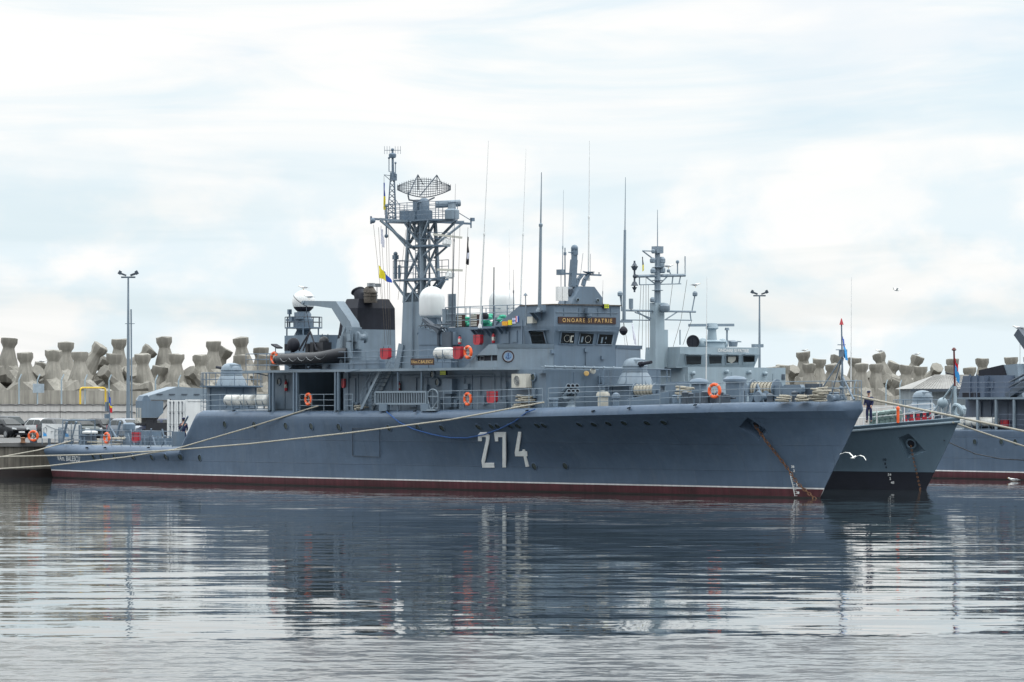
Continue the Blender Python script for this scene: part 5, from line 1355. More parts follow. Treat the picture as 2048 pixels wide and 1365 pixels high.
ring_buoy(S1, S(548.5, 716, 5.2), SD, 'orange life ring on the upper rail beside the black inflatable boat')
ring_buoy(S1, S(936, 705, 5.2), SD, 'orange life ring on the upper rail next to the bridge wing crest')
ring_buoy(S1, S(935.5, 798.5, 5.0), SD, 'orange life ring on the main deck rail below the air conditioner')
ring_buoy(S1, S(1429, 782, 3.3), (.35, -1, 0), 'largest orange-red life ring, on the fore deck rail between the mushroom vents', R_=.32)
q = at(66.5, 872.5, 256); ring_buoy(W0, q, (-.2, -1, 0), 'orange life ring standing on the quay edge beside the black car')


def raft(frame, p, label, L=1.25, r=.30, grp='white life raft canisters'):
    t = thing('life_raft', label, 'life raft', frame, p, grp)
    d = Vector((1, 0, 0)); p = Vector(p); mb = MB()
    prof = [(.02, 0), (r*.6, .02), (r*.86, .08), (r*.96, .15)]
    x = .16
    while x < L*.68: prof += [(r, x), (r, x+.05), (r*.955, x+.062), (r*.955, x+.075)]; x += .088
    prof += [(r, L*.70), (r, L-.2), (r*.93, L-.1), (r*.7, L-.03), (.02, L)]
    mb.lathe(p-d*L/2, prof, 24, d); mb.torus(p, (0, 0, 1), .001, .001, 4, 4) if False else None
    part('canister', mb, M.raft, t, sharp=25)
    mb = MB()
    for x in (-.35, .35):
        mb.path([p+d*x+Vector((0, -r*1.05, -.05)), p+d*x+Vector((0, -r*.7, -r*.95)), p+d*x+Vector((0, r*.7, -r*.95)), p+d*x+Vector((0, r*1.05, -.05))], .03, 6)
        for y in (-.24, .24): mb.tube(p+d*x+Vector((0, y, -r*.9)), p+d*x+Vector((0, y, -r-.16)), .03)
    for y in (-.24, .24): mb.bar(p+Vector((-.55, y, -r-.16)), p+Vector((.55, y, -r-.16)), .06, .05)
    part('cradle', mb, M.grey, t)
    return t
for px, l in ((466, 'white ribbed life raft canister leftmost of three, below the after gun turret'), (497, 'white ribbed life raft canister in the middle of the three on the main deck'), (528, 'white ribbed life raft canister touching the deckhouse end, rightmost of three')):
    p = S(px, 801, 4.6); raft(S1, p, l, 1.40, .35)
p = S(889, 707, 4.6); raft(S1, p, 'white ribbed life raft canister on the upper deck beside the brown name board', 1.62, .33)
for px, l in ((1942, 'white life raft canister on the ship at the right edge, nearer its deckhouse end'), (1976, 'white life raft canister on the ship at the right edge, nearer the red box')):
    raft(S3, T3(px, 844, 4.4), l, 1.75, .30)


def red_box(px, py, w, h, v, label, name='hose_bag', frame=S1, cat='hose bag', rnd=True):
    c = frame.S(px, py, v); k = 1/((F/(frame.M @ c).y)*frame.c); sz = F/(frame.M @ c).y; W_ = w*k; H_ = h/sz
    prof = [(-W_/2, H_/2), (W_/2, H_/2), (W_/2, -H_*.3), (W_*.3, -H_/2), (-W_*.3, -H_/2), (-W_/2, -H_*.3)] if rnd else [(-W_/2, H_/2), (W_/2, H_/2), (W_/2, -H_/2), (-W_/2, -H_/2)]
    t = thing(name, label, cat, frame, c, 'red fire boxes')
    mb = MB().prism([(c.x+x, c.z+z) for x, z in prof], 'y', -v-.13, -v+.1); part('bag', mb, M.red, t)
    mb = MB().box((c.x-W_/2-.015, -v-.15, c.z+H_*.28), (c.x+W_/2+.015, -v+.1, c.z+H_*.31)); mb.tube((c.x-W_*.2, -v-.14, c.z+H_/2), (c.x-W_*.2, -v-.14, c.z-H_*.3), .015); mb.tube((c.x-W_*.3, -v, c.z+H_/2), (c.x-W_*.3, -v, c.z+H_/2+.1), .02).tube((c.x+W_*.3, -v, c.z+H_/2), (c.x+W_*.3, -v, c.z+H_/2+.1), .02); part('strap', mb, M.dark, t)
red_box(273, 875, 14, 20, 3.6, 'red hose bag hanging by the low after deck rail')
red_box(772, 708, 17, 22, 5.25, 'red hose bag on the upper rail in front of the funnel')
red_box(917, 706, 15, 25, 5.25, 'red hose bag on the upper rail between life raft and life ring')
red_box(985, 795, 16, 24, 4.9, 'red hose bag on the main deck rail under the air conditioner')
red_box(689.5, 767, 6, 18, 4.0, 'narrow red box on the wall beside the dark open bay', 'fire_box', cat='fire box')
red_box(957, 680, 14, 20, 2.6, 'crimson covered box on the bridge wall under the signal deck', 'fire_box', cat='fire box')
red_box(2011, 846, 12, 13, 4.2, 'red box on the ship at the right edge', 'fire_box', S3, 'fire box', False)


def extinguisher(px, py, h, v, label):
    c = S(px, py, v); sz = F/(S1.M @ c).y; H_ = h/sz
    t = thing('fire_extinguisher', label, 'fire extinguisher', S1, c, 'red fire extinguishers')
    mb = MB().lathe(c-Vector((0, 0, H_/2)), [(.07, 0), (.095, .03), (.095, H_*.72), (.05, H_*.85), (.03, H_*.9)], 12); part('cylinder', mb, M.red, t)
    mb = MB().cbox(c+Vector((0, 0, H_*.46)), (.12, .05, .06)); mb.tube(c+Vector((.05, 0, H_*.42)), c+Vector((.12, 0, -H_*.2)), .015); part('nozzle', mb, M.black, t)
    mb = MB().lathe(c-Vector((0, 0, H_*.08)), [(.0975, -.1), (.0975, .1)], 12, cap=False); part('paper_label', mb, M.cream, t)
extinguisher(572, 771, 23, WH+.15, 'red fire extinguisher on the after deckhouse wall behind the rafts')
extinguisher(798, 772, 18, WH+.15, 'red fire extinguisher on the shaded wall near the stairs')
extinguisher(919.5, 680, 18, 2.8, 'red fire extinguisher on the upper deck above the red hose bag')
extinguisher(987, 676, 22, 2.3, 'red fire extinguisher on the bridge wall under the aerials')

# yellow grid floodlights
for px, py, l in ((887.5, 745, 'yellow grid lamp under the upper deck edge above the shaded walkway'),):
    P = S(px, py, 4.4); mb = MB().cbox(P, (.62, .1, .34))
    for i in range(4):
        for j in range(3): mb.cbox(P+Vector((-.21+.14*i, -.06, -.1+.1*j)), (.12, .02, .085), 1)
    solo('grid_lamp', mb, [M.black, M.lamp], l, 'floodlight', S1, P)
P = S(551, 694, 5.2); t = thing('floodlight', 'small black floodlight on a post above the life ring by the boat', 'floodlight', S1, P)
mb = MB().hexa([P+Vector(q) for q in ((-.35, -.1, .1), (.3, -.1, -.12), (.3, .3, -.12), (-.35, .3, .1))], [P+Vector(q) for q in ((-.33, -.1, .18), (.34, -.1, -.04), (.34, .3, -.04), (-.33, .3, .18))]); part('head', mb, M.black, t)
mb = MB().tube(P, Vector((P.x, P.y, 7.7)), .03); part('stand', mb, M.dark, t)

# name board on the upper rail
a = S(822, 731, 5.27); b = S(868, 717, 5.27)
t = thing('name_board', 'brown name board with gilt letters hung on the upper rail', 'sign', S1, (a+b)/2)
mb = MB().box((a.x, -5.3, a.z), (b.x, -5.25, b.z)); bd = part('board', mb, M.brown, t)
lettering('lettering', 'VAm.C.BALESCU', lambda x, y: Vector((a.x+.06+(b.x-a.x-.12)*x, -5.308, a.z+.1+(b.z-a.z-.2)*y)), M.gold, bd, .01)

# stowed gangway along the rail, and the oval frame next to it
a = S(752, 808, 5.15); b = S(853, 784, 5.15)
t = thing('gangway', 'grey slatted gangway stowed upright along the main deck rail', 'gangway', S1, (a+b)/2)
mb = MB()
for z in (a.z, b.z): mb.bar((a.x, -5.15, z), (b.x, -5.15, z), .09, .10)
for x in (a.x, b.x): mb.bar((x, -5.15, a.z), (x, -5.15, b.z), .14, .10)
part('side_rail', mb, M.light, t)
mb = MB(); n = 21
for i in range(1, n): x = a.x+(b.x-a.x)*i/n; mb.bar((x, -5.15, a.z), (x, -5.15, b.z), .05, .06)
part('tread', mb, M.light, t)
mb = MB(); 
for x in (a.x+.4, b.x-.5): mb.box((x, -5.22, 4.4), (x+.8, -5.0, a.z))
mb.box((a.x+.1, -4.9, a.z), (b.x-.1, -4.85, b.z), 1)
part('support', mb, [M.grey, M.dark], t)
t = thing('ladder_platform', 'small grey oval ladder platform standing at the end of the slatted gangway', 'ladder platform', S1, S(866, 815, 5.1))
c0 = S(866, 797, 5.1); mb = MB(); w = .5; pts = []
for i in range(17): a_ = math.pi*i/16; pts.append(c0+Vector((w*math.cos(a_), 0, .15+.35*math.sin(a_))))
pts = [c0+Vector((w, 0, -.55))]+pts+[c0+Vector((-w, 0, -.55))]; mb.path(pts, .045, 6, closed=True); mb.tube(c0+Vector((-w, 0, .1)), c0+Vector((w, 0, .1)), .03); mb.tube(c0+Vector((0, 0, -.5)), c0+Vector((0, 0, .45)), .03); part('frame', mb, M.light, t)
mb = MB(); mb.tube(c0+Vector((-w, 0, -.1)), c0+Vector((-.1, -.1, -.6)), .03).tube(c0+Vector((w, 0, -.1)), c0+Vector((.1, -.1, -.6)), .03); mb.cbox(c0+Vector((0, 0, -.65)), (.9, .3, .1)); part('strut', mb, M.light, t)

# rigid inflatable boat
v = 4.55; pc = S(618, 722, v)
t = thing('inflatable_boat', 'black inflatable boat with outboard engine on the upper deck under the crane', 'inflatable boat', S1, pc)
xa, xb = U(556, v+.6), U(679, v+.6); Lb = xb-xa; zt = lambda f: 7.42+.12*f+.28*max(0, f-.7)**1.3*4
def tubeline(side):
    out = []
    for i in range(15):
        f = i/14; w = .72*(1-max(0, (f-.7)/.3)**2.2*.93); out.append(Vector((xa+Lb*f, -v+side*w, zt(f))))
    return out
mb = MB(); rs = [.14]+[.33]*13+[.28]
l = tubeline(-1); r = tubeline(1); mb.path(l, rs, 14); mb.path(r, rs, 14); mb.ball(l[0]+Vector((.05, 0, 0)), .24, 12, 8); part('tube', mb, M.rubber, t)
mb = MB(); rings = []
for i in range(12):
    f = i/11; w = .62*(1-max(0, (f-.65)/.35)**2*.95); z = zt(f); k = 7.0+.45*max(0, f-.6)**1.5*2.5; x = xa+.3+(Lb-.45)*f
    rings.append([(x, -v-w, z-.1), (x, -v-w*.6, k+.18), (x, -v, k), (x, -v+w*.6, k+.18), (x, -v+w, z-.1), (x, -v, z-.12)])
mb.loft(rings); part('keel_hull', mb, M.dark, t)
mb = MB(); p = S(587, 690, v); mb.ball(p, .45, 14, 8, (1, .8, .95)); mb.cbox(p+Vector((-.5, 0, -.15)), (.4, .4, .4)); mb.tube(p, p+Vector((-.2, 0, -.9)), .14); part('outboard_engine', mb, M.black, t)
mb = MB(); p = S(648, 697, v); mb.cbox(p, (.7, .6, .7)); mb.ball(p+Vector((0, 0, .4)), .3, 10, 6); mb.cbox(S(629, 697, v), (.35, .4, .7)); mb.cbox(S(619, 698, v), (.3, .4, .6)); part('console', mb, M.rubber, t)
mb = MB(); a = S(620, 663, v)
for x in (598, 606, 634): mb.tube(S(x, 702, v+.5), a, .05)
mb.tube(S(598, 700, v-.4), a, .05); mb.tube(a, S(613, 622, 4.1), .02); part('lifting_sling', mb, M.black, t)
mb = MB()
for k in range(5):
    p, q = l[2*k+2], l[2*k+4] if 2*k+4 < 15 else l[-1]
    mb.path([p.lerp(q, s_)+Vector((0, -.335, .05-.22*math.sin(math.pi*s_))) for s_ in (0, .25, .5, .75, 1)], .011, 5)
part('grab_line', mb, M.metal, t)
mb = MB()
for f in (.2, .5, .78): x = xa+Lb*f; mb.slab([(x, -v-.7, 6.85), (x, -v+.7, 6.85), (x, -v+.4, 7.1), (x, -v, 6.98), (x, -v-.4, 7.1)], (.1, 0, 0))
part('cradle', mb, M.dark, t)

# black ball shape hoisted off the bridge front
P = F2(1247, 662, uf2+3); mb = MB().ball(P, .24, 12, 8); mb.torus(P, (1, 0, 0), .245, .02, 16, 4).torus(P, (0, 0, 1), .245, .02, 16, 4)
mb.tube(P, P+Vector((0, 0, .9)), .012).tube(P, P+Vector((.3, 0, -1.6)), .008)
solo('day_shape_ball', mb, M.black, 'black ball shape hanging on a line right of the bridge front', 'day shape', S2, P)

# coils of rope on deck
def coil(px, py, v, n, w, label, H=H1, fr=S1, h=.062):
    n = int(n*1.7)
    p = fr.S(px, py, v); p.z = H.zd(p.x); mb = MB()
    for i in range(n):
        a = random.random()*6.3; mb.torus(p+Vector((random.uniform(-.35, .35)*w, random.uniform(-.25, .25)*w, .06+h*i)), (.1*math.cos(a), .1*math.sin(a), 1), w*random.uniform(.4, .8), .045, 22, 6, e=(1, random.uniform(.6, 1)))
    solo('coiled_rope', mb, M.rope, label, 'rope', fr, p, 'coiled ropes')
coil(1047, 808, 4.3, 7, .75, 'heap of pale rope on the main deck beside the mooring bollard')
coil(1637, 802, 1.5, 7, .6, 'large flaked coil of pale rope near the bow')
coil(1605, 804, 1.6, 3, .42, 'low coil of pale rope just aft of the large bow coil')
coil(1369, 800, 1.9, 9, .6, 'tall stack of pale rope between the deck boxes and the first mushroom vent')
coil(1570, 806, 1.9, 3, .45, 'loose pale rope below the rounded hatch cover')
coil(722, 815, 4.2, 3, .5, 'small coil of pale rope at the foot of the stairs')

# ------------------------------------------------------------------ mooring lines
def rope(pts, r, mat, label, sag=0, name='mooring_rope', n=14):
    P = []
    for a, b in zip(pts, pts[1:]):
        for i in range(n): f = i/n; P.append(a.lerp(b, f)-Vector((0, 0, sag*4*f*(1-f))))
    P.append(pts[-1]); mb = MB().path(P, r, 8); return solo(name, mb, mat, label, 'mooring rope' if mat is not M.bluerope else 'rope', W0, pts[0], 'mooring ropes')
w1 = lambda p: S1.M @ p
w2 = lambda p: S2.M @ p
Qy = 2.3
rope([w1(S(637, 812, 5.0)), at(500, 855, 232), at(349, 899, 234), at(249, 915, 235), at(100, 932, 238), at(0, 938, 241), at(-160, 930, 247)], .042, M.rope, 'pale mooring rope from the open bay down to the left, lowest at the left edge', n=6)
rope([w1(S(1088, 805, 5.0)), at(900, 840, 212), at(700, 866, 220), at(500, 888, 228), at(349, 900.5, 233), at(174, 910, 238), at(0, 914, 243), at(-160, 907, 249)], .042, M.rope, 'longest pale mooring rope, crossing the hull from under the bridge to the left', n=6)
rope([Vector(w1(S(146, 881, 3.4))), at(75, 901, 250), at(0, 914.5, 248), at(-140, 925, 247)], .038, M.rope, 'short pale mooring rope leading from the stern over the quay wall', n=6)
rope([w1(S(1692, 789, .8)), at(1800, 811, 200), at(1912, 834, 207), at(2048, 863, 216), at(2250, 912, 232)], .06, M.rope, 'thick pale mooring rope from the bow tip down to the right edge', n=6)
rope([w2(S2.S(1906, 845, .4)), at(1960, 864, 222), at(2048, 893, 231), at(2220, 945, 248)], .05, M.rope, 'thinner pale mooring rope from the paler ship bow down to the right edge', n=6)
rope([w2(H2.hit(1889, 880, .1)), at(1950, 908, 226), at(2000, 918, 235), at(2048, 921, 243), at(2120, 916, 252)], .03, M.rubber, 'dark slack cable drooping in front of the hull at the right edge', n=6)
pts = [w1(H1.hit(x, y, .06)) for x, y in ((775, 824), (800, 844), (830, 858), (865, 868), (900, 874.5), (935, 875), (970, 868), (1000, 857), (1030, 842), (1055, 825), (1072, 819))]
rope(pts, .035, M.bluerope, 'blue rope looping down the hull side above the number', n=3, name='hanging_rope')

# ------------------------------------------------------------------ flags
def flag(quadpx, frame, v, mats, bands, label, vertical=False, ripple=.06, name='flag', n=14):
    """cloth hung through four photo points (a,b along the hoist, c,d along the fly) with folds; bands = cumulative fractions per colour"""
    a, b, c_, d = [frame.S(x, y, v) for x, y in quadpx]
    mb = MB(); cols = 10; V = []
    for i in range(n+1):
        for j in range(cols+1):
            f, g = i/n, j/cols; p = a.lerp(b, f).lerp(d.lerp(c_, f), g)
            V.append(p+Vector((0, ripple*math.sin(g*11+f*5)*(.3+g), ripple*.4*math.sin(g*7))))
    fs = []; mi = []
    for i in range(n):
        for j in range(cols):
            t_ = (i+.5)/n if vertical else (j+.5)/cols
            k = next(q for q, e in enumerate(bands) if t_ <= e+1e-6)
            fs.append((i*(cols+1)+j, i*(cols+1)+j+1, (i+1)*(cols+1)+j+1, (i+1)*(cols+1)+j)); mi.append(k)
    mb.add(V, fs); mb.m = mi
    solo(name, mb, mats, label, 'flag', frame, (a+b)/2, 'flags', sharp=80)
flag(((757, 532), (759, 557), (778, 562), (775, 545)), S1, 2.3, [M.flagyellow], [1], 'yellow part of the flag flying left of the mast') if False else None
flag(((757, 531), (759, 557), (785, 567), (773, 548)), S1, 2.3, [M.flagyellow, M.blue], [.6, 1], 'yellow and blue flag flying to the right of the funnel top, left of the mast')
flag(((767, 366), (767, 420), (770.5, 420), (769.5, 366)), S1, 1.1, [M.blue, M.flagyellow], [.5, 1], 'thin furled blue and yellow flag below the aerial pole arm', True, .03)
flag(((761, 456), (762, 488), (768, 497), (766, 460)), S1, 2.3, [M.whitecloth], [1], 'limp white flag under the left end of the mast yard', True, .05)
flag(((935, 474), (932, 529), (937, 530), (936.5, 474)), S1, -2.6, [M.black, M.whitecloth, M.black], [.55, .8, 1], 'limp black and white flag under the right end of the mast yard', True, .05)
flag(((218, 786), (218, 824), (224, 826), (221, 800)), S1, .3, [M.blue, M.flagyellow, M.redcloth], [.5, .62, 1], 'blue, yellow and red flag drooping from the stern staff', True, .05)
flag(((1685, 673), (1688, 716), (1695, 722), (1687, 680)), S1, 0, [M.blue, M.skyblue, M.skyblue], [.35, .6, 1], 'blue flag furled against the bow jackstaff', True, .05)
flag(((1909.5, 716), (1909.5, 752), (1918, 769), (1917, 735)), S2, 0, [M.redcloth, M.skyblue], [.3, 1], 'pale blue and red flag drooping from the dark red staff', True, .06)
flag(((1263, 645), (1267, 680), (1272, 693), (1266, 650)), S2, 3.5, [M.whitecloth], [1], 'limp white flag between the bridge and the paler ship mast', True, .05)
flag(((1284, 514), (1285, 544), (1287.5, 541), (1286, 514)), S2, 1.5, [M.black, M.flagyellow], [.6, 1], 'tiny furled flag under the paler ship mast top arm', True, .02)
# ------------------------------------------------------------------ harbour ground
e_ = Vector((S1.s, S1.c, 0)); n_q = Vector((-S1.c, S1.s, 0))      # along the quay edge, and inland
Q0 = Vector((-24, 262.0, 0)); ZQ = 2.27
class QF: a = -math.atan2(S1.c, S1.s); M = Matrix.Translation(Q0) @ Matrix.Rotation(math.atan2(S1.c, S1.s), 4, 'Z')
def q_of(px, Y):
    return QF.M.inverted() @ Vector(((px-HX)/F*Y, Y, 0))
def q_wall(px, d):
    """quay coordinates where the photo column px meets the line d metres inland"""
    k = (px-HX)/F; A_ = Q0+n_q*d; t = (k*A_.y-A_.x)/(e_.x-k*e_.y); P = A_+e_*t
    return Vector((t, d, 0)), P.y
def q_z(px, py, d): _, Y = q_wall(px, d); return CH+(HY-py)/F*Y
asphalt = paint('asphalt', (.10, .10, .10), .9, .25, .5, .0, grime=(.15, .15, .14, .4))
concrete = paint('weathered_concrete', (.235, .224, .198), .9, .14, .5, .25, bump=.03, grime=(.12, .112, .095, .75), rnd=.2)
concwall = paint('stained_concrete', (.235, .225, .2), .9, .18, .35, .40, grime=(.12, .112, .095, .7))
quaywall = paint('wet_quay_concrete', (.12, .11, .093), .8, .3, .5, .55, grime=(.04, .036, .03, .8))
whitewall = paint('old_whitewash', (.48, .47, .455), .8, .10, .6, .2, grime=(.24, .23, .21, .5))
WD = 57.0                                                          # the breakwater wall stands this far inland
mb = MB().box((-120, .0, .55), (260, WD+8, ZQ-.25)); mb.box((-120, -.01, -4), (260, WD+8, .545), 1); o = struct('quay_wall', mb, [quaywall, M.slime]); o.matrix_world = QF.M; o['kind'] = 'structure'
mb = MB().box((-120, -.12, ZQ-.25), (260, WD+8, ZQ)); o = struct('quay', mb, asphalt); o.matrix_world = QF.M
mb = MB()
for i in range(-12, 20): mb.box((i*2.8, 27, ZQ+.004), (i*2.8+.12, 32, ZQ+.009))
mb.box((-60, -.12, ZQ+.004), (60, .18, ZQ+.03)); o = struct('quay_markings', mb, whitewall); o.matrix_world = QF.M
# breakwater walls
def wall(name, d, th, z0, zL, zR, mat, label, cat):
    mb = MB(); xs = [-90+14*i for i in range(23)]
    for a, b in zip(xs, xs[1:]):
        f = lambda x: zL+(zR-zL)*min(1, max(0, (x+10)/100))
        mb.hexa([(a+.02, d, z0), (b-.02, d, z0), (b-.02, d+th, z0), (a+.02, d+th, z0)], [(a+.02, d, f(a)), (b-.02, d, f(b)), (b-.02, d+th, f(b)), (a+.02, d+th, f(a))])
    o = link(bpy.data.objects.new(name, mb.mesh(name, mat))); o.matrix_world = QF.M; return tag(o, label, cat)
zc0, zc1 = q_z(18, 777, WD), q_z(1700, 792, WD); zw0, zw1 = q_z(18, 808, WD-4), q_z(1760, 811, WD-4)
cw = wall('concrete_wall', WD, 1.2, ZQ, zc0, zc1, concwall, 'long stained concrete wall in front of the tetrapods', 'wall')
ww = wall('white_wall', WD-4, 3.9, ZQ-.1, zw0, zw1, whitewall, 'long low whitewashed wall behind the parked cars', 'wall')
mb = MB(); A_, _ = q_wall(-60, WD-4); B_, _ = q_wall(420, WD-4)
for k, zz_ in enumerate((zw0-.05, zw0-.62)):
    pts = []
    for i in range(61):
        x = A_.x+(B_.x-A_.x)*i/60; z = zz_-.05*math.sin(i*1.3)**2
        if k == 1 and 40 < i < 46: z -= .35*(1-abs(i-43)/3)
        pts.append((x, A_.y-.06, z))
    mb.path(pts, .035, 5)
o = link(bpy.data.objects.new('cable', mb.mesh('cable', M.rubber))); o.parent = ww
# rock core that the tetrapods rest on
mb = MB(); rings = []
for i in range(60):
    x = -90+i*6; j = .25*math.sin(i*1.9); zc = 6.3 if x < 30 else 5.3
    rings.append([(x, WD+1.3, 2), (x, WD+1.4, zc-1.2+j), (x, WD+5, zc-.3+j), (x, WD+13, zc+j), (x, WD+24, -2)])
mb.loft(rings, closed=False, caps=False); o = struct('breakwater_core', mb, paint('dark_rubble', (.06, .055, .05), .95, .4, .8, .0, bump=.05)); o.matrix_world = QF.M

# ------------------------------------------------------------------ tetrapods
def tetra_mesh(k=0):
    mb = MB(); prof = [(1.05, 0), (.98, .5), (.84, 1.0), (.66, 1.5), (.54, 1.9), (.49, 2.08), (.52, 2.2), (.70, 2.52), (.71, 2.93), (.66, 2.96)]
    dirs = [Vector((0, 0, 1))]+[Vector((math.cos(2*math.pi*k/3)*.943, math.sin(2*math.pi*k/3)*.943, -.333)) for k in range(3)]
    for d in dirs:
        o = len(mb.v); mb.lathe((0, 0, 0), prof, 8, d)
    for i, p in enumerate(mb.v):
        r = math.sin(p.x*5.1+p.z*3.3+k*2)*math.cos(p.y*4.7-p.z*2.9+k)*.05; r += (random.random()-.5)*.03; mb.v[i] = p*(1+r*.6)
    mb.ball((0, 0, 0), 1.02, 12, 8)
    return mb.mesh('tetrapod', concrete, sharp=30)
TMS = [tetra_mesh(k) for k in range(5)]
def tetra(px, py, d, tilt, lab, sc=1., lean=0., rot=None):
    """px, py: middle of the upright leg's end in the photo; d: metres inland; tilt: lean to the right in degrees"""
    P, Y = q_wall(px, d); z = CH+(HY-py)/F*Y
    o = link(bpy.data.objects.new('tetrapod', random.choice(TMS)))
    rz = random.uniform(0, 2.1) if rot is None else rot
    RM = Matrix.Rotation(R(tilt), 4, 'Y') @ Matrix.Rotation(R(lean), 4, 'X') @ Matrix.Rotation(rz, 4, 'Z')
    up = (RM @ Vector((0, 0, 1))); c = (QF.M @ Vector((P.x, d, 0))); c.z = z
    o.matrix_world = Matrix.Translation(c-up*2.95*sc) @ RM @ Matrix.Scale(sc, 4)
    tag(o, lab, 'tetrapod', 'concrete tetrapods on the breakwater'); return o
FR, BK, LO = WD+4.2, WD+9.5, WD+6.5
TL = [(-22, 708, FR, 0, 'grey tetrapod of the lower row at the far left edge'), (50, 706, FR, -3, 'lower-row tetrapod above the dark hatchback, left of the blue-grey sign'),
      (107, 702, FR, 2, 'broad lower-row tetrapod just right of the blue-grey sign'), (160, 705, FR, 0, 'lower-row tetrapod behind the left post of the yellow pipe frame'),
      (229, 709, FR, 0, 'lower-row tetrapod just left of the tall lamp post'), (285, 709, FR, -2, 'lower-row tetrapod just right of the tall lamp post'),
      (353, 709, FR, 2, 'lower-row tetrapod above the grey canopy roof'), (401, 711, FR, 0, 'lower-row tetrapod left of the after gun turret'),
      (482, 711, FR, 0, 'lower-row tetrapod right behind the after gun turret'), (530, 711, FR, 4, 'lower-row tetrapod beside the life ring on the upper deck, left of it'),
      (19, 677, BK, 4, 'tall pale upper-row tetrapod at the left, leftmost of the high ones'), (132, 685, BK, 2, 'tall pinkish upper-row tetrapod between the sign and the yellow frame'),
      (203, 692, BK, 34, 'upper-row tetrapod leaning right above the yellow pipe frame'), (238, 679, BK, 2, 'tall upper-row tetrapod touching the lamp post from the left'),
      (303, 698, BK, 42, 'upper-row tetrapod with a leg slanting right, just right of the lamp post'), (328, 676, BK, -3, 'tallest pale upper-row tetrapod above the grey canopy roof'),
      (427, 684, BK, 2, 'tall upper-row tetrapod left of the after gun turret'), (452, 698, BK+2, 26, 'pale tetrapod leaning right in the gap above the after gun turret'),
      (481, 676, BK, -5, 'tall upper-row tetrapod above and right of the after gun turret'), (522, 697, BK, 2, 'pale upper-row tetrapod nearest the life ring at the end of the upper deck'),
      (-40, 690, BK, 0, 'upper-row tetrapod cut off by the left edge of the picture'),
      (86, 728, BK+3, 14, 'bright white-topped tetrapod far back between the sign and its neighbours'),
      (270, 738, LO, -30, 'tetrapod with blunt leg toward the viewer just right of the lamp post'),
      (321, 734, LO-1, 10, 'tetrapod with a rounded leg end pointing at the viewer above the canopy roof'), 
      (551, 716, LO, 30, 'tetrapod glimpsed behind the inflatable boat'), (600, 735, FR, 0, 'tetrapod hidden behind the radar tower foot')]
TR_ = [(1618, 729, FR, 0, 'lower-row tetrapod just right of the paler ship bridge'), (1664, 729, FR, -2, 'lower-row tetrapod left of the bow jackstaff with the blue flag'),
       (1723, 728, FR, 0, 'lower-row tetrapod just right of the bow jackstaff'), (1752, 729, FR, 0, 'lower-row tetrapod above the sailor on the paler ship'),
       (1812, 732, FR, 2, 'lower-row tetrapod left of the grey shed roof'), (1841, 734, FR, 0, 'lower-row tetrapod touching the left end of the shed roof'),
       (1939, 736, FR, 0, 'lower-row tetrapod above the gun platform of the right-hand ship'), (1903, 733, FR, 0, 'lower-row tetrapod behind the dark red flagstaff'),
       (1566, 731, FR, 3, 'lower-row tetrapod behind the right end of the paler ship bridge'),
       (1606, 705, BK, -3, 'tall upper-row tetrapod right of the paler ship bridge'), (1639, 719, BK, 3, 'pale bright upper-row tetrapod left of the bow jackstaff'),
       (1675, 713, BK, 12, 'upper-row tetrapod directly behind the bow jackstaff'), (1709, 717, BK, 0, 'upper-row tetrapod between jackstaff and white whip aerial'),
       (1757, 708, BK, -14, 'tall upper-row tetrapod leaning left with a gull on it'), (1790, 726, BK, 22, 'upper-row tetrapod leaning right, next to the tall leaning one'),
       (1836, 714, BK, 22, 'tall upper-row tetrapod leaning right above the grey shed'), (1875, 735, LO, 55, 'tetrapod with a leg slanting right over the shed roof'),
       (1905, 719, BK, 2, 'upper-row tetrapod behind the top of the dark red flagstaff'), (1964, 718, BK, -3, 'upper-row tetrapod above the black covered mount'),
       (2022, 716, BK, -4, 'pale upper-row tetrapod above the right-hand ship funnel'), (1588, 738, LO, 45, 'tetrapod lying with a sloping leg right of the paler ship bridge'),
       (1740, 748, LO, -60, 'tetrapod lying with a blunt leg above the sailor'), (1791, 760, LO-3, 25, 'tetrapod with a leg end toward the viewer, low in the pile left of the shed'),
       (1545, 735, FR, -4, 'tetrapod half hidden by the paler ship deckhouse'), (2075, 730, FR, 0, 'tetrapod just past the right edge'), (2060, 715, BK, 0, 'upper-row tetrapod just past the right edge')]
for px, py, d, tl, lb in TL: tetra(px, py, d, tl if d != LO else tl*.5, lb, sc=1. if d != LO else .92, lean=random.uniform(-5, 5) if d != LO else random.uniform(24, 44))
for px, py, d, tl, lb in TR_: tetra(px, py, d, tl if d != LO else tl*.5, lb, sc=.98 if d != LO else .92, lean=random.uniform(-5, 5) if d != LO else random.uniform(24, 44))
for k, (px, lb) in enumerate(((78, 'squat tetrapod at the foot of the pile behind the sign'), (205, 'squat tetrapod at the foot of the pile inside the yellow frame'), (262, 'squat tetrapod at the foot of the pile behind the lamp post'),
                              (378, 'squat tetrapod at the foot of the pile right of the canopy ridge'), (1690, 'squat tetrapod at the foot of the pile behind the bow rail'), (1770, 'squat tetrapod at the foot of the pile left of the shed'))):
    tetra(px, 742 if px < 800 else 757, WD+3.6, (-1)**k*38, lb, .9, lean=35)

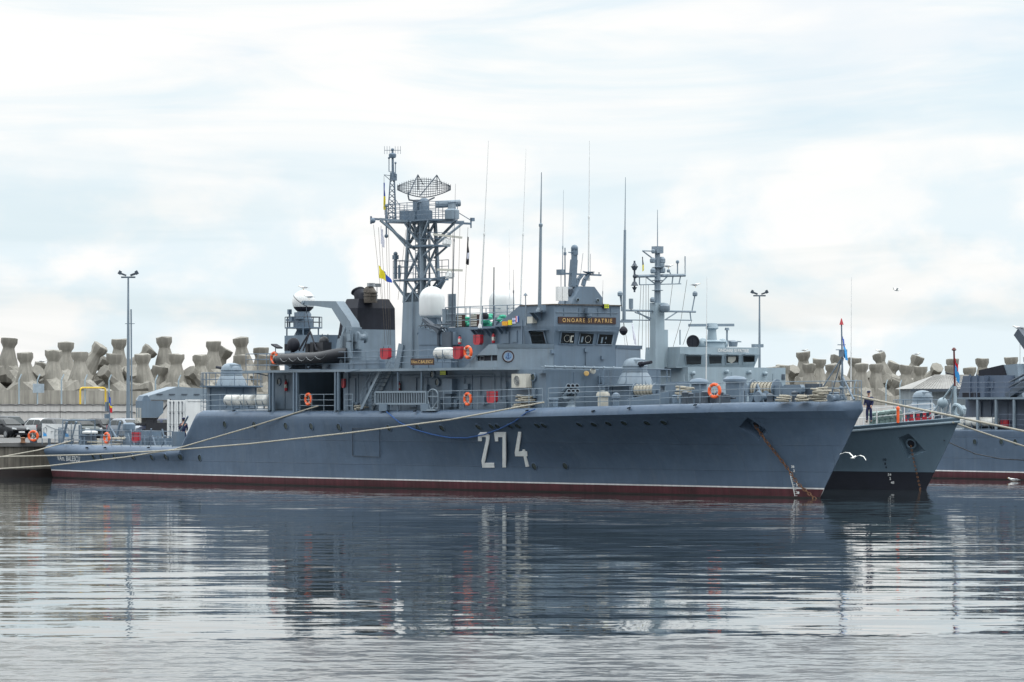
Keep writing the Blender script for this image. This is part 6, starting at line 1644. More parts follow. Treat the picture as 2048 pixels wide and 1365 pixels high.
# ------------------------------------------------------------------ fence, signs, yellow frame, lamp posts
def qpart(name, mb, mat, parent): o = link(bpy.data.objects.new(name, mb.mesh(name, mat)), parent); return o
def qthing(name, label, cat, group=None):
    o = link(bpy.data.objects.new(name, None)); o.matrix_world = QF.M; return tag(o, label, cat, group)
DF = WD-3.5
for i, px in enumerate((-12, 38, 75, 123, 170, 218, 311, 357, 1709, 1772, 1800)):
    P, _ = q_wall(px, DF); z0 = zw0 if px < 900 else zw1; mb = MB().bar((P.x, DF, z0-.02), (P.x, DF, z0+1.95), .09, .09).bar((P.x, DF, z0+1.95), (P.x+.28, DF+.1, z0+2.4), .07, .07)
    f = link(bpy.data.objects.new('fence_post', mb.mesh('fence_post', M.grey2, (P.x, DF, z0)))); f.matrix_world = QF.M @ Matrix.Translation((P.x, DF, z0))
    tag(f, ['fence post at the left edge on the white wall', 'fence post above the dark hatchback', 'fence post carrying the blue-grey sign', 'fence post between sign and yellow frame', 'fence post inside the yellow frame', 'fence post right of the yellow frame beside the stern flag', 'fence post above the left end of the canopy roof', 'fence post above the canopy ridge', 'fence post behind the bow whip aerial', 'fence post above the pump gear of the paler ship', 'fence post left of the shed'][i], 'fence post', 'bent fence posts on the white wall')
A_, _ = q_wall(65, DF); B_, _ = q_wall(87, DF); mb = MB().box((A_.x, DF-.12, q_z(70, 786, DF)), (B_.x, DF-.06, q_z(70, 768, DF)))
f = link(bpy.data.objects.new('wall_sign', mb.mesh('wall_sign', paint('faded_sign', (.28, .34, .39), .5, .1, 3, .1)))); f.matrix_world = QF.M; tag(f, 'blank blue-grey sign panel on a fence post', 'sign')
A_, _ = q_wall(160.5, DF-.3); B_, _ = q_wall(211, DF-.3); zt = q_z(180, 776, DF); mb = MB(); r_ = .075
mb.path([(A_.x, DF-.3, zw0-.2), (A_.x, DF-.3, zt-.2), (A_.x+.06, DF-.3, zt-.06), (A_.x+.2, DF-.3, zt), (B_.x-.2, DF-.3, zt), (B_.x-.06, DF-.3, zt-.06), (B_.x, DF-.3, zt-.2), (B_.x, DF-.3, zw0-.2)], r_, 10)
f = link(bpy.data.objects.new('pipe_frame', mb.mesh('pipe_frame', M.yellow))); f.matrix_world = QF.M; tag(f, 'yellow bent pipe frame standing on the white wall', 'pipe frame')
def lamp(px, ytop, Y, label, thick=True):
    b = at(px, 0, Y); b.z = ZQ; zt = CH+(HY-ytop)/F*Y
    t = link(bpy.data.objects.new('lamp_post', None)); t.location = b; tag(t, label, 'lamp post', 'floodlight lamp posts')
    mb = MB().lathe((0, 0, 0), [(.20, 0), (.17, .3), (.15, 2.5), (.065, zt-ZQ)], 12)
    if thick: mb.tube((.28, 0, .3), (.22, 0, (zt-ZQ)*.80), .06, n=8); mb.bar((-.25, 0, (zt-ZQ)*.71), (.5, 0, (zt-ZQ)*.71), .05, .05)
    p = link(bpy.data.objects.new('pole', mb.mesh('pole', M.light)), t)
    h = zt-ZQ; mb = MB().bar((-.55, 0, h), (.55, 0, h), .1, .12); link(bpy.data.objects.new('crossbar', mb.mesh('crossbar', M.grey)), t)
    for sx in (-1, 1):
        mb = MB().hexa([(sx*.2, -.25, h+.08), (sx*.6, -.25, h+.22), (sx*.6, .25, h+.22), (sx*.2, .25, h+.08)], [(sx*.15, -.25, h+.2), (sx*.55, -.25, h+.36), (sx*.55, .25, h+.36), (sx*.15, .25, h+.2)])
        mb.bar((sx*.55, 0, h+.3), (sx*.75, 0, h+.42), .1, .3); link(bpy.data.objects.new('lamp_head', mb.mesh('lamp_head', M.dark)), t)
lamp(256.5, 555, 300, 'tall grey lamp post with two floodlights and a thick cable pipe, at the left')
lamp(1519, 592, 345, 'slimmer lamp post with two floodlights rising behind the paler ship bridge', False)

# ------------------------------------------------------------------ shed, canopy, container, trailer
Ys = 335.0; P1 = at(1822, 812, Ys); z_e = CH+(HY-778)/F*Ys; z_r = CH+(HY-750)/F*Ys
t = qthing('shed', 'grey shed with a corrugated hip roof on the quay at the right', 'shed')
t.matrix_world = Matrix.Translation((P1.x, Ys, 0)) @ Matrix.Rotation(.12, 4, 'Z'); x0 = 0.; mb = MB().box((x0+.4, .3, ZQ-.05), (x0+8, 6, z_e)); qpart('wall', mb, paint('shed_boards', (.20, .235, .26), .7, .12, 1.5, .3), t)
mb = MB()
def ridge(x, y): pass
mb.hexa([(x0, -.2, z_e), (x0+8.4, -.2, z_e), (x0+8.4, 6.4, z_e), (x0, 6.4, z_e)], [(x0+2.8, 3., z_r), (x0+5.6, 3., z_r), (x0+5.6, 3.2, z_r), (x0+2.8, 3.2, z_r)])
for i in range(30):
    x = x0+.15+i*.28; xr = x0+2.8+2.8*i/29; mb.bar((x, -.15, z_e+.03), (xr, 2.95, z_r+.02), .05, .06)
qpart('roof', mb, paint('corrugated_roof', (.24, .235, .225), .7, .15, 1., .15), t)
mb = MB().box((x0-.1, -.3, z_e-.25), (x0+8.5, -.21, z_e)); qpart('fascia', mb, M.dark, t)
# canopy building behind the container
dC = 33; A_, _ = q_wall(292, dC); B_, _ = q_wall(428, dC); ze = q_z(300, 800, dC); zr = q_z(350, 774, dC); xr, _ = q_wall(350, dC)
t = qthing('kiosk', 'low kiosk with a sloping blue-grey metal roof behind the white container', 'kiosk')
mb = MB().box((A_.x+.6, dC+.3, ZQ-.05), (B_.x, dC+1.5, ze)); qpart('wall', mb, whitewall, t)
mb = MB().slab([(A_.x, dC, ze), (B_.x+.4, dC, ze-.05), (B_.x+.4, dC, q_z(425, 779, dC)), (xr.x+.2, dC, zr), (A_.x+.3, dC, ze+.32)], (0, 1.6, 0)); qpart('roof', mb, paint('metal_roof', (.17, .215, .26), .5, .08, 1., .08), t)
mb = MB()
for i in range(5): x = A_.x+1.2+i*1.1; mb.cbox((x, dC-.03, ze+.42), (.5, .05, .07))
qpart('roof_clip', mb, M.dark, t)
# container
t = qthing('container', 'tall white shipping container with bar-locked doors on the quay', 'container')
cx, Yc = None, None
Pc = q_of(372, 259.0); w, l, h = 2.44, 6.06, 2.85
mb = MB(); x0, y0 = Pc.x, Pc.y
n = 30
def corr(i): return .03 if i % 2 else 0
front = [(x0+.05+(l-.1)*i/n, y0+corr(i)) for i in range(n+1)]
mb.loft([[(x, y, ZQ+.1) for x, y in front], [(x, y, ZQ+h-.08) for x, y in front]], closed=False, caps=False)
mb.box((x0+.05, y0+.05, ZQ+.1), (x0+l, y0+w, ZQ+h-.05))
for a, b in (((x0, y0, ZQ), (x0+.1, y0+.1, ZQ+h)), ((x0+l-.1, y0, ZQ), (x0+l, y0+.1, ZQ+h)), ((x0-.02, y0+w-.1, ZQ), (x0+.1, y0+w, ZQ+h)), ((x0+.1, y0-.02, ZQ+h-.12), (x0+l-.1, y0+.04, ZQ+h)), ((x0+.1, y0-.02, ZQ), (x0+l-.1, y0+.04, ZQ+.15))): mb.box(a, b)
qpart('shell', mb, M.white, t)
for k in range(2):
    mb = MB(); a = y0+.1+k*1.12; b = a+1.1; mb.box((x0-.03, a+.02, ZQ+.15), (x0+.04, b-.02, ZQ+h-.12))
    for q in range(3): mb.box((x0-.055, a+.08, ZQ+.35+q*.85), (x0-.02, b-.08, ZQ+.4+q*.85)); 
    dr_ = qpart('door', mb, M.white, t); mb = MB()
    for dy in (.3, .75): mb.tube((x0-.07, a+dy, ZQ+.1), (x0-.07, a+dy, ZQ+h-.1), .022); [mb.box((x0-.09, a+dy-.06, ZQ+z), (x0-.05, a+dy+.06, ZQ+z+.07)) for z in (.2, 1.0, 1.9, 2.6)]
    qpart('lock_bar', mb, M.dark, dr_)
mb = MB().box((x0+1.9, y0-.03, ZQ+1.55), (x0+2.15, y0-.02, ZQ+2.0)).box((x0+1.3, y0-.03, ZQ+.9), (x0+1.9, y0-.02, ZQ+1.5), 1); qpart('sticker', mb, [M.brown, M.blue], t)
# grey box trailer
t = qthing('trailer', 'grey box on a dark trailer beside the lamp post, left of the white container', 'trailer')
Pt = q_of(284, 277.0); k = 277/F
X0, Y0 = Pt.x, Pt.y
zA, zB = CH+(HY-836)*k, CH+(HY-802)*k
mb = MB().prism([(X0, zA), (X0, zB), (X0+1.75, zB), (X0+1.75, zA+.35), (X0+1.3, zA)], 'y', Y0, Y0+.9); mb.prism([(X0+.05, zB), (X0+.2, zB+.35), (X0+.5, zB+.4), (X0+.8, zB)], 'y', Y0+.1, Y0+.8); qpart('box', mb, M.grey, t)
mb = MB().box((X0-.4, Y0, zA-.55), (X0+2.4, Y0+.9, zA-.35)); mb.box((X0+.4, Y0+.1, zA-.35), (X0+1.3, Y0+.8, zA-.01)); mb.bar((X0+2.4, Y0+.1, zB+.1), (X0+1.0, Y0+.1, zA-.4), .1, .1); mb.box((X0+.3, Y0-.1, ZQ+.5), (X0+2.4, Y0, ZQ+1.15))
qpart('chassis', mb, M.rubber, t)
for x in (X0+.4, X0+2.1):
    mb = MB().lathe((x, Y0-.12, ZQ+.4), [(.2, 0), (.4, .02), (.4, .25), (.2, .27)], 18, (0, 1, 0)); qpart('wheel', mb, M.rubber, t)
mb = MB()
for i in range(4): mb.tube((X0-.5+.13*i, Y0, zA-.4), (X0-.5+.13*i, Y0, zB-.5), .025)
qpart('rail', mb, M.cream, t)
# gangway banner
t = thing('banner', 'white banner with grey drop shapes hung on the stern gangway rail', 'banner', W0, at(122, 862, 255.5))
a = at(84, 877, 255.5); b = at(142, 849, 256.5); c3 = at(161, 849, 255.6)
mb = MB(); P4 = [Vector((a.x, a.y, a.z)), Vector((b.x, b.y, a.z-.05)), b, Vector((a.x, a.y, b.z+.05))]; mb.slab(P4, (0, .04, 0)); mb.slab([Vector((b.x+.04, b.y, a.z)), Vector((c3.x, c3.y, a.z-.1)), c3, Vector((b.x+.04, b.y, b.z))], (0, .04, 0))
part('sheet', mb, M.white, t)
mb = MB()
def bp(x, y): return P4[0].lerp(P4[1], x).lerp(P4[3].lerp(P4[2], x), y)+Vector((0, -.02, 0))
for x0_ in (.1, .86):
    mb.path([bp(x0_+.07*math.sin(a_)*(1-.5*(a_ > math.pi)), .55+.22*math.cos(a_)) for a_ in [i*2*math.pi/16 for i in range(16)]], .018, 4, closed=True)
    mb.prism([(0, 0)]*3, 'z', 0, 0) if False else None
    mb.add([bp(x0_+x, y) for x, y in ((-.06, .15), (.07, .15), (.05, .35), (-.05, .42))], [(0, 1, 2, 3)], 1)
for i in range(4): mb.path([bp(.32+.12*i, .3), bp(.32+.12*i, .5), bp(.40+.12*i, .5)], .014, 4)
mb.path([bp(.15, .9), bp(.45, .65), bp(.6, .65), bp(.85, .9)], .018, 4)
part('print', mb, [M.metal, M.skyblue], t)
mb = MB()
for p in (P4[0], P4[1], c3): mb.tube(Vector((p.x, p.y+.06, ZQ-.1)), Vector((p.x, p.y+.06, b.z+.1)), .03)
part('post', mb, M.grey, t)
# bollard on the quay edge
p = QF.M @ (q_of(48, 256)*1); b = at(46, 881, 256); mb = MB().lathe((b.x, b.y, ZQ), [(.2, 0), (.14, .1), (.14, .25), (.2, .3), (.1, .36)], 12); solo('quay_bollard', mb, M.rust, 'small rusty bollard on the quay edge left of the life ring', 'bollard', W0, (b.x, b.y, ZQ))
b = at(67, 885, 256); mb = MB().box((b.x-.22, b.y-.05, ZQ), (b.x+.22, b.y+.25, ZQ+.15)).bar((b.x, b.y+.13, ZQ+.1), (b.x, b.y+.13, ZQ+.8), .08, .08); solo('ring_stand', mb, M.dark, 'dark stand that holds the quay life ring', 'stand', W0, (b.x, b.y, ZQ))
# ------------------------------------------------------------------ parked cars
def carpaint(name, rgb): 
    return paint(name, rgb, .38, .03, 1., .02, spec=.22)
lampm = glassy('headlamp_glass', (.30, .32, .33), .1); redl = paint('tail_lamp', (.35, .012, .02), .2, .05, 3, 0)
carglass = glassy('car_glass', (.016, .022, .024), .12); carglass.node_tree.nodes['Principled BSDF'].inputs['Specular IOR Level'].default_value = .3


def car(px, py, label, mat, kind='hatch', tail=False, Lc=4.35, Hc=1.48, group='cars parked on the quay', Yd=None, flip=False):
    Y = (CH-ZQ)*F/(py-HY) if Yd is None else Yd; c = at(px, 0, Y); c.z = ZQ
    t = link(bpy.data.objects.new('parked_car', None)); t.location = c; t.rotation_euler = (0, 0, -ANG+random.uniform(-.05, .05)+(math.pi if flip else 0)); tag(t, label, 'car', group)
    W_ = .87; mb = MB(); prof = {'hatch': [(-2.1, .55, .95), (-2.0, .35, 1.0), (-1.2, .22, 1.0), (.7, .22, .98), (1.3, .22, .92), (1.9, .25, .78), (2.15, .35, .66), (2.2, .45, .55)],
                                 'sedan': [(-2.25, .5, .88), (-2.15, .35, .96), (-1.2, .22, .98), (.7, .22, .95), (1.35, .22, .90), (1.95, .25, .76), (2.18, .35, .64), (2.25, .45, .54)]}[kind if kind != 'estate' else 'hatch']
    rings = []
    for x, z0, z1 in prof:
        w = W_*(1 if abs(x) < 1.7 else 1-.16*((abs(x)-1.7)/.5)**1.5)
        rings.append([(x, -w*.92, z0), (x, -w, z0+.15), (x, -w, z1-.22), (x, -w*.93, z1-.05), (x, -w*.8, z1), (x, w*.8, z1), (x, w*.93, z1-.05), (x, w, z1-.22), (x, w, z0+.15), (x, w*.92, z0)])
    mb.loft(rings)
    cab = {'hatch': ((-1.95, .98, 1.15), (-1.55, .25, 1.3)), 'sedan': ((-1.45, .98, 1.2), (-.75, .15, 1.25)), 'estate': ((-2.02, .98, 1.15), (-1.75, .25, 1.3))}[kind]
    xb0, xb1 = cab[0][0], 1.02; xt0, xt1 = cab[1][0], .18
    # cabin shell in body colour, then the panes set into it a few millimetres proud
    w0, wt = .79, .60
    prof2 = [(xb0-.02, .93), (xb0+(xt0-xb0)*.5, (.93+Hc)/2+.03), (xt0, Hc-.07), (xt0+.25, Hc-.015), ((xt0+xt1)/2, Hc+.01), (xt1-.25, Hc-.02), (xt1, Hc-.08), (xb1+(xt1-xb1)*.5, (.93+Hc)/2+.02), (xb1+.02, .93)]
    wz = lambda z: w0+(wt-w0)*(z-.93)/(Hc-.93)
    mb.loft([[(x, -w0, .90), (x, -wz(max(.93, z-.08)), max(.92, z-.08)), (x, -wz(z)+.08, z), (x, wz(z)-.08, z), (x, wz(max(.93, z-.08)), max(.92, z-.08)), (x, w0, .90)] for x, z in prof2])
    for sy in (-1, 1): mb.cbox((.75, sy*.93, 1.0), (.18, .2, .13))
    body = link(bpy.data.objects.new('body', mb.mesh('body', mat, sharp=40)), t)
    fx = lambda z: xb1+(xt1-xb1)*(z-.93)/(Hc-.08-.93); rx_ = lambda z: xb0+(xt0-xb0)*(z-.93)/(Hc-.08-.93)
    zl, zh = .97, Hc-.14; xm = (xb0+xb1)/2-.15
    def pane(q, d): mbp = MB().slab(q, d); link(bpy.data.objects.new('window', mbp.mesh('window', carglass)), t)
    for sy in (-1, 1):
        for xa_, xc_, xd_, xe_ in ((rx_(zl)+.16, xm-.04, xm-.04, rx_(zh)+.14), (xm+.04, fx(zl)-.2, fx(zh)-.14, xm+.04)):
            pane([(xa_, sy*(wz(zl)-.01), zl), (xc_, sy*(wz(zl)-.01), zl), (xd_, sy*(wz(zh)-.01), zh), (xe_, sy*(wz(zh)-.01), zh)], (0, sy*.022, .004))
    for f_, sg_ in ((fx, 1), (rx_, -1)):
        pane([(f_(zl)+sg_*.0, -wz(zl)+.14, zl+.01), (f_(zl), wz(zl)-.14, zl+.01), (f_(zh), wz(zh)-.14, zh+.02), (f_(zh), -wz(zh)+.14, zh+.02)], (sg_*.035, 0, .045))
    for sx in (-1.3, 1.32):
        for sy in (-1, 1):
            w = link(bpy.data.objects.new('wheel', None), t); mb = MB().lathe((sx, sy*.9, .31), [(.2, 0), (.31, .01), (.31, .2), (.2, .21)], 20, (0, -sy, 0)); link(bpy.data.objects.new('tyre', mb.mesh('tyre', M.rubber)), w)
            mb = MB().lathe((sx, sy*.905, .31), [(.2, 0), (.05, .03)], 14, (0, -sy, 0)); link(bpy.data.objects.new('rim', mb.mesh('rim', M.metal)), w)
    for sy in (-1, 1):
        mb = MB().slab([(2.03, sy*.74, .66), (2.19, sy*.45, .60), (2.12, sy*.42, .73), (1.93, sy*.70, .80)], (.03, 0, .02)); link(bpy.data.objects.new('headlight', mb.mesh('headlight', lampm)), t)
        mb = MB().cbox((-2.1, sy*.66, .82), (.08, .22, .3)); link(bpy.data.objects.new('tail_light', mb.mesh('tail_light', redl)), t)
    mb = MB().cbox((2.22, 0, .45), (.03, .52, .12)); link(bpy.data.objects.new('number_plate', mb.mesh('number_plate', M.white)), t)
    mb = MB().cbox((2.2, 0, .58), (.04, .8, .09)).cbox((2.18, 0, .3), (.06, 1.1, .1)); link(bpy.data.objects.new('grille', mb.mesh('grille', M.black)), t)
    return t


black_c = carpaint('black_car_paint', (.012, .014, .018)); silver = carpaint('silver_car_paint', (.22, .245, .28)); dgrey = carpaint('dark_grey_car_paint', (.055, .06, .068)); white_c = carpaint('white_car_paint', (.45, .46, .47)); navy_c = carpaint('dark_blue_car_paint', (.012, .02, .05))
car(14, 876, 'black hatchback nearest the left edge, facing the water', black_c, 'hatch')
car(25, 875, 'dark car parked behind the black hatchback', dgrey, 'estate', Hc=1.65)
car(78, 875, 'silver saloon beside the black hatchback', silver, 'sedan')
car(92, 875.5, 'white car of which only the roof shows behind the silver saloon', white_c, 'hatch')
car(117, 876, 'dark grey car behind the white banner', dgrey, 'hatch')
car(160, 877, 'dark green-grey car whose bonnet shows right of the banner', carpaint('green_grey_car_paint', (.03, .04, .04)), 'sedan')
car(208, 876, 'black estate car left of the stern flag', black_c, 'estate')
car(258, 877, 'pale silver car in front of the grey trailer', silver, 'hatch')
car(316, 878, 'dark blue car with red tail light just left of the container', navy_c, 'hatch', flip=True)
# heap of dark and reddish bundles piled against the foot of the wall
b = at(237, 0, 312); t_ = MB()
for k in range(5):
    for i in range(9-k): t_.ball((b.x-1.2+i*.32+k*.16, b.y+random.uniform(-.1, .1), ZQ+.15+k*.27), random.uniform(.18, .26), 8, 6, mi=int((i+k) % 4 == 1))
solo('tarpaulin_heap', t_, [M.rubber, M.red], 'dark heap with red patches behind the stern flag', 'heap', W0, (b.x, b.y, ZQ))

# ------------------------------------------------------------------ people
def person(frame, p, head, label, lean=0.):
    """standing sailor: one skinned body, uniform and cap as clothing; head = heading in the frame"""
    t = link(bpy.data.objects.new('person', None)); t.location = frame.M @ Vector(p); t.rotation_euler = (0, 0, -frame.a+head); tag(t, label, 'person', 'sailors'); t.scale = (.96,)*3
    def skin(name, verts, edges, mat, root=0, sub=1):
        me = bpy.data.meshes.new(name); me.from_pydata([v[:3] for v in verts], edges, []); me.materials.append(mat)
        o = bpy.data.objects.new(name, me); C.objects.link(o); o.modifiers.new('s', 'SKIN'); sv = me.skin_vertices[0].data
        for i, v in enumerate(verts): sv[i].radius = (v[3], v[4] if len(v) > 4 else v[3]); sv[i].use_root = i == root
        m = o.modifiers.new('d', 'SUBSURF'); m.levels = sub; m.render_levels = sub
        dg = bpy.context.evaluated_depsgraph_get(); dg.update(); m2 = bpy.data.meshes.new_from_object(o.evaluated_get(dg)); m2.polygons.foreach_set('use_smooth', [True]*len(m2.polygons))
        bpy.data.objects.remove(o); q = link(bpy.data.objects.new(name, m2), t); return q
    ln = lean
    V = [(0, 0, .95, .14, .12), (0, 0, 1.15, .135, .11), (ln*.4, 0, 1.38, .17, .11), (ln*.6, 0, 1.50, .06), (ln*.8, 0, 1.58, .055), (ln, 0, 1.68, .095, .08), (ln, 0, 1.76, .085, .075),
         (0, -.10, .90, .095), (.03, -.11, .50, .065), (0, -.12, .09, .045), (.13, -.13, .05, .04), (0, .10, .90, .095), (-.02, .11, .50, .065), (-.05, .12, .09, .045), (.08, .13, .05, .04),
         (ln*.5, -.20, 1.42, .062), (.02, -.25, 1.15, .048), (.18, -.22, .98, .036), (ln*.5, .20, 1.42, .062), (.02, .25, 1.15, .048), (.16, .20, .98, .036)]
    E_ = [(0, 1), (1, 2), (2, 3), (3, 4), (4, 5), (5, 6), (0, 7), (7, 8), (8, 9), (9, 10), (0, 11), (11, 12), (12, 13), (13, 14), (2, 15), (15, 16), (16, 17), (2, 18), (18, 19), (19, 20)]
    # hands: palm and five unequal curled fingers on each wrist
    for w, sy in ((17, -1), (20, 1)):
        b = V[w]; i0 = len(V); V.append((b[0]+.06, b[1]+sy*.005, b[2]-.02, .026, .018)); E_.append((w, i0))
    skin('body', V, E_, M.skin, 0, 1)
    for w, sy in ((17, -1), (20, 1)):
        b = V[w]; hx, hy, hz = b[0]+.06, b[1]+sy*.005, b[2]-.02
        fv = [(hx, hy, hz, .022, .016)]; fe = []
        for k in range(4):
            l = (.075, .085, .08, .062)[k]; dz = .028-.018*k; a = len(fv)
            fv += [(hx+.03, hy, hz+dz, .009), (hx+.03+l*.5, hy, hz+dz-.01, .008), (hx+.03+l*.8, hy-sy*.02, hz+dz-.025, .007)]; fe += [(0, a), (a, a+1), (a+1, a+2)]
        a = len(fv); fv += [(hx+.005, hy-sy*.02, hz+.035, .009), (hx+.045, hy-sy*.035, hz+.04, .008)]; fe += [(0, a), (a, a+1)]
        skin('hand', fv, fe, M.skin, 0, 1)
    J = [(a, b, c, r*1.42, (q[0]*1.5 if q else r*1.42)) for a, b, c, r, *q in ((0, 0, .84, .13, .12), V[1], V[2], V[3], V[15], V[16], V[17], V[18], V[19], V[20])]
    skin('jacket', J, [(0, 1), (1, 2), (2, 3), (2, 4), (4, 5), (5, 6), (2, 7), (7, 8), (8, 9)], M.navy)
    Tt = [(0, 0, 1.06, .155, .14)]+[(a, b, c, r*1.32, (q[0]*1.35 if q else r*1.32)) for a, b, c, r, *q in (V[0], V[7], V[8], V[9], V[11], V[12], V[13])]
    skin('trousers', Tt, [(0, 1), (1, 2), (2, 3), (3, 4), (1, 5), (5, 6), (6, 7)], M.navy)
    mb = MB()
    for i in (9, 13): mb.ball((V[i][0]+.06, V[i][1], .055), .1, 10, 6, (1.35, .55, .55))
    link(bpy.data.objects.new('shoes', mb.mesh('shoes', M.shoe)), t)
    mb = MB().lathe((ln-.01, 0, 1.755), [(.108, 0), (.112, .05), (.10, .09), (.03, .105)], 14); mb.hexa([(ln+.08, -.07, 1.76), (ln+.17, -.05, 1.745), (ln+.17, .05, 1.745), (ln+.08, .07, 1.76)], [(ln+.08, -.07, 1.775), (ln+.17, -.05, 1.757), (ln+.17, .05, 1.757), (ln+.08, .07, 1.775)]); link(bpy.data.objects.new('cap', mb.mesh('cap', M.navy)), t)
    mb = MB().ball((ln-.03, 0, 1.715), .098, 12, 8, (.9, .92, .8)); link(bpy.data.objects.new('hair', mb.mesh('hair', M.shoe)), t)
    mb = MB().ball((ln+.1, 0, 1.69), .02, 8, 6, (1, .7, 1.2)); mb.cbox((ln+.092, 0, 1.645), (.012, .05, .008), 1)
    for sy in (-1, 1): mb.ball((ln+.088, sy*.035, 1.715), .012, 6, 5, mi=1); mb.ball((ln, sy*.095, 1.70), .03, 8, 6, (.7, .4, 1.2))
    link(bpy.data.objects.new('face', mb.mesh('face', [M.skin, M.shoe])), t)
p = S(367, 895, 1.5); p.z = 2.17
person(S1, p, R(150), 'sailor in dark navy uniform and cap standing on the after deck beside the container', .04)
u = S2.U(1738, 3.0); person(S2, (u, -3.0, H2.zd(u)+.05), R(-60), 'sailor in dark blue overalls standing on the foredeck of the paler ship', .06)

# ------------------------------------------------------------------ gulls
def gull_mesh(flying):
    mb = MB(); mb.path([(-.24, 0, .02), (-.12, 0, .03), (0, 0, .04), (.12, 0, .06), (.19, 0, .09), (.24, 0, .12)], [.015, .055, .075, .065, .04, .035], 10); mb.ball((.25, 0, .125), .042, 10, 7); mb.lathe((.28, 0, .12), [(.014, 0), (.01, .03), (.002, .06)], 8, (1, 0, -.15), mi=2)
    if flying:
        for s in (-1, 1):
            f = [(.10, .05), (.13, .32), (.06, .58), (-.12, .82)]; bk = [(-.08, .05), (-.03, .32), (-.03, .58), (-.17, .80)]; z = [.08, .24, .22, .06]
            vs = [(x, s*y, zz_) for (x, y), zz_ in zip(f, z)]+[(x, s*y, zz_-.01) for (x, y), zz_ in zip(bk, z)]+[(x, s*y, zz_+.02) for (x, y), zz_ in zip(f, z)]+[(x, s*y, zz_+.008) for (x, y), zz_ in zip(bk, z)]
            fs = []
            for i in range(3): fs += [(i, i+1, 5+i, 4+i), (8+i, 12+i, 13+i, 9+i), (i, 8+i, 9+i, i+1), (4+i, 5+i, 13+i, 12+i)]
            fs += [(3, 11, 15, 7), (0, 4, 12, 8)]
            mb.add(vs, fs, 0)
        mb.add([(-.2, -.03, .02), (-.2, .03, .02), (-.36, .07, .015), (-.36, -.07, .015), (-.2, -.03, .035), (-.2, .03, .035), (-.36, .07, .025), (-.36, -.07, .025)], [(0, 1, 2, 3), (7, 6, 5, 4), (0, 4, 5, 1), (1, 5, 6, 2), (2, 6, 7, 3), (3, 7, 4, 0)])
    else:
        for s in (-1, 1): mb.ball((-.06, s*.05, .055), .06, 10, 6, (3.4, .5, .75), 1); mb.tube((.0, s*.03, -.12), (.0, s*.03, .0), .008, mi=2)
        mb.ball((-.3, 0, .03), .03, 8, 5, (3, .8, .4), 1)
    return mb.mesh('gull', [M.feather, M.wing, M.beak], sharp=60)
GF, GP = gull_mesh(True), gull_mesh(False)
def gull(P, rz, label, fly=False, roll=0, sc=1.):
    o = link(bpy.data.objects.new('gull', GF if fly else GP)); o.location = P; o.rotation_euler = (roll, 0, rz); o.scale = (sc,)*3; tag(o, label, 'bird', 'gulls')
gull(at(1707, 917, 196), R(65), 'white gull flying low in front of the paler ship hull', True, R(12), .88)
gull(at(1793, 582, 260), R(200), 'distant gull flying alone in the sky above the right-hand breakwater', True, R(-5), .8)
gull(S1.M @ (cB+Vector((0, 0, .70+.12))), R(200), 'gull standing on top of the white radar ball')
gull(S1.M @ (S(618, 601, 4.1)+Vector((0, 0, .16))), R(170), 'gull standing on the end of the crane arm')
gull(S3.M @ (T3(2038, 661, 1.)+Vector((0, 0, .1))), R(160), 'gull standing on the dark crane at the right edge', sc=1.3)
gull(S2.M @ (F2(1337, 541, um)+Vector((0, 0, .2))), R(20), 'gull sitting on the yard of the paler ship mast')
gull(S2.M @ (F2(1391, 580, um)+Vector((0, 0, .25))), R(20), 'gull on the lamp at the right arm of the paler ship mast')
_, Yg = q_wall(1760, BK); gull(at(1759, 703.5, Yg), R(170), 'gull on the leaning tetrapod right of the bow jackstaff', sc=1.3)
_, Yg = q_wall(86, BK+3); gull(at(85, 724.5, Yg), R(10), 'gull on the bright tetrapod between the sign and its neighbours', sc=1.2)
_, Yg = q_wall(1609, BK); gull(at(1609, 702, Yg), R(0), 'gull on the tall tetrapod right of the paler ship bridge', sc=1.1)
_, Yg = q_wall(1834, BK); gull(at(1834, 709.5, Yg), R(0), 'gull on the right-leaning tetrapod above the shed', sc=1.1)
gull(at(2027, 962, CH*F/(963-HY))*1+Vector((0, 0, .02)), R(190), 'gull floating on the water by the right-hand ship', sc=1.2)

# ------------------------------------------------------------------ water
m, nt, b = newmat('harbour_water'); L = nt.links
geo = N(nt, 'ShaderNodeNewGeometry'); sep = N(nt, 'ShaderNodeSeparateXYZ'); L.new(geo.outputs['Position'], sep.inputs[0])
def slope(sx, sy, detail, amp, rough=.5, dist=0.):
    mp = N(nt, 'ShaderNodeMapping'); mp.inputs['Scale'].default_value = (sx, sy, 1); L.new(geo.outputs['Position'], mp.inputs['Vector'])
    n = N(nt, 'ShaderNodeTexNoise', Scale=1., Detail=detail, Roughness=rough, Distortion=dist); L.new(mp.outputs[0], n.inputs['Vector'])
    s = N(nt, 'ShaderNodeVectorMath', operation='SUBTRACT'); L.new(n.outputs['Color'], s.inputs[0]); s.inputs[1].default_value = (.5, .5, .5)
    k = N(nt, 'ShaderNodeVectorMath', operation='SCALE'); L.new(s.outputs[0], k.inputs[0])
    if isinstance(amp, float): k.inputs['Scale'].default_value = amp
    else: L.new(amp, k.inputs['Scale'])
    return k.outputs[0]
def mrange(src, a, b_, c, d):
    r = N(nt, 'ShaderNodeMapRange', interpolation_type='SMOOTHSTEP'); L.new(src, r.inputs['Value'])
    for k, v in (('From Min', a), ('From Max', b_), ('To Min', c), ('To Max', d)): r.inputs[k].default_value = v
    return r.outputs[0]
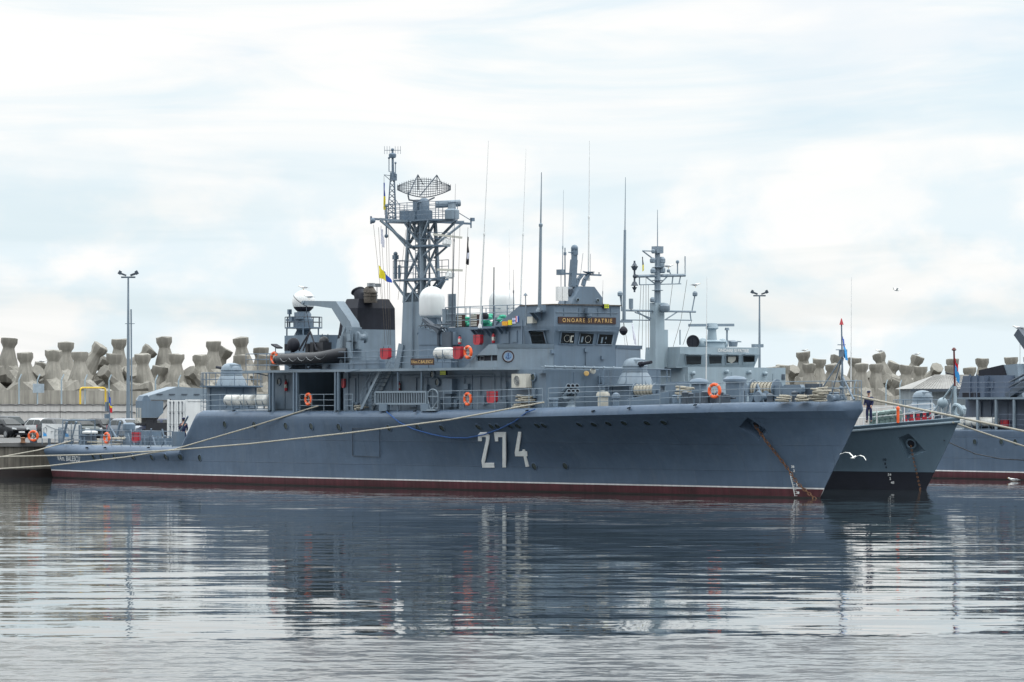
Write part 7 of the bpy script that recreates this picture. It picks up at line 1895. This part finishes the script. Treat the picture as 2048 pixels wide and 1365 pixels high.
# edge of the wind-ruffled patch nearest the camera, wandering with a slow noise
nm = N(nt, 'ShaderNodeTexNoise', Scale=.09, Detail=3.); L.new(geo.outputs['Position'], nm.inputs['Vector'])
mx = N(nt, 'ShaderNodeMath', operation='MULTIPLY_ADD'); L.new(nm.outputs['Fac'], mx.inputs[0]); mx.inputs[1].default_value = WATER['wander']; L.new(sep.outputs['Y'], mx.inputs[2])
ty = N(nt, 'ShaderNodeMath', operation='MULTIPLY_ADD'); L.new(sep.outputs['X'], ty.inputs[0]); ty.inputs[1].default_value = WATER['skew']; L.new(mx.outputs[0], ty.inputs[2])
ruf = mrange(ty.outputs[0], WATER['edge']-1.5, WATER['edge']+1.5, 1., 0.)
far = mrange(sep.outputs['Y'], 130., 230., 1., WATER['far'])
a1 = N(nt, 'ShaderNodeMath', operation='MULTIPLY'); L.new(far, a1.inputs[0]); a1.inputs[1].default_value = WATER['swell']
inv = N(nt, 'ShaderNodeMath', operation='MULTIPLY_ADD'); L.new(ruf, inv.inputs[0]); inv.inputs[1].default_value = WATER['ruf']; inv.inputs[2].default_value = WATER['fine']
inv2 = N(nt, 'ShaderNodeMath', operation='MULTIPLY_ADD'); L.new(ruf, inv2.inputs[0]); inv2.inputs[1].default_value = WATER['ruf2']; inv2.inputs[2].default_value = WATER['fine']
s1 = slope(.26, 1.0, 2.5, a1.outputs[0], .55, .5); s2 = slope(1.0, 2.6, 3., inv2.outputs[0], .6); s3 = slope(4., 7., 3., inv.outputs[0], .65)
ad = N(nt, 'ShaderNodeVectorMath', operation='ADD'); L.new(s1, ad.inputs[0]); L.new(s2, ad.inputs[1])
ad2 = N(nt, 'ShaderNodeVectorMath', operation='ADD'); L.new(ad.outputs[0], ad2.inputs[0]); L.new(s3, ad2.inputs[1])
flat = N(nt, 'ShaderNodeVectorMath', operation='MULTIPLY'); L.new(ad2.outputs[0], flat.inputs[0]); flat.inputs[1].default_value = (.6, 1, 0)
up = N(nt, 'ShaderNodeVectorMath', operation='ADD'); L.new(flat.outputs[0], up.inputs[0]); up.inputs[1].default_value = (0, 0, 1)
no = N(nt, 'ShaderNodeVectorMath', operation='NORMALIZE'); L.new(up.outputs[0], no.inputs[0])
nt.nodes.remove(b)
gl = N(nt, 'ShaderNodeBsdfGlossy', Roughness=.02); gl.inputs['Color'].default_value = (.98, .98, .975, 1); L.new(no.outputs[0], gl.inputs['Normal'])
rg = mrange(ruf, 0., 1., .012, WATER['rough']); L.new(rg, gl.inputs['Roughness'])
df = N(nt, 'ShaderNodeBsdfDiffuse'); df.inputs['Color'].default_value = (.020, .028, .032, 1)
fr = N(nt, 'ShaderNodeFresnel', IOR=1.333); L.new(no.outputs[0], fr.inputs['Normal'])
ms = N(nt, 'ShaderNodeMixShader'); L.new(fr.outputs[0], ms.inputs[0]); L.new(df.outputs[0], ms.inputs[1]); L.new(gl.outputs[0], ms.inputs[2])
L.new(ms.outputs[0], nt.nodes['Material Output'].inputs['Surface'])
mb = MB().add([(-4000, -300, 0), (4000, -300, 0), (4000, 9000, 0), (-4000, 9000, 0)], [(0, 1, 2, 3)]); struct('water', mb, m)

# ------------------------------------------------------------------ sky, sun, exposure
sun = bpy.data.lights.new('sun', 'SUN'); sun.energy = SKY['sun']; sun.angle = R(16); sun.color = (1, .97, .92)
so_ = bpy.data.objects.new('sun', sun); C.objects.link(so_)
sd_ = Vector(SKY['dir']).normalized(); so_.rotation_euler = sd_.to_track_quat('Z', 'Y').to_euler()
w = bpy.data.worlds.new('World'); scene.world = w; w.use_nodes = True; nt = w.node_tree; L = nt.links
bg = nt.nodes['Background']; bg.inputs['Strength'].default_value = .1
sky = N(nt, 'ShaderNodeTexSky'); sky.sky_type = 'NISHITA'; sky.sun_disc = False; sky.sun_elevation = math.asin(sd_.z); sky.sun_rotation = math.atan2(sd_.x, sd_.y); sky.dust_density = 1.5
tc = N(nt, 'ShaderNodeTexCoord')
def cl(scale, sc, detail=7., rough=.55, dist=.3, loc=(0, 0, 0)):
    mp = N(nt, 'ShaderNodeMapping'); mp.inputs['Scale'].default_value = sc; mp.inputs['Location'].default_value = loc; L.new(tc.outputs['Generated'], mp.inputs['Vector'])
    n = N(nt, 'ShaderNodeTexNoise', Scale=scale, Detail=detail, Roughness=rough, Distortion=dist); L.new(mp.outputs[0], n.inputs['Vector']); return n.outputs['Fac']
def rng(src, a, b_, c, d):
    r = N(nt, 'ShaderNodeMapRange', interpolation_type='SMOOTHSTEP'); L.new(src, r.inputs['Value'])
    for k, v in (('From Min', a), ('From Max', b_), ('To Min', c), ('To Max', d)): r.inputs[k].default_value = v
    return r.outputs[0]
veil = rng(cl(9., (1., 1., 5.5), 5., .5, .6, (.3, 0, .37)), .34, .54, .80, 1.)        # long thin streaks of high cloud
heap = rng(cl(22., (1., 1., 1.7), 9., .52, .2, (.11, .2, .1)), .42, .58, 0., 1.)      # softer heaps
mxs = N(nt, 'ShaderNodeMix', data_type='RGBA'); L.new(veil, mxs.inputs['Factor'])
skl = N(nt, 'ShaderNodeVectorMath', operation='MULTIPLY'); L.new(sky.outputs[0], skl.inputs[0]); skl.inputs[1].default_value = SKY['blue']
L.new(skl.outputs[0], mxs.inputs[6])
sp0 = N(nt, 'ShaderNodeSeparateXYZ'); L.new(tc.outputs['Generated'], sp0.inputs[0])
hmix = rng(sp0.outputs['Z'], .038, .085, 1., 0.)
strk = rng(cl(7., (1., 1., 7.), 6., .55, .8, (.7, .1, .9)), .38, .60, 0., 1.)
hs = N(nt, 'ShaderNodeMix', data_type='FLOAT'); L.new(hmix, hs.inputs[0]); L.new(strk, hs.inputs[2]); L.new(heap, hs.inputs[3])
cc_ = N(nt, 'ShaderNodeMix', data_type='RGBA'); L.new(hs.outputs[0], cc_.inputs['Factor']); cc_.inputs[6].default_value = SKY['cloud0']; cc_.inputs[7].default_value = SKY['cloud1']
# overcast brightens towards the zenith
sp = N(nt, 'ShaderNodeSeparateXYZ'); L.new(tc.outputs['Generated'], sp.inputs[0])
ze_ = rng(sp.outputs['Z'], .105, .65, 1., SKY['zenith'])
# added darkening of the unseen low sky behind the camera, dims the bow
lo_ = rng(sp.outputs['Z'], .10, .60, SKY['back_sky_dim'], 1.); bk_ = rng(sp.outputs['Y'], -.35, .25, 0., 1.)
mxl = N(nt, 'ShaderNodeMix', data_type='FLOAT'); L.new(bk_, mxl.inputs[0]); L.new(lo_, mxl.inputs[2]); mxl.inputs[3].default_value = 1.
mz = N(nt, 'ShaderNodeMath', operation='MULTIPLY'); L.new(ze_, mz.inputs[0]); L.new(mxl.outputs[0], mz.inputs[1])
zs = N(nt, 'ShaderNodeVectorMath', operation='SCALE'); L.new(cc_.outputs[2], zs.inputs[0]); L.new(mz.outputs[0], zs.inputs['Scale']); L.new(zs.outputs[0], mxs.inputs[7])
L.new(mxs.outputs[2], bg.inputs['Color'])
vs = scene.view_settings; vs.view_transform = 'Standard'; vs.look = 'None'; vs.gamma = 1; vs.exposure = SKY['exp']
scene.cycles.max_bounces = 6; scene.cycles.glossy_bounces = 3; scene.cycles.diffuse_bounces = 2; scene.cycles.sample_clamp_indirect = 10
scene.cycles.use_denoising = True
bpy.context.view_layer.update()
